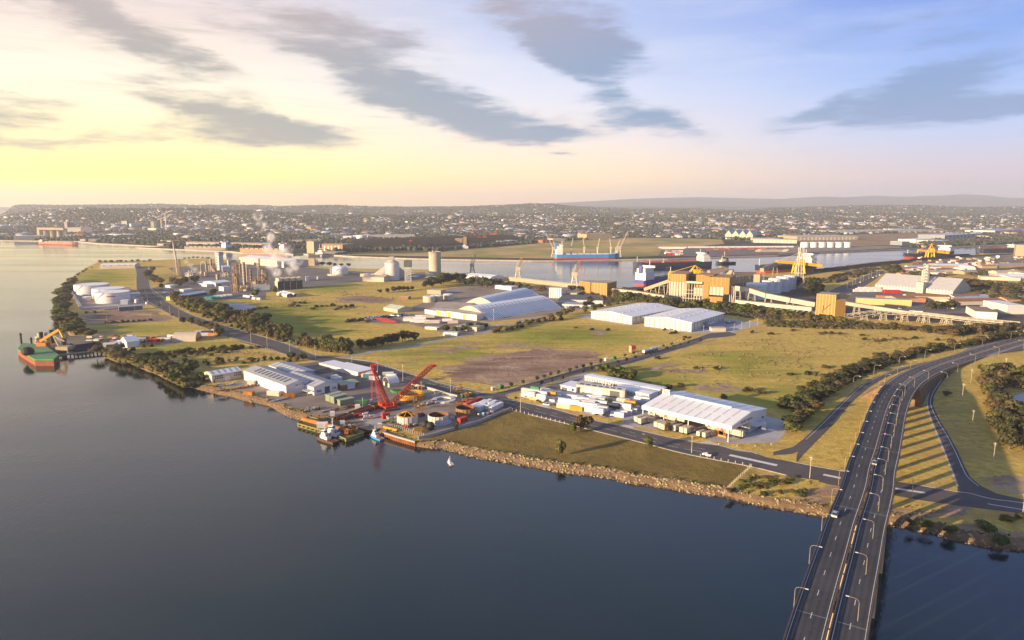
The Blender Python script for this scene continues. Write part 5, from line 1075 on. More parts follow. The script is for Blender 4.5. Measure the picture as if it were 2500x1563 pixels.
for pts_ in (((0.02,.62),(.02,.95),(.16,.95)),((.20,.95),(.36,.95),(.50,.55),(.36,.40)),((.52,.95),(.68,.95),(.84,.55),(.70,.42)),((.80,.95),(.98,.95),(.98,.70)),((.02,.45),(.16,.62),(.30,.35),(.14,.2)),((.38,.2),(.50,.45),(.62,.2))):
 mb = MB(); y = W * .5 - .05; zb, zt, xw = zE + .2, zR + 3.0, L * .085 + .3; mb.add([(-.3 + xw * p, y, zb + (zt - zb) * q) for p, q in pts_] + [(-.3 + xw * p, y + .04, zb + (zt - zb) * q) for p, q in pts_],[tuple(range(len(pts_))), tuple(range(2 * len(pts_) - 1, len(pts_) - 1,-1))]); mb.build('emblem', ORS, s_)
mb = MB(); mb.bx(L - .25, L + 4.0, yw + .5, yw + 9,3.9,4.1); mb.build('awning', WHITE, t); panel(t, 'roller_door', LGREY, yw + 2, yw + 7,0,3.6, 's', L - .3); panel(t, 'window', GLASS, W * .86, W * .92,4.5,5.4, 's', L - .3)
for i in range(7): panel(t, 'loading_door_shade', mat('dock_shadow', (.16,.15,.14),.7,.2), L * (.1 + .12 * i), L * (.1 + .12 * i) + 4.2,0,4.5, 'f', yw)  # loading doors with the dock's shade put into their dark colour
dep = t
# trucks of the depot
WHL = mat('tyre', (.02,.02,.02),.8,.1)
def wheels(t, xs, ys, r=.5, w=.32):
 for x in xs:
  for y in ys: mb = MB(); mb.cyl((x, y - w / 2, r),(x, y + w / 2, r), r, n=10); mb.build('wheel', WHL, t)
def cross(t, x, y, z, s, m, w=.42):
 for d in (-1,1): mb = MB(); mb.beam((x - s * .45 * d, y, z - s / 2),(x + s * .45 * d, y, z + s / 2),.06,0, w); mb.build('emblem', m, t)
def semi_proto(L=13.6):
 t = thing('semi_trailer', 'x', 'trailer'); mb = MB(); mb.bx(0, L, 0,2.5,1.15,4.1); mb.build('box', CREAM, t)
 mb = MB(); mb.bx(.2, L - .2,.3,2.2,.85,1.14); mb.build('chassis', DGREY, t); wheels(t, (L - 1.2, L - 2.5, L - 3.8,1.6),(.3,2.2))
 cross(t, 2.0,-.05,2.7,2.5, RED)
 mb = MB(); mb.bx(3.5,6.5,-.04,-.01,2.5,2.75); mb.build('lettering_band', LGREY, t); return t
ST0 = semi_proto()
sem = [('R', 432,505, 'long white trailer with red crosses under the canopy, at its far end'),('R', 618,553, 'second white trailer with red cross under the canopy, in line with the far one'),('R', 1165,680, 'long white trailer with a red cross under the front corner of the canopy'),('R', 1330,725, 'white trailer with an orange cross behind the yellow-footed lattice frame')]
dd = math.atan2(B_.y - A_.y, B_.x - A_.x)
for i, (w, x, y, lb) in enumerate(sem):
 if i == 0: ST0.location = g(w, x, y); ST0.rotation_euler = (0,0, dd); ST0['label'] = lb; ST0['group'] = 'trailers under the depot canopy'
 else: dup(ST0, g(w, x, y), dd, lb, 'trailers under the depot canopy')
def truck_proto(box=CREAM):
 t = thing('delivery_truck', 'x', 'truck'); mb = MB(); mb.bx(0,6.6,0,2.45,1.0,3.9); mb.build('box', box, t)
 mb = MB(); mb.ext([(0.05,.55),(2.4,.55),(2.4,2.9),(0.05,2.9)],6.75,8.5); cab = mb.build('cab', WHITE, t)
 mb = MB(); mb.bx(8.46,8.54,.2,2.25,1.75,2.7); mb.build('windscreen', GLASS, cab); mb = MB(); mb.bx(7.3,8.2,.0,2.45,1.8,2.6); mb.build('window', GLASS, cab)
 mb = MB(); mb.bx(0,8.4,.4,2.05,.6,.98); mb.build('chassis', DGREY, t); wheels(t, (1.2,2.3,7.5),(.2,2.25)); cross(t, 4.9,-.05,2.4,2.3, RED)
 mb = MB(); mb.bx(.6,3.0,-.04,-.01,2.3,2.55); mb.build('lettering_band', LGREY, t); return t
TK0 = truck_proto(); ta = yd('R', (415,632),(510,602))
tks = [(292,606, 'white box truck parked at the gate end, the farther of two'),(340,628, 'white box truck with a red cross parked at the gate end, the nearer of two'),(548,672, 'white trailer truck at the head of the roadside row by the small dark tree'),(598,690, 'second truck in the roadside row, half behind the small dark tree'),(640,705, 'third truck in the roadside row, beside the small dark tree'),(705,700, 'truck with red cross just after the small dark tree'),(782,718, 'cream truck with a large red cross in the middle of the roadside row'),(877,742, 'sixth cream truck body in the roadside row'),(928,752, 'cream truck with cab open to the road near the timber pole'),(1092,785, 'truck with red cross just past the timber pole'),(1165,800, 'last cream truck of the row, nearest the yellow-footed frame')]
for i, (x, y, lb) in enumerate(tks):
 if i == 0: TK0.location = g('R', x, y); TK0.rotation_euler = (0,0, ta); TK0['label'] = lb; TK0['group'] = 'delivery trucks in the depot yard'
 else: dup(TK0, g('R', x, y), ta, lb, 'delivery trucks in the depot yard', .82 if i > 8 else .95)
t = thing('lattice_frame', 'orange lattice frame on a bright yellow base in front of the depot', 'frame', g('R', 1310,755), dd)
mb = MB(); mb.bx(-.5,5.5,-.3,.5,0,.9); mb.build('base', YEL, t)
mb = MB()
for x in (0,1,4,5):
 mb.beam((x, 0,.9),(x, 0,7.5),.18)
for k in range(5):
 for x in (0,4): mb.beam((x, 0,.9 + k * 1.3),(x + 1,0,2.2 + k * 1.3),.12); mb.beam((x + 1,0,.9 + k * 1.3),(x, 0,2.2 + k * 1.3),.12)
mb.beam((0,0,7.4),(5,0,7.4),.2); mb.build('lattice', ORANGE, t)
building('site_cabin', 'small white cabin standing alone on the depot concrete', g('R', 1885,680), g('R', 1945,683), W=4.5, h=3.4, wm=WHITE, rm=WHITE, over=.05, cat='cabin')

# ---------------------------------------------------------------- cars
CARP = {k: mat('car_' + k, c, .35,.03,.5) for k, c in (('white', (.75,.75,.74)),('silver', (.42,.44,.46)),('dark', (.04,.045,.055)),('red', (.40,.03,.025)),('blue', (.05,.10,.25)))}
def car_proto(k):
 t = thing('car', 'x', 'car')
 mb = MB(); mb.ext([(-.88,.28),(.88,.28),(.9,.72),(.82,.9),(-.82,.9),(-.9,.72)],-2.15,2.15); mb.add([(-1.5,-.76,.88),(1.15,-.76,.88),(1.15,.76,.88),(-1.5,.76,.88),(-1.0,-.6,1.42),(.45,-.6,1.42),(.45,.6,1.42),(-1.0,.6,1.42)],[(4,5,6,7)]); mb.build('body', CARP[k], t)
 mb = MB(); mb.add([(-1.55,-.77,.89),(1.2,-.77,.89),(1.2,.77,.89),(-1.55,.77,.89),(-1.0,-.6,1.41),(.45,-.6,1.41),(.45,.6,1.41),(-1.0,.6,1.41)],[(0,1,5,4),(1,2,6,5),(2,3,7,6),(3,0,4,7)]); mb.build('windows', GLASS, t)
 for x in (-1.35,1.35):
  for y in (-.78,.78): mb = MB(); mb.cyl((x, y - .1,.32),(x, y + .1,.32),.33, n=10); mb.build('wheel', WHL, t)
 for y in (-.6,.6): mb = MB(); mb.bx(2.13,2.19, y - .18, y + .18,.6,.75); mb.build('headlight', WHITE, t)
 return t
CARS = {}
def car(k, p, a, label, group=None, s=1.):
 if k not in CARS: CARS[k] = [car_proto(k), False]
 c = CARS[k]
 if not c[1]: c[1] = True; o = c[0]; o.location = p; o.rotation_euler = (0,0, a); o.scale = (s,) * 3; o['label'] = label
 else: o = dup(c[0], p, a, label, None, s)
 if group: o['group'] = group
 elif 'group' in o: del o['group']
 return o
car('silver', on_deck('I', 472,475,.03), near_dir(on_deck('I', 472,470)) + HP, 'silver car on the left carriageway of the bridge')
car('silver', on_deck('H', 772,1162,.03), near_dir(on_deck('H', 772,1162)) - HP, 'silver-grey car on the right carriageway of the bridge')
car('white', g('K', 1232,1030, RZ), yd('K', (1200,1020),(1265,1035)), 'white car on the main road beside the post fence')
car('white', g('R', 2290,635,.05),.3, 'white utility car parked at the far corner of the depot concrete')
for i, (x, y, k) in enumerate(((1035,517, 'white'),(1078,530, 'dark'),(1170,548, 'white'),(1215,556, 'silver'))): car(k, g('F', x, y, .06),2.3,('white car parked beside the red containers at the site cabins', 'dark car parked next to the white one at the site cabins', 'white car parked behind the site cabins on the road verge', 'silver car parked behind the site cabins on the road verge')[i], 'cars at the site cabins')
car('white', g('Q', 570,540,.06), ra, 'white car at the entrance of the container yard')

# ---------------------------------------------------------------- crane and works yard
def lattice(mb, p, q, w0, w1, n, mi=0, cw=.36, dw=.2):
 p, q = Vector(p), Vector(q); d = (q - p).normalized(); s = d.cross(Vector((0,0,1))); s = s.normalized() if s.length > .01 else Vector((1,0,0)); u = s.cross(d)
 C_ = lambda k: [p.lerp(q, k / n) + (s * i + u * j) * ((w0 + (w1 - w0) * k / n) / 2) for i, j in ((-1,-1),(1,-1),(1,1),(-1,1))]
 for k in range(n):
  a, b = C_(k), C_(k + 1)
  for i in range(4):
   mb.beam(a[i], b[i], cw, mi); mb.beam(a[i], b[(i + 1) % 4], dw, mi); mb.beam(a[i], a[(i + 1) % 4], dw, mi)
 return mb
base = g('O', 930,580)
def above(w, x, y, dist_y):
 u, v = px(w, x, y); dx, dy = (u - 1250) / FOC, (781.5 - v) / FOC; t_ = dist_y / (cp + dy * sp_); return Vector((dx * t_, dist_y, CAM_H + (dy * cp - sp_) * t_))
t = thing('crawler_crane', 'red lattice crawler crane with one steep mast and one long leaning boom', 'crane', base)
CR_ = mat('crane_red', (.58,.045,.018),.45,.15,.4)
f0 = above('O', 928,540, base.y) - base
tip1 = above('O', 712,55, base.y - 6) - base; tip2 = above('O', 1440,45, base.y + 14) - base; back = above('O', 800,492, base.y - 2) - base
mb = MB(); lattice(mb, f0 + Vector((0,0,.5)), tip2 - (tip2 - f0) * .03,2.4,2.0,18); mb.build('boom', CR_, t)
mb = MB(); lattice(mb, f0 + Vector((-.6,-.5,.5)), tip1,2.1,1.3,15); mb.build('mast', CR_, t)
mb = MB(); lattice(mb, f0 + Vector((-.4,0,.2)), back, 1.6,1.0,5); mb.build('back_strut', CR_, t)
mb = MB(); d = (tip2 - f0).normalized(); mb.beam(tip2 - d * 1.5, tip2 + Vector((1.6,.4,-.9)),1.3); mb.beam(tip2, tip2 + Vector((.5,0,1.2)),.7); mb.build('boom_head', CR_, t)
mb = MB(); mb.beam(tip1, tip1 + Vector((3.2,.8,.1)),.9); mb.build('mast_head', CR_, t)
mb = MB()
for dx in (-.5,.3): mb.beam(tip1 + Vector((dx, 0,0)), above('O', 718 + dx * 16,470, base.y - 6) - base, .18)
for dx in (-.6,.2,.8): mb.beam(tip1 + Vector((1,0,-.2)), back + Vector((dx, dx, .3)),.16)
mb.build('pendant_line', CR_, t)
ca = yd('O', (820,590),(1010,560)); R3 = Matrix.Rotation(ca, 3, 'Z')
for sgn in (-1,1):
 mb = MB(); mb.ext([(sgn * 3.4 - .7,0),(sgn * 3.4 + .7,0),(sgn * 3.4 + .7,1.3),(sgn * 3.4 - .7,1.3)],-5,5); mb.build('crawler_track', DGREY, t).rotation_euler = (0,0, ca)
mb = MB(); mb.box((0,0,1.9),(7,5,1.2)); mb.box((-2.5,1,3.4),(5,3,1.9)); mb.box((2.5,-1.8,3.2),(1.8,1.6,2)); mb.build('superstructure', CR_, t).rotation_euler = (0,0, ca)
p = g('O', 815,565) - base; mb = MB(); mb.box((p.x, p.y, 2.4),(2.2,2.2,3.4)); mb.build('counterweight', ORANGE, t)
t = thing('counterweight_stack', 'stack of red counterweight blocks on the ground below the crane', 'counterweight', g('O', 882,685), ca)
for k in range(4): mb = MB(); mb.bx(-2.2,2,-1.2,1, k * .85, k * .85 + .8); mb.build('block', RED, t)
# big ring caissons
def ring(name, label, w, cx, cy, rx, h, m_out, m_in, brace=None, flange=0., thick=.06):
 c = g(w, cx, cy); r = (g(w, cx + rx, cy) - g(w, cx - rx, cy)).length / 2; t = thing(name, label, 'ring', c)
 mb = MB(); mb.lathe([(r, -.1),(r, h)],40,0); mb.lathe([(r, h),(r * (1 - thick), h)],40,0); mb.build('outer_shell', m_out, t)
 mb = MB(); mb.lathe([(r * (1 - thick), h - .02),(r * (1 - thick),0)],40,0); mb.build('inner_shell', m_in, t)
 mb = MB()
 for i in range(36):
  a = i * math.pi / 18
  if i % 2 == 0: mb.beam((math.cos(a) * r * 1.012, math.sin(a) * r * 1.012,.1),(math.cos(a) * r * 1.012, math.sin(a) * r * 1.012, h * .98),.22)
 mb.build('stiffener', m_out, t)
 if brace:
  mb = MB(); ap = Vector((0,0, h + 2.2))
  for i in range(6): a = i * math.pi / 3 + .3; mb.beam((math.cos(a) * r * .97, math.sin(a) * r * .97, h), ap, .3); mb.beam((math.cos(a) * r * .97, math.sin(a) * r * .97, h + .1),(math.cos(a + math.pi / 3) * r * .97, math.sin(a + math.pi / 3) * r * .97, h + .1),.3)
  mb.build('bracing', brace, t)
 if flange: mb = MB(); mb.lathe([(r * flange, .15),(r * .9,.18)],40); mb.build('footing', CONCL, t)
 return t
ring('caisson_ring', 'white steel caisson ring with a yellow brace on top', 'O', 1135,725,120,4.0, CONCL, RUST, YEL)
ring('caisson_ring', 'white caisson ring with rusty inside standing on a pale footing', 'O', 1500,728,120,4.4, CONCL, RUST, None, 1.3)
ring('caisson_ring', 'brown rusty caisson ring next to the site cabins', 'O', 1817,640,112,4.4, mat('brown_formwork', (.27,.16,.07),.8,.3,.2), RUST, None, 1.1)
ring('concrete_ring', 'flat pale concrete ring slab lying in the yard', 'O', 1565,472,140,.9, CONCL, CONCL, None, 0,.38)
t = ring('yellow_ring', 'large yellow lattice ring beside the leaning boom', 'O', 1185,450,145,1.2, YEL, YEL, None, 0,.16); mb = MB(); r_ = 13
rr_ = (g('O', 1330,450) - g('O', 1040,450)).length / 2
for i in range(30):
 a, b = i * math.pi / 15,(i + 1) * math.pi / 15
 for q in (.86,1.0):
  mb.beam((math.cos(a) * rr_ * q, math.sin(a) * rr_ * q, 1.2),(math.cos(b) * rr_ * q, math.sin(b) * rr_ * q, 3.4),.28); mb.beam((math.cos(a) * rr_ * q, math.sin(a) * rr_ * q, 3.4),(math.cos(b) * rr_ * q, math.sin(b) * rr_ * q, 3.4),.35); mb.beam((math.cos(a) * rr_ * q, math.sin(a) * rr_ * q, 1.0),(math.cos(a) * rr_ * q, math.sin(a) * rr_ * q, 3.4),.28)
mb.build('lattice', YEL, t)
# big pipes
def pipe(name, label, P1, P2, r, m, bands=0, z=None):
 z = r if z is None else z; d = Vector((P2.x - P1.x, P2.y - P1.y, 0)); t = thing(name, label, 'pipe', (P1.x, P1.y, z), math.atan2(d.y, d.x)); L = d.length; n = 16
 mb = MB(); mb.cyl((0,0,0),(L, 0,0), r, n=n, caps=False); mb.cyl((L, 0,0),(0,0,0), r * .92, n=n, caps=False)
 for x in (0, L): mb.add([(x, r * math.cos(2 * math.pi * i / n), r * math.sin(2 * math.pi * i / n)) for i in range(n)] + [(x, .92 * r * math.cos(2 * math.pi * i / n),.92 * r * math.sin(2 * math.pi * i / n)) for i in range(n)],[(i, (i + 1) % n, n + (i + 1) % n, n + i) for i in range(n)])
 mb.build('tube', m, t)
 for i in range(bands): x = L * (i + .5) / bands; mb = MB(); mb.cyl((x - .25,0,0),(x + .25,0,0), r * 1.08, n=n); mb.build('band', m if bands > 8 else CREAM, t)
 return t
pipe('steel_pipe', 'long brown steel pile pipe lying in the yard, nearer the sage sheds', g('O', 285,712), g('O', 815,525),1.25, RUST, 2); pipe('steel_pipe', 'long brown steel pile pipe lying in the yard, nearer the water', g('O', 365,716), g('O', 845,545),1.25, RUST, 2)
# barge with pipe, tugs and work boat
dk = 1.3
bp = [g('E', *q, WZ + 1.9) for q in ((1232,733),(1520,815),(1680,878),(1850,815),(1640,735),(1330,672))]
t = thing('barge', 'long flat green-yellow barge moored below the works yard', 'barge', (bp[0].x, bp[0].y, WZ)); q = [(p.x - bp[0].x, p.y - bp[0].y) for p in bp]
BARG = mat('barge_side', (.20,.19,.05),.7,.35,.25, streak=.7); BDECK = mat('barge_deck', (.16,.14,.07),.85,.4,.2)
mb = MB(); mb.poly(q, -1,1.9,0,1); mb.build('hull', [BARG, BDECK], t)
mb = MB(); qq_ = [Vector((x, y, 2.1)) for x, y in q + [q[0]]]
for a_, b_ in zip(qq_, qq_[1:]): mb.beam(a_, b_, .5,0,.4)
mb.build('bulwark', mat('barge_yellow', (.24,.23,.06),.7,.3,.4), t)
mb = MB()
for k in range(11):
 c_ = qq_[0].lerp(qq_[2],(k + .5) / 11); mb.cyl((c_.x, c_.y - .3,1.5),(c_.x, c_.y - .31,.9),.5, n=8)
mb.build('tyre_fender', BLACK, t)
def z_at(w, x, y, z): return g(w, x, y, z)
P1, P2 = z_at('E', 1285,690,1.), z_at('E', 1740,808,1.); pipe('steel_pipe', 'long bright orange rusty pile pipe lying on the barge', P1, P2,1.2, RUSTO, 22,.8)
cont(z_at('E', 1412,782,-.6), yd('E', (1410,780),(1480,765)) - .5, 'white', 'white container with orange label on the barge deck', None, -.58,.95,1.15)
for i, (x, y, m_, lb) in enumerate(((1760,815, RUSTO, 'rusty winch frame at the end of the orange pipe'),(1690,840, RUST, 'rusty bracket beside the winch frame on the barge'))):
 t = thing('winch', lb, 'winch', z_at('E', x, y, -.6)); mb = MB()
 for a_ in range(5): mb.beam((random.uniform(-2,2), random.uniform(-1,1),0),(random.uniform(-2,2), random.uniform(-1,1),3),.4)
 mb.build('frame', m_, t); mb = MB(); mb.cyl((-1,0,1.2),(1,0,1.2),.9, n=12); mb.build('drum', m_, t)
def tug(name, label, p, a, L, hull, house, deck, s=1., funnel=DGREY):
 t = thing(name, label, 'tug', (p.x, p.y, WZ), a); B = L * .3
 out = [(-L / 2,-B * .42),(-L * .1,-B * .5),(L * .25,-B * .46),(L * .42,-B * .25),(L / 2,0),(L * .42, B * .25),(L * .25, B * .46),(-L * .1, B * .5),(-L / 2, B * .42)]
 mb = MB(); n = len(out); mb.add([(x * .96, y * .9,-.6) for x, y in out] + [(x, y, L * .085 + max(0, x / L) * L * .06) for x, y in out],[(i, (i + 1) % n, n + (i + 1) % n, n + i) for i in range(n)]); mb.build('hull', hull, t)
 mb = MB(); mb.sheet([(x * .98, y * .96, L * .075 + max(0, x / L) * L * .06) for x, y in out]); mb.build('deck', deck, t)
 z = L * .075; mb = MB(); mb.poly([(-L * .15,-B * .3),(L * .22,-B * .3),(L * .3,0),(L * .22, B * .3),(-L * .15, B * .3)], z, z + L * .11); mb.poly([(-L * .04,-B * .24),(L * .18,-B * .24),(L * .18, B * .24),(-L * .04, B * .24)], z + L * .11, z + L * .2); mb.build('deckhouse', house, t)
 mb = MB(); mb.poly([(L * .01,-B * .2),(L * .16,-B * .2),(L * .16, B * .2),(L * .01, B * .2)], z + L * .2, z + L * .3); wh_ = mb.build('wheelhouse', house, t); mb = MB(); mb.poly([(L * .0,-B * .21),(L * .165,-B * .21),(L * .165, B * .21),(L * .0, B * .21)], z + L * .235, z + L * .275); mb.build('windows', GLASS, wh_)
 mb = MB(); mb.cyl((L * .05,0, z + L * .3),(L * .05,0, z + L * .52), L * .012, n=6); mb.beam((L * .05,-B * .2, z + L * .42),(L * .05, B * .2, z + L * .42), L * .012); mb.build('mast', house, t)
 for y in (-1,1): mb = MB(); mb.cyl((-L * .1, y * B * .2, z),(-L * .1, y * B * .2, z + L * .2), L * .03, n=8); mb.build('funnel', funnel, t)
 return t
tug('tugboat', 'white tugboat moored alongside the barge, the one nearer the open water', g('E', 1500,895, WZ), yd('E', (1430,880),(1570,925)) + math.pi, 15.5, mat('tug_brown', (.10,.06,.035),.7,.3,.5), WHITE, RUST); tug('tugboat', 'taller white tugboat moored between the barge and the other tug', g('E', 1575,868, WZ), yd('E', (1430,850),(1640,885)) + math.pi, 18, DGREY, WHITE, DGREY, 1., BLUE)
tug('workboat', 'small bright blue workboat with an orange deck by the sheet pile quay', g('E', 1958,868, WZ), yd('E', (1900,840),(2020,890)) + math.pi, 11.5, mat('boat_blue', (.03,.30,.62),.5,.1), WHITE, ORANGE)
tug('motorboat', 'tiny white motorboat drifting off the rocky bank', g('F', 752,1102, WZ),2.0,6.2, WHITE, WHITE, LGREY)
# site cabins block
for i, (x, y, l, lv) in enumerate(((1905,590,1.2,0),(1945,605,1.2,0),(1985,610,1.3,0),(2030,570,1.2,1),(2090,590,1.3,0),(2130,612,1.2,0),(2165,590,1.2,0),(2205,575,1.0,0),(2000,555,1.3,1),(2060,545,1.3,0),(2120,560,1.3,1))):
 cont(g('O', x, y), yd('O', (1900,590),(2000,545)), 'white', f'white site cabin in the cabin block, {ordw(i)} counted from the brown ring', 'site cabins by the road', 0, l, 1.05)
cont(g('O', 1835,560), yd('O', (1830,565),(2010,490)), 'red', 'long red container behind the site cabins', None, 0,2); cont(g('O', 1905,530), yd('O', (1830,565),(2010,490)), 'red', 'second red container in line behind the site cabins', None, 0,1.6)
cont(g('O', 1760,745), yd('O', (1760,745),(1850,715)), 'red', 'single red tank-like container near the brown ring', None, 0,.95); cont(g('O', 548,530),.2, 'green', 'dark green container at the foot of the light mast', None, 0,.9); cont(g('O', 518,580),.25, 'white', 'white cube container in front of the dark green one', None, 0,.5,.95)
cont(g('O', 222,662),.2, 'white', 'white cube cabin on the scrubby quay', None, 0,.42,.95); cont(g('O', 340,772),.2, 'grey', 'pale cabin at the edge of the barge dock', None, 0,.42,.9); cont(g('O', 782,800),.2, 'cream', 'cream cube cabin beside the concrete apron', None, 0,.4,.85)
cont(g('E', 770,378),-.3, 'cream', 'pale container against the long workshop wall, farther from the gable', None, 0,.95,1.2); cont(g('E', 950,474),-.3, 'cream', 'pale container against the long workshop wall, nearer the gable', None, 0,1.5,1.1); cont(g('E', 735,470),-.3, 'rust', 'rusty orange skip on the bank beside the workshop', None, 0,1.1,.9); cont(g('E', 1105,500),.2, 'rust', 'rusty container at the corner of the lettered gable', None, 0,1.1,1)
for i, (x, y, k, l) in enumerate(((560,190, 'rust', 1.2),(590,205, 'cream', 1),(640,195, 'white', 1),(680,235, 'white', .9),(720,235, 'white', .9),(610,215, 'teal', .8),(660,180, 'cream', 1.2),(840,190, 'cream', 1.3),(880,205, 'white', 1.2))): cont(g('O', x, y), random.uniform(-.3,.3), k, f'{ordw(i)} small container behind the crane mast, counted from the long store', 'small containers behind the crane mast', 0, l)
for i in range(8): p = g('O', 965 + i * 14,372 + (i % 3) * 8); t_ = MB(); t_.ext([(-.8,0),(.8,0),(1.1,1.5),(-1.1,1.5)],-1.4,1.4); solo(t_, 'skip_bin', GREENP, f'{ordw(i)} green skip bin of the row by the yellow ring', 'skip', 'green skip bins', p, random.uniform(0,3))
for i, (x, y) in enumerate(((1350,790),(1410,810))): mb = MB(); mb.ball((0,0,2.2),2.3,16,0,1.0); solo(mb, 'rubber_fender', BLACK, ('black ball-shaped rubber fender by the palisade, the one behind', 'black ball-shaped rubber fender by the palisade, the one in front')[i], 'fender', 'ball fenders', g('O', x, y + 10),0, True)
def heap(name, label, cat, p, m, n, sx, sy, sz, mode='bar', a=0., group=None):
 t = thing(name, label, cat, p, a, group); r = random.Random(hash(label) % 9999 if False else len(label) * 7 + n)
 for i in range(n):
  mb = MB(); x, y, z = r.uniform(-sx, sx), r.uniform(-sy, sy), r.uniform(.2, sz)
  if mode == 'bar': mb.beam((x - r.uniform(1,2.6), y + r.uniform(-.8,.8), z),(x + r.uniform(1,2.6), y + r.uniform(-.8,.8), z), r.uniform(.25,.6))
  elif mode == 'box': mb.box((x, y, z * .6 + .3),(r.uniform(.6,1.8), r.uniform(.6,1.6), r.uniform(.6,1.6)))
  else: mb.cyl((x - 1.5, y, z),(x + 1.5, y, z), r.uniform(.3,.6), n=8)
  mb.build({'bar': 'beam', 'box': 'block', 'pipe': 'tube'}[mode], m[i % len(m)], t)
 return t
for w, x, y, m_, n_, sx, sy, sz, mode, lb in (('O', 1275,580,[YEL, YEL, RUSTO],14,2.4,1.8,3, 'bar', 'pile of yellow steel frames in the middle of the crane yard'),('O', 1280,850,[YEL],14,2.6,1.6,2.4, 'bar', 'pile of yellow frames beside the ball fenders'),('O', 1120,510,[RUST, RUSTO, CREAM],26,6,2,1.6, 'bar', 'scattered rusty steel below the yellow ring'),('O', 1390,520,[RUST, LGREY, CREAM],22,5,2,1.5, 'box', 'scattered gear between the yellow ring and the concrete ring'),
 ('O', 1800,510,[ORANGE, YEL, GREENP, RUSTO],26,5,2.5,2.6, 'bar', 'orange and green plant parts behind the concrete ring'),('O', 1860,425,[YEL, GREENP, YEL],18,4.5,2,3.2, 'box', 'yellow and green machinery next to the main road'),('O', 1755,385,[YEL, RUST],8,1.0,.8,7, 'bar', 'tall yellow drilling head standing by the main road'),('O', 1260,340,[GREENP, YEL, RUST, CREAM],24,6,3,2, 'box', 'mixed stores along the road behind the yellow ring'),
 ('O', 590,665,[RED, WHITE, RED, LGREY],12,4,1,2.0, 'pipe', 'red and white drill rig parts on the concrete apron, farther row'),('O', 690,690,[RED, CREAM, LGREY],14,5,1.2,2.0, 'pipe', 'red and white drill rig parts on the concrete apron, nearer row'),('O', 940,690,[LGREY, STEEL],10,2.6,1.8,2, 'box', 'grey generator sets left of the white ring'),('O', 900,750,[GREENP, GREENP, YEL],12,3,1,1.6, 'pipe', 'green hose reels by the palisade fence'),
 ('O', 1190,785,[ORANGE, RED, CREAM, GREENP],14,3.6,1,1.8, 'box', 'orange and red site gear in front of the white rings'),('O', 1310,660,[RED, RUST, DGREY],9,1.6,1,2, 'box', 'small red machine between the two white rings'),('O', 1680,690,[YEL, LGREY, RUSTO],12,2.4,1.4,1.8, 'box', 'yellow crates between the rusty-inside ring and the brown ring'),('O', 2050,640,[LGREY, TEAL, RUST, WHITE],16,5,1.4,1.2, 'box', 'assorted crates in front of the site cabins'),
 ('O', 450,555,[RUST, RUSTO],16,3,1.4,1.6, 'bar', 'heap of rusty brackets by the dark green container'),('O', 240,600,[WOOD, CREAM, RUST],20,5,1.5,1.2, 'bar', 'stacked timber and steel near the sage sheds'),('E', 1340,615,[CREAM, SAGE, RUST],24,5.5,2.4,1.6, 'box', 'stacked pale crates on the quay grass'),('E', 1060,520,[LGREY, WOOD, RUST],20,6,2,.8, 'bar', 'scattered scrap in front of the lettered workshop'),('E', 650,420,[RUST, RUSTO, WOOD],26,10,1.2,.9, 'bar', 'line of rusty scrap along the bank behind the workshop'),('E', 870,385,[CREAM, RUSTO, WOOD],18,7,1.4,1, 'box', 'scrap and crates along the long workshop wall'),('E', 560,385,[CREAM, WOOD, LGREY],18,6,2,1, 'box', 'pale scrap between the cream shed and the bank'),
 ('E', 1620,610,[WOOD, RUST, CREAM],16,4,1.4,1, 'bar', 'scattered beams beside the brown pipes'),('E', 1900,545,[LGREY, WHITE],8,2.2,1.2,2, 'box', 'white and grey plant beside the back strut of the crane'),('E', 1700,770,[RUST, YEL, LGREY],12,3,1.4,1, 'box', 'small gear on the barge dock'),('O', 950,810,[YEL],3,5,.4,.7, 'bar', 'x'),('O', 1480,400,[CONCL, CREAM],3,1,.6,1, 'box', 'pale slab standing behind the concrete ring')):
 if lb != 'x': heap('stores_heap', lb, 'stores', g(w, x, y), m_, n_, sx, sy, sz, mode, ca)
P1, P2 = g('O', 855,795), g('O', 1020,838); t = MB(); t.beam((P1.x, P1.y, .6),(P2.x, P2.y, .6),1.3,0,1.2); solo(t, 'steel_beam', YEL, 'long yellow steel beam lying on the grass by the palisade', 'beam')
# ================================================================ INDUSTRY ALONG THE CHANNEL
def tank(name, label, w, cx, cy, rx, yb, yt, m=WHITE, dome=.0, rm=None, group=None, n=36, cat='tank', rail=True, z=None):
 c = g(w, cx, cy); r = (g(w, cx + rx, cy) - g(w, cx - rx, cy)).length / 2; h = z or rise(w, cx, yb, yt)
 t = thing(name, label, cat, c, 0, group); mb = MB(); mb.lathe([(r, -.1),(r, h)], n); mb.build('shell', m, t, smooth=True)
 mb = MB(); mb.lathe([(r * 1.01, h)] + [(max(.01, r * math.cos(k * HP / 5)), h + .05 + dome * r * math.sin(k * HP / 5)) for k in range(6)], n); mb.build('roof', rm or WROOF, t, smooth=True)
 if rail:
  mb = MB(); mb.lathe([(r * 1.012, h * .33 - .15),(r * 1.012, h * .33 + .15)], n); mb.lathe([(r * 1.012, h * .66 - .15),(r * 1.012, h * .66 + .15)], n); mb.build('stiffening_ring', LGREY, t)
  mb = MB()
  for k in range(12): a = .8 * k / 12 + 3.9; mb.beam((math.cos(a) * r * 1.03, math.sin(a) * r * 1.03, h * k / 12),(math.cos(a + .067) * r * 1.03, math.sin(a + .067) * r * 1.03, h * (k + 1) / 12),.7,0,.2)
  mb.build('stair', STEEL, t)
 return t, r, h
tank('storage_tank', 'huge white storage tank, the one farther from the main road, by the river bank', 'A', 682,838,114,838,768)
tank('storage_tank', 'huge white storage tank half hidden between the other two', 'A', 806,868,108,868,797)
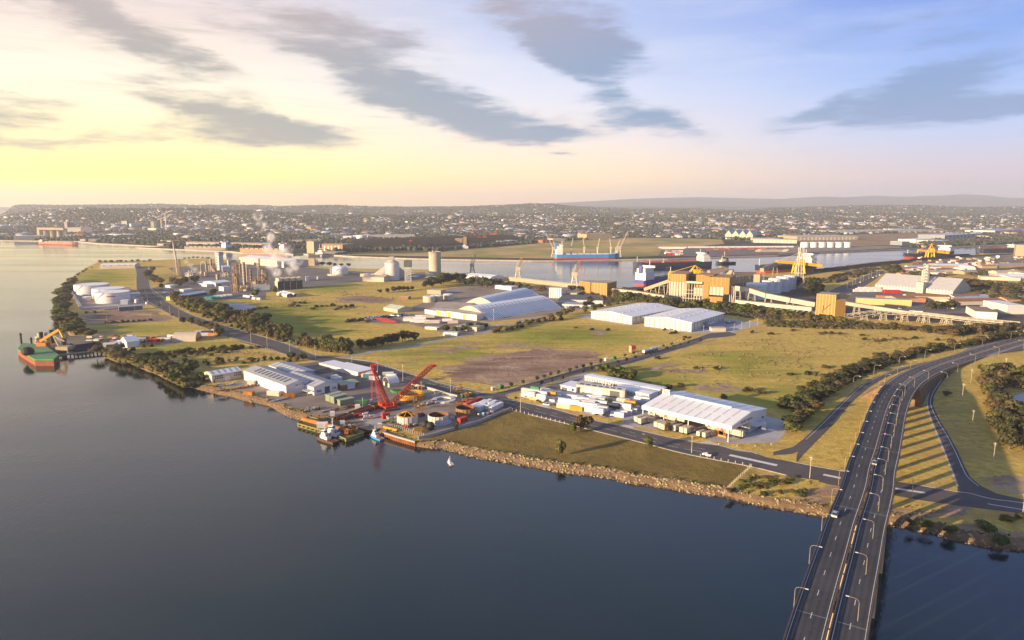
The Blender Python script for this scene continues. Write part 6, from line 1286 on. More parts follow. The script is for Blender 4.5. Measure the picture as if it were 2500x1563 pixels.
t, r, h = tank('storage_tank', 'huge white storage tank with a small red emblem, standing in front', 'A', 836,896,115,896,822)
mb = MB(); a0 = -1.25; mb.lathe([(r * 1.004, h * .62),(r * 1.004, h * .74)],120); mb.f = mb.f[94:103]; mb.m = mb.m[94:103]; mb.build('emblem', RED, t)
tank('small_tank', 'small squat white tank below the far huge tank', 'A', 642,886,28,886,860, rail=False)
for i, (x, y, rx_, yt) in enumerate(((1010,905,14,880),(985,880,12,862),(1085,915,10,900))): tank('small_tank', ('small pale tank at the pipe manifold by the tank farm', 'little white tank behind the pipe manifold', 'tiny white tank by the main road at the tank farm')[i], 'A', x, y, rx_, y, yt, rail=False)
building('pump_house', 'long dark blue pump house in front of the white tanks', g('A', 880,968), g('A', 1055,955), W=9, h=4.5, top=1, wm=mat('slate_blue', (.10,.13,.18),.6,.1), rm=GREYR)
building('pump_house', 'white-roofed shed at the corner of the tank farm', g('A', 960,862), g('A', 1030,858), W=12, h=4, wm=LGREY, rm=WROOF); building('pump_house', 'grey cabin on stilts beside the front white tank', g('A', 890,920), g('A', 945,918), W=8, h=5, wm=LGREY, rm=WROOF)
for i, (x0, y0, x1, y1) in enumerate(((612,940,875,925),(615,945,880,932),(770,958,870,950))): pipe('pipeline', ('upper pipeline running to the white tanks', 'lower pipeline running to the white tanks', 'short pipeline before the dark blue pump house')[i], g('A', x0, y0), g('A', x1, y1),.8, LGREY, 0)
t = MB(); P_, Q_ = g('A', 525,825), g('A', 600,945); t.beam((P_.x, P_.y, .8),(Q_.x, Q_.y, .8),3.0,0,1.6); solo(t, 'bund_wall', CONCL, 'sloping pale concrete bund wall beside the far white tank', 'wall')
t, L, W = building('shed', 'long white shed with dark vents at the grassy point', g('L', 1476,1069), g('L', 1993,1060), W=34, h=rise('L', 1476,1069,1018), top=2.5, wm=CREAM, rm=WROOF)
for x in (.09,.26,.51,.67,.835): panel(t, 'vent', DGREY, L * x, L * x + 6,5.6,6.9)
for k in range(1,11): panel(t, 'wall_joint', LGREY, L * k / 11 - .2, L * k / 11 + .2,0,7)
# refinery
LOADY = mat('loader_yellow', (.72,.42,.02),.5,.12,.2); WTAN = mat('weathered_tan_steel', (.30,.20,.12),.75,.3,.2); WBRN = mat('weathered_brown_steel', (.24,.125,.065),.8,.3,.2)
def mastlattice(name, label, base, H_, w0, w1, n, m, cat='tower', parts=None):
 t = thing(name, label, cat, base); mb = lattice(MB(),(0,0,0),(0,0, H_), w0, w1, n, cw=max(.35, w0 * .06), dw=max(.2, w0 * .035)); mb.build('lattice', m, t); return t
b = g('M', 332,695); H_ = rise('M', 332,695,440); H2 = rise('M', 332,695,182)
t = mastlattice('flare_stack', 'tall slender chimney rising from a pale lattice tower at the refinery', b, H_, 9.5,6.5,9, TAN)
mb = MB(); mb.cyl((0,0,2),(-1.5,0, H_),1.8,1.6,12); mb.cyl((-1.5,0, H_),(-4.5,0, H2),1.7,.7,12); mb.build('chimney', mat('pale_stack', (.55,.45,.36),.7,.2,.2), t)
def box_at(name, label, w, A_, B_, W, yt, m, rm=None, cat='building', group=None, z0=0, top=0., **k):
 h = rise(w, A_[0], A_[1], yt); return building(name, label, g(w, *A_), g(w, *B_), W=W, h=h, top=top, wm=m, rm=rm or m, over=.15, cat=cat, group=group, **k)
t, L, W = box_at('prilling_tower', 'tall grey tower block at the back of the refinery', 'M', (893,605),(945,606),14,340, LGREY, DGREY)
mb = MB(); hh = rise('M', 893,605,340); mb.bx(-.6, L + .6,-.6, W + .6, hh * .82, hh * 1.0); mb.build('top_house', mat('tower_cap', (.36,.37,.40),.6,.15), t)
for k in range(5): panel(t, 'louvre', DGREY, L * .08, L * .5, hh * (.15 + .13 * k), hh * (.20 + .13 * k))
def column(label, w, x, yb, yt, rpx, m, bands=4, cap=True):
 c = g(w, x, yb); r = (g(w, x + rpx, yb) - g(w, x - rpx, yb)).length / 2; h = rise(w, x, yb, yt); t = thing('process_column', label, 'column', c, 0, 'refinery columns')
 mb = MB(); mb.cyl((0,0,0),(0,0, h), r, n=12); mb.build('shell', m, t)
 for k in range(bands): mb = MB(); mb.cyl((0,0, h * (k + 1) / (bands + .5)),(0,0, h * (k + 1) / (bands + .5) + .6), r * 1.45, n=10); mb.build('platform', STEEL, t)
 mb = MB(); mb.beam((r * 1.2,0,0),(r * 1.2,0, h),.5); mb.build('ladder', RUST, t); return t
for a in (('thin brown column behind the thick tan one', 'M', 1250,660,450,9, WTAN),('thick tan process column in the middle of the refinery', 'M', 1312,818,485,19, TAN, 7),('thin pale pipe column to the right of the thick tan one', 'M', 1352,780,530,7, CREAM, 2),('short orange-brown column between the two tall groups', 'M', 1410,790,580,12, WBRN),('tall pale stack of the right-hand group', 'M', 1520,770,500,10, CREAM),('tall dark brown column beside the pale stack', 'M', 1543,790,432,9, WTAN, 8),('short brown column at the foot of the right-hand group', 'M', 1485,820,735,12, TAN, 2),
    ('short red column at the front corner of the lattice structure', 'M', 1126,920,780,8, WBRN, 1),('short brown column beside the red one', 'M', 1160,930,790,12, TAN, 2),('left-hand column of the hooped pair', 'M', 680,665,530,10, WTAN, 3),('tan column in front of the grey tower block', 'M', 822,625,432,13, TAN, 4),('short tan column beside the grey tower block', 'M', 795,625,535,9, TAN, 2),('small tan vessel column near the offices', 'M', 915,745,665,20, TAN, 2),('white vessel column at the steaming plant', 'M', 540,700,650,14, CREAM, 1),('brown column beside the hooped pipe', 'M', 752,620,475,9, WTAN, 3)): column(*a)
t = thing('hooped_pipe', 'pale hooped pipe standing among the refinery columns', 'pipe', g('M', 715,640)); mb = MB(); s_ = rise('M', 715,640,480) / 10; q = [(-3,0),(-3,8.6),(-2,9.6),(0,10),(2,9.6),(3,8.6),(3,0)]
for a_, b_ in zip(q, q[1:]): mb.cyl((a_[0] * s_ * .7,0, a_[1] * s_),(b_[0] * s_ * .7,0, b_[1] * s_),.9, n=8)
mb.build('tube', CREAM, t)
def structure_frame(label, w, x, yb, yt, wpx, m, levels=6, stuffm=WTAN, boxes=14):
 c = g(w, x, yb); wd = (g(w, x + wpx / 2, yb) - g(w, x - wpx / 2, yb)).length; h = rise(w, x, yb, yt); t = thing('process_structure', label, 'steel structure', c)
 mb = MB()
 for i in (-.5,0,.5):
  for j in (-.5,.5): mb.beam((i * wd, j * wd, 0),(i * wd, j * wd, h),.6)
 for k in range(1, levels + 1):
  z = h * k / levels
  for j in (-.5,.5): mb.beam((-.5 * wd, j * wd, z),(.5 * wd, j * wd, z),.5); mb.beam((j * wd, -.5 * wd, z),(j * wd, .5 * wd, z),.5)
  mb.beam((-.5 * wd, -.5 * wd, z - h / levels),(.5 * wd if k % 2 else 0,-.5 * wd, z),.3)
 mb.build('frame', m, t); r = random.Random(int(x + yb))
 for k in range(boxes):
  mb = MB(); z = r.uniform(.02,.9) * h; p = (r.uniform(-.4,.4) * wd, r.uniform(-.45,.45) * wd)
  if k % 2: mb.cyl((p[0], p[1], z),(p[0], p[1], z + r.uniform(2,7)), r.uniform(.8,1.8), n=8)
  else: mb.box((p[0], p[1], z),(r.uniform(1.5,5), r.uniform(1.5,5), r.uniform(1.2,3.5)))
  mb.build('vessel', [stuffm, WBRN, CREAM, STEEL][k % 4], t)
for a in (('tall narrow lattice structure full of vessels at the front of the refinery', 'M', 1192,935,500,62, WTAN, 9),('broad brown process frame under the tall columns', 'M', 1600,790,610,90, WBRN, 4, WTAN, 22),('low brown pipe frame between the column groups', 'M', 1300,905,840,130, WTAN, 2, WBRN, 22),('low frame of vessels at the foot of the right-hand columns', 'M', 1480,850,770,90, TAN, 2, WBRN, 16),('low steel frame beside the tan column', 'M', 860,625,540,60, WTAN, 3, TAN, 12),('low process frame at the steaming plant', 'M', 520,705,640,110, LGREY, 2, CREAM, 18),('long pipe rack between mast and offices', 'M', 700,700,655,130, WTAN, 2, TAN, 16),('pipe rack right of the grey tower', 'M', 1040,700,640,110, STEEL, 2, CREAM, 14),('low frame of pumps in front of the cooling towers', 'M', 1640,880,830,80, LGREY, 2, CREAM, 14)): structure_frame(*a)
for nm, lb, A_, B_, W, yt, m, rm, top in (('office', 'grey slab building behind the columns', (1075,545),(1190,540),12,460, CONC, CONC, 0),('process_hall', 'pale process hall beside the grey tower block', (990,630),(1105,625),18,560, LGREY, WROOF, 2),('office', 'white-roofed laboratory among the trees', (755,850),(905,835),20,815, WHITE, WROOF, 0),('office', 'long grey-roofed workshop row behind the laboratory', (890,845),(1110,820),30,795, LGREY, WROOF, 2),('office', 'narrow white-roofed office by the fig trees', (640,805),(860,790),14,780, WHITE, WROOF, 0),('office', 'small white gatehouse by the refinery trees', (230,865),(310,855),12,832, WHITE, WROOF, 0),('office', 'white block beside the front lattice structure', (1005,915),(1110,905),14,855, WHITE, CREAM, 0),
 ('plant_room', 'light grey plant room before the brown columns', (1460,905),(1690,895),16,840, LGREY, STEEL, 0),('office', 'low white roof at the staff car park', (410,920),(560,905),10,895, WHITE, WROOF, 0)):
 box_at(nm, lb, 'M', A_, B_, W, yt, m, rm, top=top)
t, L, W = building('bulk_store', 'very long white bulk store on the channel behind the refinery', g('M', 1240,500), g('M', 1895,570), W=55, h=rise('M', 1895,570,478), top=3, wm=CREAM, rm=WROOF)
for k in range(1,16): panel(t, 'wall_joint', LGREY, L * k / 16 - .3, L * k / 16 + .3,0, rise('M', 1895,570,478), proud=.15)
panel(t, 'door', LGREY, L * .94, L * .99,0,9)
t, L, W = building('shed', 'long dark shed with bright lime-green gable by the main road', g('M', 252,1052), g('M', 762,966), g('M', 195,1040), h=rise('M', 252,1052,1010), top=1.8, wm=mat('dark_green_wall', (.04,.07,.05),.6,.1), rm=WROOF)
LIME = mat('lime_cladding', (.40,.48,.03),.6,.1); panel(t, 'gable_panel', LIME, .2, W - .2,0, rise('M', 252,1052,1008), 's', -.16); panel(t, 'wall_band', LIME, 0, L * .12,0, rise('M', 252,1052,1015))
for i, (x, y, k) in enumerate(((720,1040, 'teal'),(800,1030, 'teal'),(850,1020, 'grey'),(900,1010, 'grey'),(990,1000, 'grey'))): cont(g('M', x, y),.1, k, f'{ordw(i)} container in the line on the lawn edge before the refinery', 'containers on the refinery lawn', 0,2.0,1.4)
# cooling towers with steam
A_, B_ = g('M', 1808,895), g('M', 2172,872); o, a, L, W = frame2(A_, B_, g('M', 1735,880)); hc = rise('M', 1808,895,775)
t = thing('cooling_tower', 'dark slatted cooling tower block with pale fan stacks and steam', 'cooling tower', o, a)
mb = MB(); mb.bx(0, L, 0, W, 0, hc); mb.build('casing', mat('cooling_dark', (.045,.05,.045),.8,.2,.3), t); panel(t, 'end_wall', CREAM, 0, W, 0, hc, 's', -.16)
for k in range(1,4): panel(t, 'cell_divider', CREAM, L * k / 4 - .3, L * k / 4 + .3,0, hc, proud=.3, th=.3)
for k in range(5): panel(t, 'louvre', DGREY, 0, L, hc * (.1 + .17 * k), hc * (.17 + .17 * k), proud=.25, th=.2)
for k in range(4):
 for j in (.28,.74): mb = MB(); mb.cyl((L * (k + .5) / 4, W * j, hc),(L * (k + .5) / 4, W * j, hc + 4.6),4.4,3.9,16, caps=False); mb.build('fan_stack', CREAM, t)
def steam(label, p, pts_, dens):
 m = bpy.data.materials.new('steam_volume'); m.use_nodes = True; T = NT(m.node_tree); T.N.clear(); o_ = T.n('ShaderNodeOutputMaterial'); v = T.n('ShaderNodeVolumePrincipled'); T.L.new(v.outputs[0], o_.inputs['Volume'])
 tc = T.n('ShaderNodeTexCoord').outputs['Object']; acc = None
 for (x, y, z, r) in pts_:
  d = T.n('ShaderNodeVectorMath', operation='DISTANCE'); T.L.new(tc, d.inputs[0]); d.inputs[1].default_value = (x, y, z); f = T.step(d.outputs['Value'], r, r * .15); acc = f if acc is None else T.m('MAXIMUM', acc, f)
 n1 = T.step(T.noise(tc, .085,5,.65,.6),.40,.72)
 T.put(v.inputs['Density'], T.m('MULTIPLY', T.m('MULTIPLY', acc, n1), dens)); v.inputs['Color'].default_value = (.95,.95,.96,1)
 mb = MB(); lo = [min(q[i] - q[3] for q in pts_) for i in range(3)]; hi = [max(q[i] + q[3] for q in pts_) for i in range(3)]; mb.bx(lo[0], hi[0], lo[1], hi[1], max(.5, lo[2]), hi[2])
 o = mb.build('steam', m, None, p); tag(o, label, 'steam', None, 'stuff'); return o
pc = g('M', 1950,830)
steam('white steam rising from the cooling towers', pc, [(-16,0,20,10),(-24,2,31,12),(-17,5,43,13),(-6,5,40,11),(4,0,22,9),(14,0,26,9),(17,4,38,10),(-30,10,56,11),(-27,14,72,10),(-40,16,90,11),(-46,20,104,10),(0,2,52,13),(8,3,34,12)],.32)
steam('thin steam drifting past the brown columns', g('M', 1440,760),[(-12,0,30,9),(-4,3,36,9),(8,4,33,9),(28,6,30,10),(36,4,24,8)],.2)
steam('small white steam puff at the steaming plant', g('M', 510,720),[(10,0,14,8),(2,0,20,7),(-6,4,27,6),(16,0,11,6)],.22)
for i, (x0, y0, x1, y1) in enumerate(((1812,978,1960,1010),(1850,968,1990,1000),(1890,955,2065,1000))): pipe('gas_bullet', f'{ordw(i)} of the three white horizontal gas tanks on the meadow edge', g('M', x0, y0), g('M', x1, y1),2.4, WHITE, 0)
for i, (x, y) in enumerate(((1300,1005),(1345,1012),(1400,1000),(1455,1005),(1430,1040),(1500,1045))): pipe('road_tanker', f'{ordw(i)} white tank trailer parked on the meadow edge before the columns', g('M', x, y), g('M', x + 52, y + 2),1.7, WHITE, 0)
for i in range(16):
 car(random.choice(['white', 'silver', 'dark', 'blue', 'white']), g('M', 100 + (i % 8) * 42,900 + (i // 8) * 38 + (i % 3) * 6),.3, f'{ordw(i)} car in the refinery car park, counted from the road', 'cars in the refinery car park', 1.2)
tank('white_vessel', 'white cylindrical tank right of the cooling towers', 'M', 2243,765,30,765,697, rail=False); tank('white_vessel', 'small white vessel on the works far right of the cooling towers', 'M', 2395,740,14,740,700, rail=False)
t, r, h = tank('gas_tank', 'big domed white gas tank beside the channel', 'B', 697,700,57,702,652, dome=.32); mb = MB(); mb.bx(-r * 1.25,-r * 1.02,-4,4,0, h * 1.12); mb.build('stair_tower', TAN, t)
mb = MB(); mb.cyl((0,0, h + r * .28),(0,0, h + r * .42), r * .12, n=10); mb.build('vent_cap', LGREY, t)
mb = MB(); mb.lathe([(r * 1.6,0),(r * 1.6,3)],30); mb.lathe([(r * 1.55,3),(r * 1.55,0)],30); mb.build('bund', CONC, t)
t, r, h = tank('storage_silo', 'tall white ribbed silo with a cone roof and a headhouse', 'B', 1082,735,54,738,612, dome=0, rail=False)
mb = MB(); mb.lathe([(r, h),(r * .2, h + r * .5)],30); mb.build('cone_roof', CREAM, t); mb = MB(); mb.bx(-r * .35, r * .3,-r * .3, r * .3, h + r * .35, h + r * .85); mb.build('headhouse', CONC, t)
for k in range(1,9): mb = MB(); mb.lathe([(r * 1.015, h * k / 9 - .3),(r * 1.015, h * k / 9 + .3)],30); mb.build('hoop', LGREY, t)
t, L, W = building('storage_shed', 'steep pale gabled store leaning against the tall white silo', g('B', 950,722), g('B', 1040,735), W=40, h=rise('B', 950,722,690), top=13, wm=CREAM, rm=CREAM, ridge_at=.6)
building('storage_shed', 'low pinkish-roofed store before the tall white silo', g('B', 862,748), g('B', 1020,752), W=26, h=7, top=3, wm=CREAM, rm=mat('pink_roof', (.50,.38,.34),.7,.15))
t = mastlattice('elevator_tower', 'lattice elevator tower with a dark house on top', g('B', 1200,752), rise('B', 1200,752,640),9,9,8, LGREY)
h_ = rise('B', 1200,752,640); mb = MB(); mb.bx(-5.5,5.5,-5.5,5.5, h_, rise('B', 1200,752,592)); mb.build('top_house', DGREY, t)
c = g('B', 1398,697); r = (g('B', 1442,690) - g('B', 1355,690)).length / 2; h = rise('B', 1398,690,527); t = thing('concrete_silo', 'tall round bare concrete silo by the channel', 'silo', c)
mb = MB(); mb.lathe([(r, 0),(r, h)],40); mb.lathe([(r, h),(.1, h + .2)],40); mb.build('shaft', mat('silo_concrete', (.46,.40,.30),.85,.15,.05, streak=.6), t, smooth=True)
for k in range(1,6): mb = MB(); mb.lathe([(r * 1.006, h * k / 6 - .2),(r * 1.006, h * k / 6 + .2)],40); mb.build('pour_joint', CONC, t)
mb = MB(); mb.lathe([(r * 1.02, h - .8),(r * 1.02, h + 1)],40); mb.cyl((-r * .3,0, h),(-r * .3,0, h + 2.5), r * .18, n=10); mb.build('parapet', CONC, t)
for i in range(14): w_ = random.choice(('B',)); x, y = random.uniform(740,1340), random.uniform(690,730); box_at('works_building', f'{ordw(i)} small works building between the gas tank and the concrete silo', 'B', (x, y),(x + random.uniform(16,40), y + 3),14, y - random.uniform(8,20), random.choice([CREAM, LGREY, TAN, WHITE]), WROOF, group='small works buildings')
# cranes on the channel quay
def harbour_crane(name, label, base, s, m1, m2, lean=1, boom=(14,34)):
 t = thing(name, label, 'harbour crane', base)
 mb = MB()
 for x in (-4,4):
  for y in (-4,4): mb.beam((x * s, y * s, 0),(x * .5 * s, y * .5 * s, 12 * s),1.1 * s)
 for z, k in ((0.5,1),(6,.78),(12,.5)): q = 4 * k * s; mb.beam((-q, -q, z * s),(q, -q, z * s),.9 * s); mb.beam((-q, q, z * s),(q, q, z * s),.9 * s); mb.beam((-q, -q, z * s),(-q, q, z * s),.9 * s); mb.beam((q, -q, z * s),(q, q, z * s),.9 * s)
 for x in (-1,1): mb.beam((x * 4 * s, -4 * s, 0),(-x * 3.1 * s, -3.1 * s, 6 * s),.5 * s); mb.beam((x * 3.1 * s, -3.1 * s, 6 * s),(-x * 2 * s, -2 * s, 12 * s),.5 * s)
 mb.build('portal', m1, t)
 mb = MB(); mb.bx(-3.5 * s, 3.5 * s, -2.5 * s, 2.5 * s, 12 * s, 17 * s); mb.build('machine_house', m1, t)
 mb = MB(); lattice(mb, (lean * 2 * s, 0,15 * s),(lean * boom[0] * s, 0, boom[1] * s),1.8 * s, .9 * s, 8, cw=.45 * s, dw=.3 * s); mb.build('boom', m2, t)
 mb = MB(); lattice(mb, (-lean * 1.5 * s, 0,17 * s),(lean * 1.5 * s, 0,27 * s),2 * s, 1 * s, 5, cw=.45 * s, dw=.3 * s); mb.beam((lean * 1.5 * s, 0,27 * s),(lean * boom[0] * s, 0, boom[1] * s),.3 * s); mb.build('mast', m1, t)
 mb = MB(); mb.beam((lean * boom[0] * s, 0, boom[1] * s),(lean * boom[0] * s, 0, boom[1] * .55 * s),.3 * s); mb.build('hoist_rope', m2, t); return t
harbour_crane('harbour_crane', 'dark grey harbour crane beside the round concrete silo', g('B', 1672,690), rise('B', 1672,690,540) / 34, mat('crane_slate', (.07,.10,.14),.6,.1), MATS['crane_slate'],1,(6,33))
harbour_crane('ship_loader', 'white lattice ship unloader with red boom, nearer the concrete silo', g('C', 195,724), rise('C', 195,724,562) / 33, CREAM, RUSTO, 1,(7,33)); harbour_crane('ship_loader', 'white lattice ship unloader with red boom beside the ochre transfer house', g('C', 612,772), rise('C', 612,772,592) / 33, CREAM, RUSTO, 1,(8,33))
building('quay_shed', 'white quay shed under the grove by the channel', g('B', 1622,735), g('B', 1812,752), W=30, h=rise('B', 1622,735,700), top=2, wm=WHITE, rm=WROOF)
t, L, W = building('gallery', 'very long tan conveyor gallery along the channel quay', g('C', 118,742), g('C', 640,800), W=9, h=rise('C', 118,742,722), top=1.5, wm=TAN, rm=CREAM)
# ochre transfer houses and loader complex
def ribs(t, L, h, n, m, z0=0, y=0.):
 for k in range(n + 1): panel(t, 'cladding_joint', m, L * k / n - .22, L * k / n + .22, z0, h, 'f', y, .18,.12)
OCHL = mat('ochre_light', (.62,.45,.18),.6,.1)
for lb, A_, B_, C_, yt, n in (('small ochre transfer house nearer the channel', (650,822),(728,835),22,745,5),('square ochre transfer house with the conveyors leaving it', (738,850),(850,858),34,757,5)):
 t, L, W = building('transfer_house', lb, g('C', *A_), g('C', *B_), W=C_, h=rise('C', A_[0], A_[1], yt), wm=OCHRE, rm=TAN, over=.2, cat='industrial building'); ribs(t, L, rise('C', A_[0], A_[1], yt), n, OCHL)
def conveyor(label, w, pts_, z0, z1, wd=5.0, hh=3.2, m=CREAM, legs=6, truss=False, legm=CREAM):
 """gallery raised on trestles: pts_ are ground points below it"""
 P_ = [g(w if len(q) == 2 else q[2], q[0], q[1]) for q in pts_]; n = len(P_) - 1; t = thing('conveyor', label, 'conveyor', P_[0]); o = P_[0]
 Z = [z0 + (z1 - z0) * i / n if not hasattr(z0, '__len__') else z0[i] for i in range(n + 1)]
 V_ = [p - o + Vector((0,0, z)) for p, z in zip(P_, Z)]
 for a_, b_ in zip(V_, V_[1:]):
  if truss:
   d = (b_ - a_); k = max(4, int(d.length / 6)); s = Vector((-d.y, d.x, 0)).normalized() * wd / 2; mb = MB()
   for i in range(k):
    p, q = a_.lerp(b_, i / k), a_.lerp(b_, (i + 1) / k)
    for sg in (-1,1):
     mb.beam(p + s * sg, q + s * sg, .35); u = Vector((0,0, hh)); mb.beam(p + s * sg + u, q + s * sg + u, .35); mb.beam(p + s * sg, q + s * sg + u, .22); mb.beam(p + s * sg, p + s * sg + u, .22)
   mb.build('truss', m, t); mb = MB(); mb.beam(a_ + Vector((0,0,.3)), b_ + Vector((0,0,.3)), wd * .8,0,.4); mb.build('belt', COAL, t)
  else:
   mb = MB(); u = Vector((0,0, hh / 2)); mb.beam(a_ + u, b_ + u, wd, 0, hh); mb.build('gallery', m, t)
   mb = MB(); u = Vector((0,0, hh + .25)); mb.beam(a_ + u, b_ + u, wd * .8,0,.5); mb.build('roof', mat('belt_roof', (.20,.17,.14),.8,.3), t)
 tot = sum((b - a).length for a, b in zip(V_, V_[1:])); q = resample(V_, tot / max(1, legs))
 for p in q[:legs + 1]:
  if p.z < 1.5: continue
  mb = MB()
  for sx in (-1,1):
   for sy in (-.8,.8): mb.beam((p.x + sx * wd * .75, p.y + sy * 2,-.1),(p.x + sx * wd * .45, p.y + sy * 1.4, p.z),.45)
  for z in (.33,.66,.97): mb.beam((p.x - wd * .65, p.y - 1.8, p.z * z),(p.x + wd * .65, p.y - 1.8, p.z * z),.3)
  mb.beam((p.x - wd * .65, p.y - 1.8, p.z * .33),(p.x + wd * .6, p.y - 1.8, p.z * .66),.25); mb.build('trestle', legm, t)
 return t
conveyor('twin conveyor between the square transfer house and the ochre loader', 'C', [(870,850),(1080,872),(1290,905)],7,6,8,3, CREAM, 9)
conveyor('short inclined tan conveyor down to the moored ship', 'N', [(515,640),(330,620),(150,600)],20,5,6,4, TAN, 3)
A_, B_ = g('N', 500,690), g('N', 1385,745); o, a, L, W = frame2(A_, B_, W=42); t = thing('coal_loader', 'huge ochre coal loading building raised on silos and steel legs', 'industrial building', o, a)
zt = rise('N', 500,690,292); zl = rise('N', 500,690,405); hx = lambda f: L * f
def blk(x0, x1, y0, y1, z0, z1, m, name='cladding', n=0):
 mb = MB(); mb.bx(hx(x0), hx(x1), y0, y1, z0, z1); b = mb.build(name, m, t)
 for k in range(1, n): panel(t, 'cladding_joint', OCHL, hx(x0 + (x1 - x0) * k / n) - .2, hx(x0 + (x1 - x0) * k / n) + .2, z0, z1, 'f', y0,.18,.12)
 return b
blk(0,.28,0, W, zl, zt, OCHRE, n=6); blk(.42,.70,10, W, zl * .3, zt * .98, OCHRE, n=3); blk(.58,.67,-1,12,3, zt * .97, OCHRE); blk(.665,1.0,-2, W, zl * .86, zt * .95, OCHRE, n=5); blk(.92,1.0,-2.5, W * .5, zl * .5, zl * .87, OCHRE, n=1); blk(.655,.90,-1, W * .7,.5, zl * .34, OCHRE, n=4); blk(.28,.42,16, W, zl * .5, zt * .93, mat('loader_shade', (.10,.09,.075),.8,.2))  # last block's dark colour stands for the shade between the ochre blocks
for k in range(5): mb = MB(); mb.cyl((hx(.03 + .055 * k),5, zl * .30),(hx(.03 + .055 * k),5, zl),3.6, n=14); mb.cyl((hx(.03 + .055 * k),5, zl * .12),(hx(.03 + .055 * k),5, zl * .30),1.2,3.6, n=14); mb.build('bin', CREAM, t)
for k in range(4): mb = MB(); mb.bx(hx(.665 + .062 * k), hx(.72 + .062 * k),0,8, zl * .42, zl * .86); mb.build('bin', CREAM, t)
for k in range(3): mb = MB(); mb.cyl((hx(.44 + .05 * k),8, zl * .3),(hx(.44 + .05 * k),8, zl * .72),3.5, n=14); mb.build('bin', CREAM, t)
for k in range(26):
 x = hx(.01 + .58 * (k % 13) / 12.5); y = (1 if k < 13 else 14); mb = MB(); mb.beam((x, y, -.1),(x, y, zl * (.98 if k % 13 < 6 else .9)),.6); mb.build('leg', CREAM, t)
for z in (.18,.42,.60): mb = MB(); mb.beam((hx(0),.6, zl * z),(hx(.6),.6, zl * z),.6); mb.build('girder', CREAM, t)
mb = MB(); mb.bx(hx(.29), hx(.56),-2,3, zl * .96, zl * 1.06); mb.build('walkway', CREAM, t)
for k in range(4): x = hx(1.005 + .03 * k); mb = MB(); mb.beam((x, 2,-.1),(x, 2, zl * .9),.7); mb.build('leg', CREAM, t)
# yellow stacker on the loader's far side and its own conveyors
def stacker(name, label, base, a, s, m, boomL=34, backL=22, mast=14):
 t = thing(name, label, 'ship loader', base, a)
 mb = MB()
 for x in (-7,7):
  for y in (-5,5): mb.beam((x * s, y * s, 0),(x * .8 * s, y * .8 * s, 12 * s),1.5 * s); mb.beam((x * s, y * s, .5 * s),(x * .8 * s, -y * .8 * s, 12 * s),.7 * s)
 for y in (-5,5): mb.beam((-8 * s, y * s, .7 * s),(8 * s, y * s, .7 * s),1.4 * s)
 mb.build('portal', m, t)
 mb = MB(); mb.box((0,0,14 * s),(15 * s, 9 * s, 4 * s)); mb.box((4 * s, 0,18 * s),(6 * s, 6 * s, 4 * s)); mb.build('machine_house', m, t)
 mb = MB(); lattice(mb, (-6 * s, 0,15 * s),(-boomL * s, 0,17 * s),3.2 * s, 2.4 * s, 9, cw=.9 * s, dw=.6 * s); mb.beam((-boomL * s, 0,17 * s),(-boomL * s, 0,11 * s),2 * s); mb.beam((-6 * s, 0,15 * s),(-boomL * s, 0,17 * s),2.2 * s); mb.build('boom', m, t)
 mb = MB(); mb.beam((6 * s, 0,14 * s),(backL * s, 0,11 * s),4 * s); mb.box((backL * s, 0,11 * s),(5 * s, 5 * s, 3.5 * s)); mb.build('counter_boom', m, t)
 mb = MB(); top = (2 * s, 0,(16 + mast) * s); mb.beam((-4 * s, -3 * s, 16 * s), top, .9 * s); mb.beam((-4 * s, 3 * s, 16 * s), top, .9 * s); mb.beam((6 * s, 0,18 * s), top, .9 * s); mb.beam(top, (-boomL * .85 * s, 0,18 * s),.45 * s); mb.beam(top, (backL * s, 0,13 * s),.45 * s); mb.build('tie_frame', m, t); return t
stacker('ship_loader', 'yellow ship loader seen above the ochre coal loading building', gp(1690,707),.1,1.45, LOADY, 24,20,8)
conveyor('tan conveyor rising to the high transfer box', 'N', [(1080,470),(1340,460)],18,22,7,5, TAN, 2, legm=TAN)
box_at('transfer_box', 'high tan transfer box behind the ochre coal loader', 'N', (1325,460),(1430,465),14,240, TAN, cat='industrial building')
conveyor('tan conveyor between the two transfer boxes', 'N', [(1430,480),(1760,460)],16,14,7,5, TAN, 3, legm=TAN)
box_at('transfer_box', 'tan transfer box on top of the white silos', 'N', (1742,530),(1835,535),14,305, TAN, cat='industrial building')
conveyor('tan conveyor running from the white silos to the coal wharf', 'N', [(1860,480),(2060,430)],22,27,6,5, TAN, 1, legm=TAN)
SILM = mat('silo_white', (.66,.70,.71),.5,.06,.05, streak=.4)
for i, (x, y, rx_, yb, yt, w) in enumerate(((1785,660,150,668,450, 'N'),(1955,610,85,612,400, 'N'),(2060,575,95,578,370, 'N'),(2180,550,100,553,345, 'N'),(2280,520,90,522,325, 'N'),(1890,520,70,522,400, 'N'))):
 tt, r, h = tank('storage_silo', ('broad white silo nearest the long conveyor, with railings on top', 'second white silo of the group behind the broad one', 'third white silo of the group, taller', 'fourth white silo of the group, with a pale cap', 'last white silo of the group beside the dark tree', 'white silo half hidden at the back of the group')[i], w, x, y, rx_, yb, yt, SILM, .12, group='white silo group', cat='silo')
 for k in range(1,6): mb = MB(); mb.lathe([(r * 1.008, h * k / 6 - .15),(r * 1.008, h * k / 6 + .15)],30); mb.build('hoop', LGREY, tt)
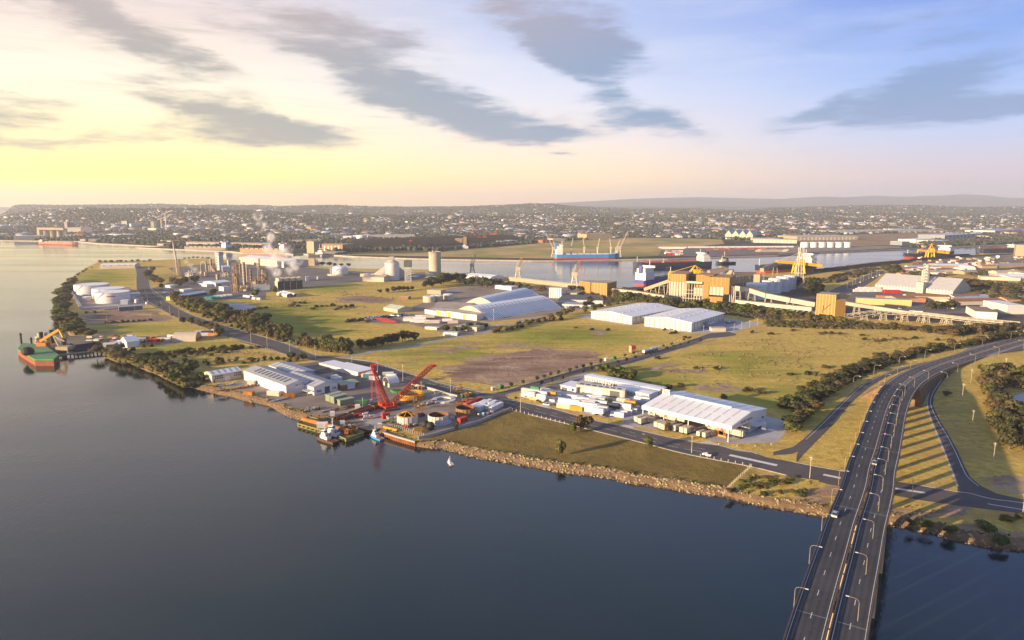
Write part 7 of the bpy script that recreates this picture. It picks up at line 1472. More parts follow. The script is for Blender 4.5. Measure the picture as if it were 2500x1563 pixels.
# long conveyors to the right and the transfer tower
conveyor('upper cream conveyor descending from the ochre loader to the transfer tower', 'D', [(-8,945),(75,935),(215,960),(390,980),(568,992)],[rise('D', 0,945,815), rise('D', 75,935,822), rise('D', 215,960,868), rise('D', 390,980,902), rise('D', 568,992,935)],0,7,5, CREAM, 4)
conveyor('lower cream conveyor under the upper one', 'D', [(-10,945),(200,965),(550,998)],6,5,7,4, CREAM, 7)
A_, B_ = g('D', 578,1000), g('D', 716,1012); t, L, W = building('transfer_tower', 'square ochre transfer tower where the long conveyors meet', A_, B_, W=22, h=rise('D', 578,1000,840), wm=OCHRE, rm=TAN, over=.2, cat='industrial building'); ribs(t, L, rise('D', 578,1000,840),6, OCHL)
mb = MB(); mb.beam((L * .35,-.5,4),(L * .38,-.5,12),.5); mb.beam((L * .40,-.5,7),(L * .75,-.5,14),.5); mb.build('duct', BARK, t)
building('transfer_tower_annex', 'narrow ochre annex on the right of the transfer tower', g('D', 722,1012), g('D', 795,1010), W=14, h=rise('D', 722,1012,885), wm=OCHRE, rm=TAN, over=.2, cat='industrial building')
conveyor('very long cream conveyor falling away towards the highway', 'D', [(725,1005),(850,1010),(1000,1015),(1300,1040),(1700,1075),(2080,1105)],[rise('D', 725,1005,910), rise('D', 850,1010,930), rise('D', 1000,1015,953), rise('D', 1300,1040,1000), rise('D', 1700,1075,1045),2.5],0,5,3.6, CREAM, 8)
conveyor('low trussed conveyor bridge below the long cream conveyor', 'D', [(800,1035),(1030,1035),(1360,1055),(1700,1085),(2080,1112)],[3,7.5,7.5,6,5],0,4.5,3.4, CREAM, 8, True)
# barrel sheds
def barrel(label, A_, B_, C_, h, rm, gm, nrib):
 o, a, L, W = frame2(A_, B_, C_); t = thing('storage_shed', label, 'shed', o, a)
 arc = [(W / 2 - W / 2 * math.cos(math.pi * k / 16), h * (1 - abs(math.cos(math.pi * k / 16)) ** 1.45)) for k in range(17)]
 mb = MB(); mb.ext(arc, 0, L); 
 f_ = [tuple(range(16,-1,-1))]; mb2 = MB(); mb2.add([(-.05, y, z) for y, z in arc],[tuple(range(17))]); mb2.build('end_wall', gm, t); mb2 = MB(); mb2.add([(L + .05, y, z) for y, z in arc],[tuple(range(16,-1,-1))]); mb2.build('end_wall', gm, t)
 n = len(arc); mb = MB(); mb.add([(-.5, y, z) for y, z in arc] + [(L + .5, y, z) for y, z in arc],[(i, n + i, n + i + 1, i + 1) for i in range(n - 1)]); mb.build('roof', rm, t)
 for k in range(1, nrib):
  x = L * k / nrib; mb = MB(); q = arc[1:7] if k % 2 else arc[1:8]
  mb.add([(x - .6, y - .05, z + .12) for y, z in q] + [(x + .6, y - .05, z + .12) for y, z in q],[(i, len(q) + i, len(q) + i + 1, i + 1) for i in range(len(q) - 1)]); mb.build('roof_rib', GREYR, t)
 return t, L, W
BRF = mat('barrel_roof', (.82,.82,.81),.7,.06,.03)
barrel('long barrel-roofed white store with dark ribs, the one in front', g('B', 1802,1030), g('C', 513,942), g('B', 1630,968), rise('B', 1716,998,918), BRF, CREAM, 38)
barrel('long barrel-roofed white store with dark ribs, the one behind', g('B', 1868,945), g('C', 372,865), g('B', 1685,902), rise('B', 1765,920,852), BRF, CREAM, 34)
t, L, W = building('shed', 'old grey-brown gabled shed before the barrel-roofed stores', g('B', 1372,975), g('B', 1640,985), W=44, h=rise('B', 1372,975,950), top=5, wm=CREAM, rm=mat('brown_roof', (.30,.27,.25),.7,.2,.1))
for i, (A_, B_, yt, m) in enumerate((((1322,985),(1402,998),955, WHITE),((1405,1000),(1478,1010),962, CREAM),((1482,1010),(1588,1025),968, WHITE),((1592,1026),(1704,1038),985, WHITE))):
 t, L, W = building('shed', f'{ordw(i)} cream front shed of the row before the old gabled shed', g('B', *A_), g('B', *B_), W=18, h=rise('B', A_[0], A_[1], yt), wm=m, rm=CREAM, group='front sheds')
 if i: panel(t, 'yellow_door', mat('yellow_door_paint', (.70,.42,.04),.6,.1), L * .1, L * .3,0,5.5); panel(t, 'door', LGREY, L * .5, L * .75,0,5.5)
building('shed', 'isolated pale green-roofed shed on the meadow edge', g('B', 1018,963), g('B', 1120,980), W=22, h=rise('B', 1018,963,942), top=3, wm=CREAM, rm=mat('pale_green_roof', (.50,.52,.42),.6,.1))
box_at('ruin', 'small brick ruin in the middle of the meadow', 'B', (1140,880),(1200,882),9,860, BRICK, CONC)
for i, (x, y, rx_, yt) in enumerate(((1354,898,45,860),(1428,890,30,852),(1495,880,36,842),(1390,880,24,850))): tank('small_tank', ('front white tank of the four small tanks, nearest the meadow', 'second white tank of the four small tanks', 'white tank at the far end of the four small tanks', 'white tank hidden behind the four small tanks front one')[i], 'B', x, y, rx_, y + 2, yt, CREAM, .05, rail=False)
t, L, W = building('silo_block', 'white ribbed silo block at the end of the barrel-roofed stores', g('C', 425,868), g('C', 520,872), W=14, h=rise('C', 425,868,795), wm=WHITE, rm=CREAM)
for k in range(6): mb = MB(); mb.cyl((L * (k + .5) / 6,0,0),(L * (k + .5) / 6,0, rise('C', 425,868,795) - .3), L / 13, n=12); mb.build('bin', WHITE, t)
for lb, w, A_, B_, W, yt, m, rm in (('tan flat building beside the white ribbed silo block', 'C', (545,865),(630,870),20,832, TAN, CREAM),('long dark flat-roofed depot behind the barrel stores', 'C', (490,905),(820,915),50,880, LGREY, DGREY),('low grey office with awnings behind the barrel stores', 'C', (520,935),(740,945),20,915, LGREY, GREYR),('small cream office at the truck yard gate', 'B', (1555,1105),(1705,1118),16,1075, CREAM, mat('olive_roof', (.36,.33,.22),.7,.1)),('low white cabin row at the truck yard gate', 'B', (1455,1150),(1560,1152),7,1128, WHITE, WROOF),('long cream cabin at the edge of the truck yard', 'B', (1322,1100),(1410,1108),6,1085, CREAM, WROOF),('small yellow-fronted store beside the grove', 'B', (1330,745),(1385,748),12,728, YEL, CREAM),('low white shed beyond the grove', 'B', (1840,800),(1960,815),14,775, WHITE, WROOF),('yellow-tan workshop behind the small white tanks', 'B', (1340,840),(1440,845),14,812, TAN, CREAM)): box_at('depot_building', lb, w, A_, B_, W, yt, m, rm)
# pale warehouses
PANW = mat('tilt_panel', (.66,.63,.55),.7,.10,.05, streak=.4); PILM = mat('warehouse_pilaster', (.30,.31,.31),.6,.1)
for lb, A_, B_, bk, ytl, n in (('vast pale warehouse, the one farther up the warehouse road', (735,1022),(1037,1066),(1360,944),968,9),('vast pale warehouse, the nearer one with parked tankers beside it', (1127,1078),(1475,1121),(1790,990),1012,9)):
 h = rise('C', A_[0], A_[1], ytl); C_ = g('C', bk[0], bk[1], h); t, L, W = building('warehouse', lb, g('C', *A_), g('C', *B_), C_, h=h, top=2.6, ridge='y', wm=PANW, rm=WROOF, over=1.2)
 for k in range(n + 1): panel(t, 'pilaster', PILM, max(0, L * k / n - .35), min(L, L * k / n + .35),0, h - .3, proud=.35, th=.35)
 for k in range(n):
  for j in (.2,.55): panel(t, 'vent_door', PILM, L * (k + j) / n, L * (k + j) / n + .5,0, h * .42)
  panel(t, 'wall_panel', WHITE, L * (k + .3) / n, L * (k + .5) / n, 0, h * .3)
 for k in range(13): panel(t, 'pilaster', PILM, W * k / 12 - .4, W * k / 12 + .4,0, h - .3, 's', L, .35,.35)
 for k in range(12): panel(t, 'vent_door', PILM, W * (k + .4) / 12, W * (k + .65) / 12,0, h * .35, 's', L)
 for k in range(7):
  for x in (.3,.7): mb = MB(); mb.cyl((L * x, W * (k + .5) / 7, h + 1.5),(L * x, W * (k + .5) / 7, h + 2.6),.7, n=8); mb.cyl((L * x, W * (k + .5) / 7, h + 2.6),(L * x, W * (k + .5) / 7, h + 3.0),1.0,.4, n=8); mb.build('roof_vent', STEEL, t)
 mb = MB(); mb.bx(L, L + 8, W * .33, W * .50, h * .62, h * .66); mb.build('awning', GREYR, t)
for i, (x, y) in enumerate(((1735,1062),(1765,1054))): pipe('road_tanker', ('silver road tanker parked beside the nearer pale warehouse', 'second silver road tanker just beyond it by the nearer pale warehouse')[i], g('C', x, y), g('C', x + 26, y - 7),1.5, STEEL, 0)
t, L, W = building('gatehouse', 'low cream gate building with parapet in front of the nearer pale warehouse', g('C', 1625,1118), g('C', 1730,1118), W=8, h=3.2, wm=CREAM, rm=CREAM)
# tanker on the warehouse road, small red hut and boxes
tx = yd('C', (1120,1285),(1220,1258))
for i, (x, y) in enumerate(((1122,1285),(1175,1270))):
 t = thing('tanker_trailer', ('white and blue tanker trailer on the warehouse road, the rear one', 'white and blue tanker trailer on the warehouse road, the front one')[i], 'tanker', g('C', x, y, RZ), tx); mb = MB(); mb.cyl((0,0,2.3),(9.5,0,2.3),1.25, n=14); mb.build('tank_body', WHITE, t); mb = MB(); mb.bx(0,9.5,-1.28,-1.2,1.7,2.2); mb.build('stripe', BLUE, t); mb = MB(); mb.bx(0,9.5,-1,1,.7,1.2); mb.build('chassis', DGREY, t); wheels(t, (1,2.3,7,8.3),(-1,1))
t, L, W = building('hut', 'small tall hut with red upper half and yellow base beside the warehouse road', g('C', 1033,1275), g('C', 1065,1272), W=4, h=5.5, wm=TAN, rm=RED, over=.1); panel(t, 'red_cladding', RED, 0, L, 2.6,5.4)
for i, (w, x, y, k) in enumerate((('F', 1142,432, 'cream'),('F', 1218,412, 'green'),('K', 300,158, 'white'),('K', 372,142, 'green'))): cont(g(w, x, y),.5, k, ('cream service box at the junction corner of the bare lot', 'dark green service box at the junction corner', 'white service box beside the warehouse road', 'green service box beside the warehouse road')[i], None, 0,.4,.8)
# trailers and trucks in the truck yard
for nm, L_ in (('white', [(1165,1035,9),(1235,1035,9),(1250,1022,9),(1300,1025,9),(1210,1055,10),(1245,1060,10),(1320,1065,10),(1350,1062,8),(1450,1050,7),(1490,1065,7),(1160,1048,6)]),):
 for i, (x, y, l) in enumerate(L_): cont(g('B', x, y),.05, 'white' if i % 3 else 'cream', f'{ordw(i)} white trailer on the truck yard, counted from the meadow side', 'white trailers on the truck yard', .9, l / 4,1.05)
for i in range(7): cont(g('B', 955 + i * 12,1030 + i * 4),-.1, 'red', f'{ordw(i)} red flatbed of the row on the truck yard', 'red flatbeds on the truck yard', .5,2.0,.5)
for i in range(16): car(random.choice(['white', 'white', 'silver', 'dark']), g('B', 885 + i * 20 + random.uniform(-4,4),1030 - i * 2.3 + random.uniform(-6,6)), random.uniform(0,3), f'{ordw(i)} parked vehicle of the line at the meadow side of the truck yard', 'vehicles at the truck yard', 1.7)
for i in range(14): car(random.choice(['white', 'white', 'silver', 'dark']), g('C', 560 + i * 20 + random.uniform(-6,6),950 + random.uniform(-12,10) - i * 2), random.uniform(0,3), f'{ordw(i)} vehicle parked between the barrel stores and the flat depot', 'vehicles behind the barrel stores', 1.6)
t, L, W = building('grain_shed', 'long grey-roofed bulk shed with a small tower in the middle', g('D', 1015,800), g('D', 1590,850), W=70, h=rise('D', 1015,800,775), top=15, wm=CREAM, rm=mat('grain_roof', (.44,.44,.44),.6,.08), strips=0)
for k in range(24): panel(t, 'wall_bay', LGREY, L * (k + .2) / 24, L * (k + .6) / 24,.5,6.5)
mb = MB(); mb.bx(L * .57, L * .66,-8,4,0,15); mb.cyl((L * .58,20,12),(L * .58,20,30),5, n=14); mb.build('elevator_house', CREAM, t); mb = lattice(MB(),(L * .62,10,15),(L * .62,10,40),6,5,6, cw=.6, dw=.4); mb.build('elevator_frame', STEEL, t)
for lb, w, A_, B_, W, yt, m, rm in (('cream panelled factory front near the ochre transfer tower', 'D', (882,915),(1285,932),12,872, OCHL, GREYR),('dark brown-roofed factory behind the cream panelled front', 'D', (1020,880),(1390,905),26,850, BRICK, mat('dk_brown_roof', (.17,.13,.11),.8,.15)),('blue-white warehouse with rust-brown roof near the highway', 'D', (1757,1022),(1915,1030),44,970, WHITE, mat('rust_brown_roof', (.30,.22,.15),.8,.2)),('grey factory at the right edge with pale roof stripes', 'D', (1990,990),(2117,990),40,925, LGREY, WROOF),('long pale shed beyond the bulk shed', 'D', (1800,735),(2090,745),24,712, CREAM, mat('dull_green_roof', (.30,.33,.28),.7,.1)),('low white shed in the salvage yard', 'D', (1290,675),(1440,680),20,655, WHITE, WROOF),('pale works building at the right edge of the quay', 'D', (2050,560),(2117,562),40,480, TAN, CREAM)): box_at('factory', lb, w, A_, B_, W, yt, m, rm)
for i, (x, y) in enumerate(((1920,700),(1965,703),(2015,705),(2065,708),(2110,712))): tank('small_tank', f'{ordw(i)} pale tank of the row beyond the bulk shed', 'D', x, y, 24, y + 3, y - 24, CREAM, .05, group='tanks beyond the bulk shed', rail=False, cat='tank')
for i, (x, y, r_) in enumerate(((1672,655,40),(1625,655,20))): 
 c = g('D', x, y); W_ = (g('D', x + r_, y) - g('D', x - r_, y)).length; t = MB(); t.ext([(-W_ / 2 * math.cos(k * math.pi / 10), W_ * .36 * math.sin(k * math.pi / 10)) for k in range(11)],-20,20); solo(t, 'arched_shed', WHITE, ('white arched shed standing in the salvage yard', 'smaller white arched shed next to the big arched one')[i], 'shed', None, c, HP)
mastlattice('radio_mast', 'tall lattice mast standing in front of the yellow ship loader', g('D', 458,735), rise('D', 458,735,495),9,6,14, STEEL)
for i, (w, x, yb, yt) in enumerate((('D', 1380,350,315),('D', 1795,350,318),('D', 1950,340,285),('D', 1600,350,310))): mastlattice('pylon', f'{ordw(i)} thin pylon on the plain beyond the channel', g(w, x, yb), rise(w, x, yb, yt),14,4,6, STEEL)
for i in range(90):
 x, y = random.uniform(1300,2110), random.uniform(570,650); 
 if y > 660 - (x - 1300) * .05: continue
 mb = MB(); s = random.uniform(2,6); mb.box((0,0, s * .4),(s * random.uniform(1,2.4), s * random.uniform(.8,1.6), s * .8)); sc = random.choice([('rusty', RUST),('grey', LGREY),('cream', CREAM),('tan', TAN),('brown timber', WOOD),('white', WHITE)]); zn = 'coal wharf' if y < 610 else 'factory sheds'; solo(mb, 'scrap_pile', sc[1], f'{"large" if s > 4 else "small"} {sc[0]} stock pile towards the {zn}', 'stock pile', f'stock piles towards the {zn}', g('D', x, y), random.uniform(0,3))
for i in range(26):
 x, y = 830 + random.uniform(0,440), random.uniform(840,905); ck = random.choice(['white', 'silver', 'white', 'dark', 'red']); car(ck, g('D', x + random.uniform(60,900), random.uniform(870,975)), random.uniform(0,3), f'{ck} vehicle in the factory yards beyond the transfer tower', 'vehicles in the factory yards', 1.5)
for i in range(10): x = 860 + i * 24; car(random.choice(['white', 'silver', 'dark']), g('D', x, 775 - i * 9),.9, f'{ordw(i)} vehicle on the harbour road beyond the white silos', 'vehicles on the harbour road', 1.4)
for i in range(9): y = 690 + i * 14; pole('D', 1050 - i * 30 + (i % 2) * 10, y, y - 45, f'{ordw(i)} pole along the harbour road beyond the white silos', 'poles along the harbour road')
for i in range(8): cont(g('D', 1075 + i * 15,828 + (i % 2) * 6),.1, 'red', f'{ordw(i)} red machine of the row by the bulk shed', 'red machines by the bulk shed', 0,1.2,1.3)
for i in range(10): cont(g('D', 860 + i * 18,825 - (i % 3) * 9),.1, 'white', f'{ordw(i)} white container of the stack field by the bulk shed', 'white containers by the bulk shed', 0,2,1.3)
# caravans and boats in the storage strip west of the main road
for i in range(34):
 x = 760 + i * 25; y = 1232 - i * 2.9 + random.uniform(-18,14); k = random.choice(['white', 'cream', 'white', 'grey', 'rust', 'red', 'navy']); cont(g('A', x, y), random.uniform(-.4,.4), k, f'{ordw(i)} container of the cluttered storage strip, counted from the jetty', 'containers of the storage strip', 0, random.uniform(1,2.2), random.uniform(.9,1.3))
building('shed', 'white gabled shed at the jetty end of the storage strip', g('A', 940,1240), g('A', 1030,1228), W=16, h=5, top=3.5, wm=WHITE, rm=WROOF)
t = thing('arched_tent', 'white arched shelter with orange ends in the storage strip', 'shelter', g('A', 1270,1195),.1); mb = MB(); mb.ext([(8 - 8 * math.cos(k * math.pi / 10),7.5 * math.sin(k * math.pi / 10)) for k in range(11)],0,20); mb.build('cover', CREAM, t); mb = MB(); mb.bx(-.4,-.1,0,16,0,2.5); mb.bx(20.1,20.4,0,16,0,2.5); mb.build('end_wall', ORANGE, t)
# jetty, dredger and green barge
P_, Q_ = g('A', 430,1290), g('A', 745,1258); d = Q_ - P_; t = thing('jetty', 'narrow timber jetty reaching out to the dredger', 'jetty', P_, math.atan2(d.y, d.x)); mb = MB(); mb.bx(0, d.length + 6,-2.5,2.5,-.6,.2); mb.build('deck', WOOD, t)
for k in range(12): mb = MB(); [mb.cyl((k * d.length / 11, y, -5),(k * d.length / 11, y, -.6),.45, n=7) for y in (-2,2)]; mb.build('pile', BARK, t)
q = [g('A', *p, WZ) for p in ((135,1292),(262,1372),(400,1372),(440,1335),(335,1262),(170,1245))]; o = q[0]; t = thing('barge', 'red-hulled barge with bright green deck anchored by the jetty', 'barge', (o.x, o.y, WZ)); pl = [(p.x - o.x, p.y - o.y) for p in q]
mb = MB(); mb.poly(pl, -1,4.2); mb.build('hull', mat('hull_red_rust', (.30,.085,.045),.7,.3,.2, streak=.6), t); mb = MB(); mb.poly([(x * 1.0, y * 1.0) for x, y in pl],3.9,5.2); mb.build('bulwark', mat('barge_green', (.06,.33,.07),.6,.2,.2), t); mb = MB(); mb.sheet([(x, y, 5.23) for x, y in pl]); mb.build('deck', mat('deck_green', (.12,.27,.13),.8,.25,.15), t)
cx_, cy_ = (g('A', 205,1265,5) - o).x, (g('A', 205,1265,5) - o).y; mb = MB(); mb.ball((cx_, cy_, 7.6),4.6,12,0,.8); mb.build('fender_net', BLACK, t)
q = [g('A', *p, WZ) for p in ((255,1215),(380,1275),(480,1270),(440,1225),(330,1190),(265,1195))]; o = q[0]; t = thing('dredger', 'backhoe dredger with yellow arm and black spud legs beside the jetty', 'dredger', (o.x, o.y, WZ)); pl = [(p.x - o.x, p.y - o.y) for p in q]
mb = MB(); mb.poly(pl, -1,4.0); mb.build('hull', mat('dredger_hull', (.30,.16,.07),.7,.3,.3), t)
LQ = lambda x, y, z: (g('A', x, y, z) - o)
for x, yb, yt in ((310,1210,1118),(388,1215,1102),(472,1245,1165)): p = LQ(x, yb, 0); h_ = rise('A', x, yb, yt); mb = MB(); mb.cyl((p.x, p.y, -4),(p.x, p.y, h_ + 2),1.7, n=10); mb.build('spud_leg', BLACK, t)
p = LQ(375,1245,0); e1 = above('A', 440,1125, p.y + o.y) - o + Vector((0,0,2.5)); mb = MB(); mb.beam((p.x - 8, p.y, 9),(e1.x, p.y, e1.z),2.2); mb.beam((e1.x, p.y, e1.z),(e1.x + 4, p.y - 2, e1.z - 6),1.5); mb.build('arm', YEL, t)
mb = MB(); mb.box((p.x - 6, p.y, 6),(8,6,4)); mb.build('excavator_cab', ORANGE, t); p2 = LQ(285,1205,0); mb = MB(); mb.box((p2.x, p2.y + 6,6),(10,6,4)); mb.box((p2.x, p2.y + 6,9.5),(6,5,3)); mb.build('deckhouse', CREAM, t); p3 = LQ(465,1268,0); mb = MB(); mb.box((p3.x, p3.y + 2,5.5),(10,7,3)); mb.beam((p3.x - 4, p3.y + 2,6),(p3.x - 8, p3.y + 2,16),1); mb.beam((p3.x - 8, p3.y + 2,16),(p3.x + 1, p3.y + 2,11),1); mb.build('aft_machinery', TAN, t)
q = [g('A', *p, WZ) for p in ((495,1235),(560,1258),(690,1240),(660,1190),(500,1190))]; o = q[0]; t = thing('deck_barge', 'dark deck barge covered with rusty gear behind the jetty', 'barge', (o.x, o.y, WZ)); pl = [(p.x - o.x, p.y - o.y) for p in q]; mb = MB(); mb.poly(pl, -1,5); mb.build('hull', NAVY, t); mb = MB(); mb.sheet([(x, y, 5.05) for x, y in pl]); mb.build('deck', WOOD, t)
for k in range(16): mb = MB(); x, y = pl[0][0] + random.uniform(6,56), pl[0][1] + random.uniform(3,26); mb.box((x, y, 5.8),(random.uniform(2,7), random.uniform(1,4), random.uniform(.6,2))); mb.build('gear', random.choice([RUST, LGREY, CREAM]), t)
for i, (x, y) in enumerate(((157,1190),(235,1225))): mb = MB(); mb.cyl((0,0,-3),(0,0,6),.8, n=8); mb.cyl((0,0,6),(0,0,8),1.3,.3, n=8); solo(mb, 'channel_marker', BLACK, ('black channel marker far out in the river', 'small black channel marker beside the dredger')[i], 'channel marker', None, g('A', x, y, WZ))
# ---------------------------------------------------------------- ships
def ship(label, w, stern, bow, hull, boot, house=WHITE, B_=None, hz=(9,15), cranes=0, house_len=.09, hatchm=RUST, hh=18, boot_frac=.45, name='cargo_ship', wind=True):
 s_, b_ = g(w, *stern, WZ), g(w, *bow, WZ); d = b_ - s_; L = d.length; B = B_ or L * .155; t = thing(name, label, 'ship', (s_.x, s_.y, WZ), math.atan2(d.y, d.x)); H_ = hz[0]
 out = [(0,-.36),(.03,-.47),(.10,-.5),(.82,-.5),(.92,-.38),(.97,-.18),(1,0),(.97,.18),(.92,.38),(.82,.5),(.10,.5),(.03,.47),(0,.36)]; n = len(out); O = lambda z, k=1.: [(x * L + (z * .12 if x > .9 else 0), y * B * k, z + (1.6 if x > .9 and z > H_ * .9 else 0)) for x, y in out]
 zb = H_ * boot_frac; sides = [(i, (i + 1) % n, n + (i + 1) % n, n + i) for i in range(n)]
 mb = MB(); mb.add(O(-2,.9) + O(zb), sides); mb.build('boot_topping', boot, t); mb = MB(); mb.add(O(zb) + O(H_), sides); mb.build('hull', hull, t); mb = MB(); mb.sheet([(x, y, z - .4) for x, y, z in O(H_, .99)]); mb.build('deck', hatchm, t)
 k = 7 if L > 120 else 4
 for i in range(k): x0 = L * (.17 + .70 * i / k); mb = MB(); mb.bx(x0, x0 + L * .70 / k * .72,-B * .3, B * .3, H_ - .4, H_ + 1.8); mb.build('hatch_cover', hatchm, t)
 x0, x1 = L * .03, L * (.03 + house_len); mb = MB(); mb.bx(x0, x1,-B * .42, B * .42, H_, H_ + hh * .55); mb.bx(x0 + L * .01, x1,-B * .34, B * .34, H_ + hh * .55, H_ + hh * .85); dh_ = mb.build('deckhouse', house, t)
 mb = MB(); mb.bx(x1 - L * .03, x1 + .5,-B * .5, B * .5, H_ + hh * .85, H_ + hh); mb.build('bridge', house, t)
 for r_ in range(4): mb = MB(); mb.bx(x1 - .1, x1 + .25,-B * .36, B * .36, H_ + hh * (.12 + .19 * r_), H_ + hh * (.17 + .19 * r_)); mb.build('window_row', GLASS, dh_)
 mb = MB(); mb.bx(x0 - L * .015, x0 + L * .015,-B * .13, B * .13, H_ + hh * .5, H_ + hh * 1.05); mb.build('funnel', hull, t); mb = MB(); mb.cyl((x1,0, H_ + hh),(x1,0, H_ + hh * 1.4),.5, n=6); mb.build('mast', house, t); mb = MB(); mb.cyl((L * .95,0, H_),(L * .95,0, H_ + hh * .7),.5, n=6); mb.build('foremast', house, t)
 for i in range(cranes): x = L * (.26 + .62 * i / max(1, cranes - 1)); mb = MB(); mb.cyl((x, 0, H_),(x, 0, H_ + 13),1.7, n=10); mb.bx(x - 2.5, x + 2.5,-2.5,2.5, H_ + 12, H_ + 16); mb.beam((x, 0, H_ + 15),(x + (-4 if i % 2 else 4),0, H_ + 36),1.4); mb.build('deck_crane', CREAM, t)
 return t
ship('long blue-hulled bulk carrier with red boot and four deck cranes, berthed across the channel', 'C', (462,590),(937,588), mat('hull_blue', (.03,.22,.52),.5,.1,.05, streak=.5), mat('hull_oxide', (.36,.06,.035),.6,.15,.05, streak=.5), cranes=4, hz=(13.5,0), hh=22, hatchm=LGREY, B_=34)
ship('long black bulk carrier with red deck under way in the channel', 'C', (1603,632),(1045,648), NAVY, NAVY, hz=(10,0), hh=18, hatchm=SHINGLE, B_=32)
ship('blue and white ship with tall white superstructure moored behind the ochre loader', 'C', (1090,782),(1330,745), mat('hull_royal', (.03,.06,.28),.5,.1), RED, hz=(9,0), hh=21, B_=22, house_len=.26, boot_frac=.35, hatchm=DGREY)
ship('black and red bulk carrier under the nearer yellow ship loader', 'D', (545,668),(137,697), NAVY, mat('hull_vermilion', (.50,.08,.03),.6,.1), hz=(15,0), hh=19, B_=32, boot_frac=.5, hatchm=DGREY)
ship('black and red bulk carrier under the farther yellow ship loader', 'D', (1560,556),(1236,584), NAVY, MATS['hull_vermilion'], hz=(12,0), hh=14, B_=32, boot_frac=.5, hatchm=DGREY)
ship('dark loaded carrier moored farthest up the channel', 'D', (2060,540),(1766,547), NAVY, MATS['hull_vermilion'], hz=(14,0), hh=9, B_=32, boot_frac=.2, hatchm=RUST)
ship('grey bulk carrier with white superstructure at the old wharf across the harbour', 'M', (1105,318),(430,305), mat('hull_grey', (.22,.19,.16),.6,.15,.05, streak=.4), MATS['hull_oxide'], hz=(9.5,0), hh=17, hatchm=TAN, B_=32, boot_frac=.2)
t = ship('orange-red bulk carrier lettered in white, behind the refinery steam', 'M', (1965,362),(1250,345), mat('hull_orange', (.50,.19,.10),.6,.12,.05, streak=.5), MATS['hull_vermilion'], hz=(11.5,0), hh=16, hatchm=TAN, B_=32, boot_frac=.15)
ship('faded red ship loading at the grain wharf far across the harbour', 'L', (610,700),(1150,715), mat('hull_faded_red', (.38,.19,.13),.7,.15,.05), MATS['hull_oxide'], hz=(8,0), hh=7, hatchm=TAN, B_=26, boot_frac=.2, house=CREAM)
tug('tugboat', 'dark tugboat following the black carrier in the channel', g('C', 1725,617, WZ),0.1 + math.pi, 44, NAVY, CREAM, DGREY); tug('tugboat', 'small pale tugboat alongside the black carrier', g('C', 1275,645, WZ),2.9,30, NAVY, WHITE, DGREY); tug('tugboat', 'small white survey boat berthed near the tan silos across the harbour', g('B', 540,560, WZ),0,50, DGREY, WHITE, TAN)
stacker('ship_loader', 'bright yellow ship loader over the nearer black and red carrier', g('D', 450,690),.05, rise('D', 450,690,552) / 26, LOADY, 32,30,14)
stacker('ship_loader', 'bright yellow ship loader over the farther black and red carrier', g('D', 1420,578),.05, rise('D', 1420,578,475) / 28, LOADY, 26,36,14)
for i, (x, yb, yt, lean) in enumerate(((462,570,395,-1),(938,570,380,1))): harbour_crane('harbour_crane', ('grey mobile harbour crane at the stern of the blue bulk carrier', 'grey mobile harbour crane at the bow of the blue bulk carrier')[i], g('C', x, yb - 4), rise('C', x, yb, yt) / 40, mat('crane_pale', (.42,.38,.32),.6,.1), MATS['crane_pale'], lean, (14,40))
# coal rows on the nearer wharf
for i in range(14):
 P_ = g('D', 640 + i * 78,672 - i * 8.6); mb = MB(); s = 15; mb.add([(-30,-7,0),(30,-7,0),(30,7,0),(-30,7,0),(-22,0,5),(22,0,5)],[(0,1,5,4),(1,2,5),(2,3,4,5),(3,0,4)]); solo(mb, 'coal_pile', COAL, f'{ordw(i)} low coal pile along the wharf, counted from the nearer loader', 'coal pile', 'coal piles along the wharf', P_, .32)
# ================================================================ THE CITY ACROSS THE HARBOUR
def gh(w, x, y):
 """point of the far terrain seen at (x, y)"""
 z = 0.
 for _ in range(30): p = g(w, x, y, z); z = .6 * z + .4 * min(hill(p.x, p.y),100)
 return Vector((p.x, p.y, hill(p.x, p.y)))
def block(name, label, w, A_, B_, W, yt, m, rm=None, group=None, top=0, cat='building', joints=0, wins=None, jm=None):
 t, L, W = box_at(name, label, w, A_, B_, W, yt, m, rm, cat, group, top=top); h = rise(w, A_[0], A_[1], yt)
 for k in range(1, joints): panel(t, 'bay', jm or LGREY, L * (k - .3) / joints, L * (k + .1) / joints, 0, h * .8, proud=.3, th=.3)
 if wins:
  nx, nz = wins
  for i in range(nx):
   for j in range(nz): panel(t, 'window', GLASS, L * (i + .2) / nx, L * (i + .8) / nx, h * (j + .3) / nz, h * (j + .75) / nz, proud=.3, th=.3)
 return t, L, W, h
BLUEG = mat('blue_grey_facade', (.22,.24,.28),.6,.12,.02); BRN = mat('brown_block', (.28,.19,.12),.8,.15,.02); GRT = mat('grain_concrete', (.42,.36,.28),.85,.15,.02, streak=.4)
block('wharf_shed', 'long white wharf shed at the grain terminal across the harbour', 'L', (205,648),(655,640),30,582, CREAM, WROOF, joints=14)
for i, x in enumerate((605,690,792,888)): tank('grain_silo', f'{ordw(i)} round grain silo at the grain terminal, counted from the white wharf shed', 'L', x, 622,36,624,492, GRT, .05, GRT, 'grain silos', rail=False, cat='silo')
conveyor('grain gallery running over the round grain silos', 'L', [(575,625),(960,628)], rise('L', 575,625,490), rise('L', 960,628,495),9,8, GRT, 4, legm=GRT)
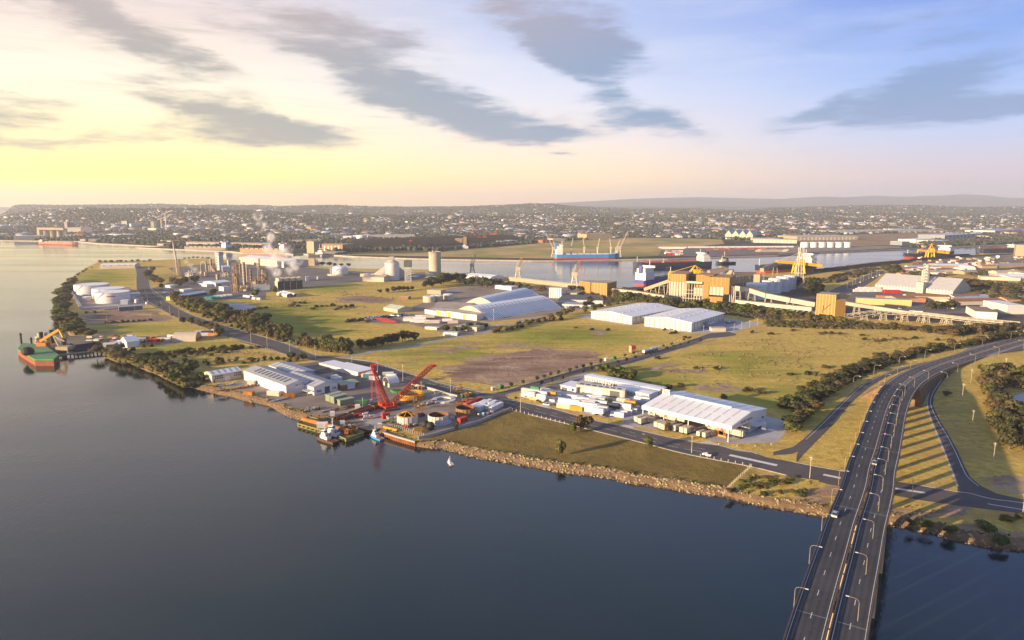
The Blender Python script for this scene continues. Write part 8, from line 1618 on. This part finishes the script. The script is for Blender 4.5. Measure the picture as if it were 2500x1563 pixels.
for lb, A_, B_, W, yt, m, rm, j in (('lit grey headhouse tower of the grain terminal', (958,500),(1000,500),30,372, GRT, GRT, 0),('shaded side of the grain headhouse, built as a dark-coloured block', (1002,500),(1112,498),40,385, DGREY, DGREY, 0),('long row of grain bins right of the headhouse', (1000,545),(1200,545),40,458, GRT, CONC, 12),('second row of grain bins in shade', (1210,550),(1368,548),40,462, CONC, CONC, 10),('long bluish office block left of the grain terminal', (45,500),(395,495),40,432, BLUEG, BLUEG, 0),('pale end block on the bluish office block', (205,500),(262,499),20,436, CREAM, CREAM, 0),('low pale sheds on the grain wharf', (960,605),(1150,610),30,580, CREAM, WROOF, 8),  # headhouse: sunlit face in grey, its shaded side coloured dark as a second block
 ('wide white arched roof hall behind the wharf', (1755,600),(2040,590),90,565, LGREY, WROOF, 0),('long low shed on the old wharf', (1650,640),(2015,650),30,618, CREAM, WROOF, 10),('low shed beside the old wharf railway', (1200,605),(1390,618),24,590, TAN, CREAM, 8),('small cream depot by the bend of the wharf', (2370,690),(2419,692),30,650, CREAM, CREAM, 0)): block('harbour_building', lb, 'L', A_, B_, W, yt, m, rm, joints=j)
for lb, A_, B_, W, yt, m, wn in (('cream twin apartment tower, left half', (1178,428),(1240,428),30,316, CREAM, (4,9)),('cream twin apartment tower, right half', (1248,430),(1326,429),30,316, CREAM, (5,9)),('blue-grey apartment tower with a pale edge', (1405,425),(1540,424),40,292, BLUEG, (6,10)),('small cream block under the blue-grey tower', (1545,465),(1645,463),40,418, CREAM, (6,3)),('blue-grey hospital block on the flats', (1700,478),(1870,475),50,412, BLUEG, (9,4)),('tall thin blue-grey block behind the hospital block', (1880,470),(1938,468),40,362, BLUEG, (3,6)),('white terrace of apartments near the flats', (1940,478),(2100,475),40,402, LGREY, (9,5)),('cream tower under construction', (2232,505),(2280,505),30,370, CREAM, (3,9)),('dark blue tower beside the construction', (2290,500),(2370,498),30,380, BLUEG, (4,8)),('small cream tower on the slope', (665,420),(705,420),24,362, CREAM, (2,5)),('white low apartments under the construction tower', (2310,520),(2419,515),50,470, CREAM, (8,4))):
 block('apartment_tower', lb, 'L', A_, B_, W, yt, m, m, wins=wn)
for lb, w, A_, B_, W, yt, m, rm, j in (('long brown brick wharf shed behind the grey bulk carrier', 'M', (450,245),(940,258),30,186, BRN, CREAM, 22),('long brown brick wharf shed behind the orange-red carrier', 'M', (1065,250),(1640,262),34,200, BRN, GREYR, 22),('cream gabled store at the bend, left one', 'M', (68,205),(160,207),40,168, CREAM, TAN, 0),('cream gabled store at the bend, right one', 'M', (168,210),(225,212),40,170, CREAM, TAN, 0),('low brown store on the near wharf', 'M', (20,240),(120,245),30,210, BRN, TAN, 5),('white flat store before the brick sheds', 'M', (1640,258),(1900,268),40,235, TAN, CREAM, 8),
 ('tan silo tower across the channel', 'B', (452,540),(505,542),30,452, TAN, TAN, 0),('wide tan bulk block right of the silo tower', 'B', (508,522),(716,526),60,474, OCHRE, TAN, 8),('long low shed behind the tan silo tower', 'B', (340,465),(560,462),50,446, TAN, CREAM, 10),('low dark shed before the tan blocks', 'B', (570,545),(700,548),30,530, DGREY, GREYR, 0),('white block store in the tree belt', 'B', (720,440),(780,440),50,414, WHITE, WROOF, 4),('long pale factory behind the white tanks', 'B', (900,435),(1250,430),60,408, CREAM, CREAM, 12),('brown office block in the suburb', 'B', (482,372),(550,370),40,348, OCHRE, TAN, 0),
 ('brown coal transfer tower across the channel', 'B', (1545,480),(1600,480),30,432, BRN, TAN, 0),('tall narrow brown coal tower across the channel', 'B', (1606,496),(1630,496),20,420, BRN, TAN, 0),('white shed beside the coal stacks', 'B', (1890,468),(2005,462),40,450, WHITE, WROOF, 0),('wide tan bulk shed behind the blue bulk carrier', 'C', (702,440),(890,436),70,400, TAN, TAN, 0),('small cream store behind the harbour cranes', 'C', (452,460),(540,458),40,434, CREAM, CREAM, 0),('brick store left of the small cream store', 'C', (378,464),(450,462),30,444, BRICK, BRICK, 0),('pale train shed across the channel', 'C', (88,470),(192,462),30,452, LGREY, WROOF, 0),
 ('long cream shed beyond the cargo apron', 'C', (1930,460),(2110,462),80,432, CREAM, CREAM, 9),('very long pale shed beyond the cargo apron', 'D', (120,462),(440,468),80,436, CREAM, CREAM, 12),('very long low works roof behind the six white tanks', 'D', (442,445),(890,440),120,418, TAN, CREAM, 16),('blue-grey steelworks hall up the channel', 'D', (1530,448),(1750,435),90,408, BLUEG, LGREY, 8),('pale low works beside the steelworks hall', 'D', (1450,468),(1570,464),60,448, CREAM, WROOF, 0),('pale low shed before the steelworks hall', 'D', (1320,462),(1450,455),60,440, LGREY, WROOF, 0),('blue-roofed works at the far bend', 'D', (1900,398),(2110,388),120,374, LGREY, mat('blue_roof', (.32,.40,.50),.5,.1),0),('long pale shed row on the plain', 'D', (720,395),(1500,385),140,378, TAN, CREAM, 20),('white shed group on the plain', 'D', (1150,376),(1290,374),60,362, WHITE, WROOF, 0),('small blue-white store by the channel', 'D', (1215,482),(1270,480),40,455, BLUEG, WROOF, 0),('low white works right on the plain', 'D', (1640,345),(1760,343),90,325, WHITE, WROOF, 0),('white hospital on the wooded ridge', 'C', (1815,288),(1882,288),60,268, WHITE, WHITE, 0)):
 block('harbour_building', lb, w, A_, B_, W, yt, m, rm, joints=j)
for i in range(4): A_ = (1722 + i * 52,430 + i); building('harbour_shed', f'{ordw(i)} cream gable of the row of gabled sheds beyond the field', g('C', *A_), g('C', A_[0] + 50, A_[1] + 1), W=130, h=14, top=16, ridge='y', wm=CREAM, rm=mat('teal_grey_roof', (.30,.38,.40),.5,.1), group='gabled sheds beyond the field')
for i in range(6): tank('storage_tank', f'{ordw(i)} white tank of the row of six beyond the channel', 'D', 497 + i * 62,496,30,498,460, WHITE, .06, group='six white tanks', rail=False)
tank('storage_tank', 'white storage tank in the tree belt across the channel, the broad one', 'B', 855,438,40,440,408, WHITE, .05, rail=False); tank('storage_tank', 'white storage tank in the tree belt across the channel, the small one', 'B', 810,438,20,440,412, WHITE, .05, rail=False)
REDS = mat('stacker_red', (.55,.06,.03),.6,.1)
for i, (x, yb, yt) in enumerate(((1215,492,440),(1470,478,440),(1515,482,450),(1690,442,392),(1722,442,402),(1760,455,396),(1842,428,376))): stacker('coal_stacker', f'{ordw(i)} red stacker on the dark coal yard across the channel', g('B', x, yb), random.uniform(-.4,.4), rise('B', x, yb, yt) / 30, REDS, 26,16,14)
flat('far_coal_yard', chain(('B', [(900,500),(1180,470),(1400,440),(1700,425),(2050,420),(2040,445),(1700,480),(1450,515),(1200,515)])),3.0, COAL)
for i in range(16): mb = MB(); mb.add([(-110,-22,0),(110,-22,0),(110,22,0),(-110,22,0),(-88,0,16),(88,0,16)],[(0,1,5,4),(1,2,5),(2,3,4,5),(3,0,4)]); p = g('B', 1000 + (i % 8) * 115,500 - (i % 8) * 6 - (i // 8) * 22); solo(mb, 'coal_stockpile', COAL, f'{ordw(i % 8)} long coal stockpile of the {"front" if i < 8 else "rear"} row across the channel, counted from the tan blocks', 'coal pile', 'coal stockpiles across the channel', p, -.1)
for i in range(14): P_ = g('C', 1450 + i * 48,503 - i * .3); pipe('turbine_blade', f'{ordw(i)} white turbine blade lying on the cargo apron, counted from the tugs', P_, P_ + Vector((62,3,0)),2.6, WHITE, 0)
for i in range(12): cont(g('C', 1590 + i * 44 + random.uniform(-9,9),516 + random.uniform(-6,5)), random.uniform(-.2,.2), 'rust' if i % 2 else 'red', f'{ordw(i)} red transport frame on the cargo apron', 'transport frames on the cargo apron', 0,2.6,1.3)
for i in range(10): cont(g('C', 1235 + i * 16,503 + (i % 3) * 3),.05, 'white', f'{ordw(i)} white cargo stack at the left end of the cargo apron', 'white cargo stacks', 0,4,1.6)
for i in range(16): cont(g('C', 1275 + (i % 8) * 14,545 - (i // 8) * 14 + (i % 3) * 5), random.uniform(-.5,.5), random.choice(['white', 'rust', 'cream', 'grey', 'red']), f'{ordw(i)} mixed cargo item beside the dark apron road', 'mixed cargo by the dark apron road', 0,2.4,1.6)
for i in range(12): cont(g('C', 1950 + i * 16,530 - (i % 2) * 6),0, 'cream', f'{ordw(i)} pale cargo rack near the channel end of the apron', 'cargo racks', 0,4,2)
for lb, x, y, yt in (('tower crane over the flats, left one', 1228,372,225),('tower crane over the flats, by the cream tower', 1195,372,270),('tower crane on the slope', 1485,285,228)):
 p = gh('A', x, y); h = (y - yt) / 3.024 / FOC * p.y; t = thing('tower_crane', lb, 'tower crane', p); mb = MB(); mb.beam((0,0,0),(0,0, h * .8),4); mb.build('mast', CREAM, t); mb = MB(); mb.beam((-18,0, h * .78),(40,0, h),3); mb.build('jib', CREAM, t)
# trees growing in the works area right of the channel
belt(chain(('D', [(1095,680),(1150,690),(1200,700),(1250,705)])),7,15,17,['dark'], '# large dark tree beside the harbour road beyond the white silos', 'trees beside the harbour road', 6)
belt(chain(('D', [(450,800),(500,800),(545,805),(590,830),(560,850)])),8,17,18,['dark'], '# large dark tree right of the white silos', 'trees right of the white silos', 6)
belt(chain(('D', [(1270,715),(1400,725),(1520,735)])),9,10,14,['dark', 'brown'], '# tree behind the long grey bulk shed', 'trees behind the long grey bulk shed', 5)
belt(chain(('D', [(1690,765),(1760,800),(1830,790),(1900,800),(1990,830),(2090,850)])),14,10,15,['dark', 'brown'], '# tree of the strip right of the long grey bulk shed', 'trees right of the long grey bulk shed', 12)
belt(chain(('D', [(1430,955),(1480,955),(1540,950),(1610,950)])),7,9,14,['dark'], '# round dark tree in the factory yard', 'trees in the factory yard', 4)
belt(chain(('D', [(1900,900),(2000,905),(2110,910)])),7,9,13,['dark', 'brown'], '# tree behind the blue-white warehouse', 'trees behind the blue-white warehouse', 5)
belt(chain(('D', [(650,760),(720,720),(800,700),(880,680),(960,660)])),16,4.5,12,['dark', 'brown'], '# scrub bush on the verge of the harbour road', 'scrub on the harbour road verge', 5, shrub)
belt(chain(('C', [(600,830),(560,815),(640,825),(720,905),(690,960),(980,840),(1000,850),(1125,850)])),9,9,11,['dark', 'brown'], '# tree among the conveyors by the ochre transfer houses', 'trees among the conveyors', 5)
belt(chain(('C', [(20,770),(80,800),(130,790),(250,810),(330,825),(400,835)])),12,9,12,['dark', 'brown'], '# tree on the quay side of the barrel-roofed stores', 'trees on the quay side of the barrel stores', 6)
belt(chain(('B', [(760,640),(560,628),(640,632)])),6,7,12,['dark'], '# tree on the channel bank beside the gas tank', 'trees on the channel bank by the gas tank', 3)
# ---------------------------------------------------------------- houses: the largest three hundred one by one, the rest as one mass
rs = np.random.RandomState(5)
FIELDS = [[(p.x, p.y) for p in q] for q in (chain(('B', [(640,556),(640,530),(900,515),(1450,520),(1700,498),(2117,470)]),('C', [(300,462),(700,440),(1000,420),(1500,425),(1720,436),(2117,480),(2117,560),(1300,585),(0,600)])), chain(('B', [(880,510),(1180,465),(1400,435),(1700,420),(2080,415),(2060,450),(1700,485),(1450,520)])), chain(('D', [(0,560),(0,470),(440,430),(900,395),(1500,385),(1560,400),(1230,510)])))]
def far_pts(n, y0, y1, dens):
 out = []
 while len(out) < n:
  y = y0 * (y1 / y0) ** rs.rand(n * 2); x = (rs.rand(n * 2) * 2.1 - 1.02) * (y * .79); P = np.stack([x, y],1); P = P[inside(P, far_outline)]
  d = sdist(P, far_outline); P = P[d > 30]
  for f in FIELDS: P = P[~inside(P, f)]
  out += [p for p in P if dens(p[0], p[1]) > rs.rand()]
 return np.array(out[:n])
nz = lambda x, y, s, o=0.: mnoise.noise(Vector((x * s, y * s, o)))
HROOF = [GREYR, mat('terracotta_roof', (.30,.13,.075),.8,.15,.02), WROOF, mat('dark_tile_roof', (.10,.09,.09),.7,.15), CREAM]
HW = [WHITE, CREAM, TAN, LGREY]
def hmesh(wm, rm, l, w, h, r, gable=True):
 mb = MB(); mb.bx(-l / 2, l / 2,-w / 2, w / 2,-3, h, 0); e = .6
 mb.add([(-l / 2 - e, -w / 2 - e, h - .2),(l / 2 + e, -w / 2 - e, h - .2),(l / 2 + e, w / 2 + e, h - .2),(-l / 2 - e, w / 2 + e, h - .2),(-l / 2 + (0 if gable else w * .4),0, h + r),(l / 2 - (0 if gable else w * .4),0, h + r)],[(0,1,5,4),(1,2,5),(2,3,4,5),(3,0,4)],1); return mb
protoH = {}
names_w = ['white', 'cream', 'tan', 'grey']; names_r = ['grey roof', 'terracotta roof', 'white roof', 'dark roof', 'cream roof']
near = far_pts(300,1900,4300, lambda x, y: .25 + 1.2 * max(0, nz(x, y, .004)) ** 1)
near = near[np.argsort(near[:, 1])]
for i, (x, y) in enumerate(near):
 a, b = rs.randint(4), rs.randint(5); big = rs.rand() < (.38 if y < 2900 else .10)
 k = (a, b, big)
 if k not in protoH: o = hmesh(HW[a], HROOF[b], *((34,18,6.5,3.0) if big else (17,10,5,2.6)), gable=b != 1).build('house', [HW[a], HROOF[b]]); protoH[k] = o.data; bpy.data.objects.remove(o)
 o = bpy.data.objects.new('warehouse' if big else 'house', protoH[k]); COL.objects.link(o); o.location = (x, y, hill(x, y)); o.rotation_euler = (0,0, rs.choice([.2,.2,-.5,1.77]) + rs.normal() * .1)
 zone = 'harbour flats' if y < 2700 else 'harbour suburb' if y < 3500 else 'hill-foot suburb'
 tag(o, f'{names_w[a]} {"depot" if big else "house"} with {names_r[b]} in the {zone}', 'house' if not big else 'warehouse', f'{"depots" if big else "houses"} in the {zone}')
def mass(name, P, S, Hh, base_v, base_f, mats, mi=None, rot=True, zoff=0., jit=0.):
 n, k = len(P), len(base_v); bv = np.array(base_v, float); a = rs.rand(n) * 6.28 if rot is True else rs.choice([.2,-.5,1.77,.9], n)
 c, s = np.cos(a)[:, None], np.sin(a)[:, None]; X = bv[None, :, 0] * S[:, None]; Y_ = bv[None, :, 1] * S[:, None]; Z = bv[None, :, 2] * Hh[:, None]
 if jit: q = 1 + (rs.rand(n, k) - .5) * jit; X *= q; Y_ *= q; Z *= 1 + (rs.rand(n, k) - .5) * jit
 v = np.stack([X * c - Y_ * s + P[:, :1], X * s + Y_ * c + P[:, 1:2], Z + P[:, 2:3] + zoff],2).reshape(-1,3)
 fl = np.array([len(f) for f in base_f]); lp = np.concatenate([np.array(f) for f in base_f]); loops = (lp[None] + np.arange(n)[:, None] * k).ravel(); tot = np.tile(fl, n)
 me = bpy.data.meshes.new(name); me.vertices.add(len(v)); me.vertices.foreach_set('co', v.ravel().astype(np.float32)); me.loops.add(len(loops)); me.loops.foreach_set('vertex_index', loops.astype(np.int32)); me.polygons.add(len(tot))
 st = np.concatenate([[0], np.cumsum(tot)[:-1]]); me.polygons.foreach_set('loop_start', st.astype(np.int32)); me.polygons.foreach_set('loop_total', tot.astype(np.int32))
 for m in mats: me.materials.append(m)
 if mi is not None: me.polygons.foreach_set('material_index', mi.astype(np.int32))
 me.update(); o = bpy.data.objects.new(name, me); COL.objects.link(o); o['kind'] = 'stuff'; return o
hb = MB(); hb.bx(-.8,.8,-.5,.5,-.3,.5); hb.add([(-.86,-.55,.48),(.86,-.55,.48),(.86,.55,.48),(-.86,.55,.48),(-.7,0,.78),(.7,0,.78)],[(0,1,5,4),(1,2,5),(2,3,4,5),(3,0,4)])
P = far_pts(17000,2600,10500, lambda x, y: (.08 + 1.6 * max(0, nz(x, y, .0025,3) + .12)) * (1.0 if y < 7000 else .5)); P3 = np.array([(x, y, hill(x, y)) for x, y in P])
wi = rs.choice([0,1,2,3], len(P), p=[.14,.27,.33,.26]); ri = rs.choice([4,5,6,7,8], len(P), p=[.36,.26,.08,.20,.10]); mi = np.concatenate([np.repeat(wi[:, None],6,1), np.repeat(ri[:, None],4,1)],1).ravel()
S_ = 8 + rs.rand(len(P)) * 5 + (rs.rand(len(P)) < .04) * 14 + P[:, 1] * .0003; mass('suburb_houses', P3, S_, S_ * (.5 + .35 * rs.rand(len(P))), hb.v, hb.f, HW + HROOF, mi, 'grid')
# tree cover of the plain and hills
t_ = (1 + 5 ** .5) / 2; iv = [(-1, t_, 0),(1, t_, 0),(-1,-t_, 0),(1,-t_, 0),(0,-1, t_),(0,1, t_),(0,-1,-t_),(0,1,-t_),(t_, 0,-1),(t_, 0,1),(-t_, 0,-1),(-t_, 0,1)]; iv = [tuple(c / 1.902 for c in v) for v in iv]
if_ = [(0,11,5),(0,5,1),(0,1,7),(0,7,10),(0,10,11),(1,5,9),(5,11,4),(11,10,2),(10,7,6),(7,1,8),(3,9,4),(3,4,2),(3,2,6),(3,6,8),(3,8,9),(4,9,5),(2,4,11),(6,2,10),(8,6,7),(9,8,1)]
P = far_pts(78000,1950,10500, lambda x, y: min(1,.25 + 1.3 * max(0, nz(x, y, .003,8) + .2) + (.5 if hill(x, y) > 45 else 0))); P3 = np.array([(x, y, hill(x, y)) for x, y in P])
S_ = (2.8 + rs.rand(len(P)) * 3.4) * (1 + P[:, 1] * .00016); FARLEAF = mat('far_tree_cover', (.066,.074,.048),.95,.55,.02); mass('suburban_trees', P3, S_, S_ * .85 * (.8 + .5 * rs.rand(len(P))), iv, if_, [FARLEAF], None, True, 2.5,.5)
q = chain(('B', [(650,535),(800,530),(1000,520),(1200,515),(1450,522)])); q = resample(q, 6.); P3 = np.array([(p.x + rs.normal() * 6, p.y + rs.normal() * 14,0) for p in q]); S_ = 6 + rs.rand(len(P3)) * 5; mass('channel_treeline', P3, S_, S_ * 1.0, iv, if_, [FARLEAF], None, True, 3,.5)
# thicket floor of the works area on this side
def thicket(name, areas, n, s0, s1, m):
 P3 = []
 for w, pl in areas:
  Q = [(p.x, p.y) for p in gs(w, pl)]; Q_ = np.array(Q); c = rs.rand(n * 6,2) * (Q_.max(0) - Q_.min(0)) + Q_.min(0); c = c[inside(c, Q)][:n]; P3 += [(x, y, 0) for x, y in c]
 P3 = np.array(P3); S_ = s0 + rs.rand(len(P3)) * (s1 - s0); mass(name, P3, S_, S_ * .8, iv, if_, [m], None, True, .6,.6)
SCRUBY = leaf_material('bank_scrub_leaves', (.13,.12,.04),(.17,.15,.05),(.09,.09,.03))
SCRUBM = leaf_material('scrub_leaves', (.10,.09,.04),(.15,.12,.06),(.07,.065,.03))
thicket('scrub_undergrowth', [('D', [(190,1050),(580,1040),(800,1065),(1500,1100),(2060,1100),(1900,1140),(1500,1140),(1200,1105),(760,1100),(600,1100),(220,1080)]),('H', [(60,700),(180,620),(420,490),(700,370),(1000,285),(1500,190),(1880,120),(1900,140),(1500,215),(1100,305),(760,420),(540,530),(340,650),(230,760),(150,880),(100,760)]),('C', [(1120,900),(1300,930),(1500,955),(1800,980),(2117,1010),(2117,1050),(1800,1000),(1380,960)])],900,1.0,2.6, SCRUBM)
thicket('bank_thicket', [('A', [(560,740),(470,800),(440,860),(420,930),(440,1040),(520,1130),(640,1170),(670,1160),(600,1080),(520,1010),(490,940),(500,850),(540,800)]),('A', [(770,1290),(900,1335),(1060,1380),(1200,1430),(1290,1480),(1420,1460),(1300,1400),(1150,1350),(950,1310),(830,1270)]),('E', [(0,250),(100,340),(200,390),(340,370),(340,320),(200,300),(60,230)])],420,1.5,3.2, SCRUBY)
thicket('roadside_thicket', [('A', [(1290,880),(1450,930),(1600,990),(1850,1060),(2110,1150),(2100,1190),(1800,1110),(1500,1010),(1300,920)]),('B', [(30,1100),(260,1160),(420,1220),(700,1265),(800,1255),(780,1285),(560,1260),(240,1185)])],420,1.5,3.2, SCRUBM)
thicket('works_area_scrub', [('D', [(1230,700),(1650,740),(2117,760),(2117,900),(1750,880),(1700,800),(1250,720)]),('D', [(1640,690),(2117,650),(2117,700),(1800,720)]),('D', [(2000,880),(2117,880),(2117,990),(2060,980)]),('D', [(600,750),(1000,640),(1050,660),(720,760)])],260,2.5,5.5, SCRUBM)

# sheds, stock and sidings of the works area on this side of the channel
wk = random.Random(11)
for i in range(34):
 x, y = wk.uniform(1180,2100), wk.choice([wk.uniform(640,700), wk.uniform(700,760), wk.uniform(880,930)]); m_, mn = wk.choice([(CREAM, 'cream'),(LGREY, 'grey'),(WHITE, 'white'),(TAN, 'tan')]); r_, rn = wk.choice([(WROOF, 'white'),(GREYR, 'grey'),(CREAM, 'cream'),(BRICK, 'rust-red')])
 if y < 800 and 1230 < x < 1600 and y > 690: continue
 L_ = wk.uniform(24,70); building('works_shed', f'{mn} works shed with {rn} roof, {ordw(i)} from the channel side of the works area', g('D', x, y), g('D', x, y) + Vector((L_, L_ * wk.uniform(-.2,.3),0)), W=wk.uniform(12,28), h=wk.uniform(4,7), top=2, wm=m_, rm=r_, group='works sheds')
for i in range(3):
 A_ = [g('D', 1300,872 - i * 6), g('D', 1700,900 - i * 7), g('D', 2117,905 - i * 7)] if i < 2 else [g('D', 1280,690), g('D', 1700,700), g('D', 2117,715)]
 mb = MB(); ribbon(mb, smooth_line(A_, 6),-3.5,3.5,.09); tag(mb.build('works_road', ASPH), kind='structure')

# where several still share a description, count them off so that each can be found
same = {}
for o in SC.objects:
 if o.parent is None and 'label' in o: same.setdefault(o['label'],[]).append(o)
for lb, L_ in same.items():
 if len(L_) > 1:
  for i, o in enumerate(sorted(L_, key=lambda o: o.location.x)): o['label'] = f'{ordw(i)} {lb}, counted from the ocean side'
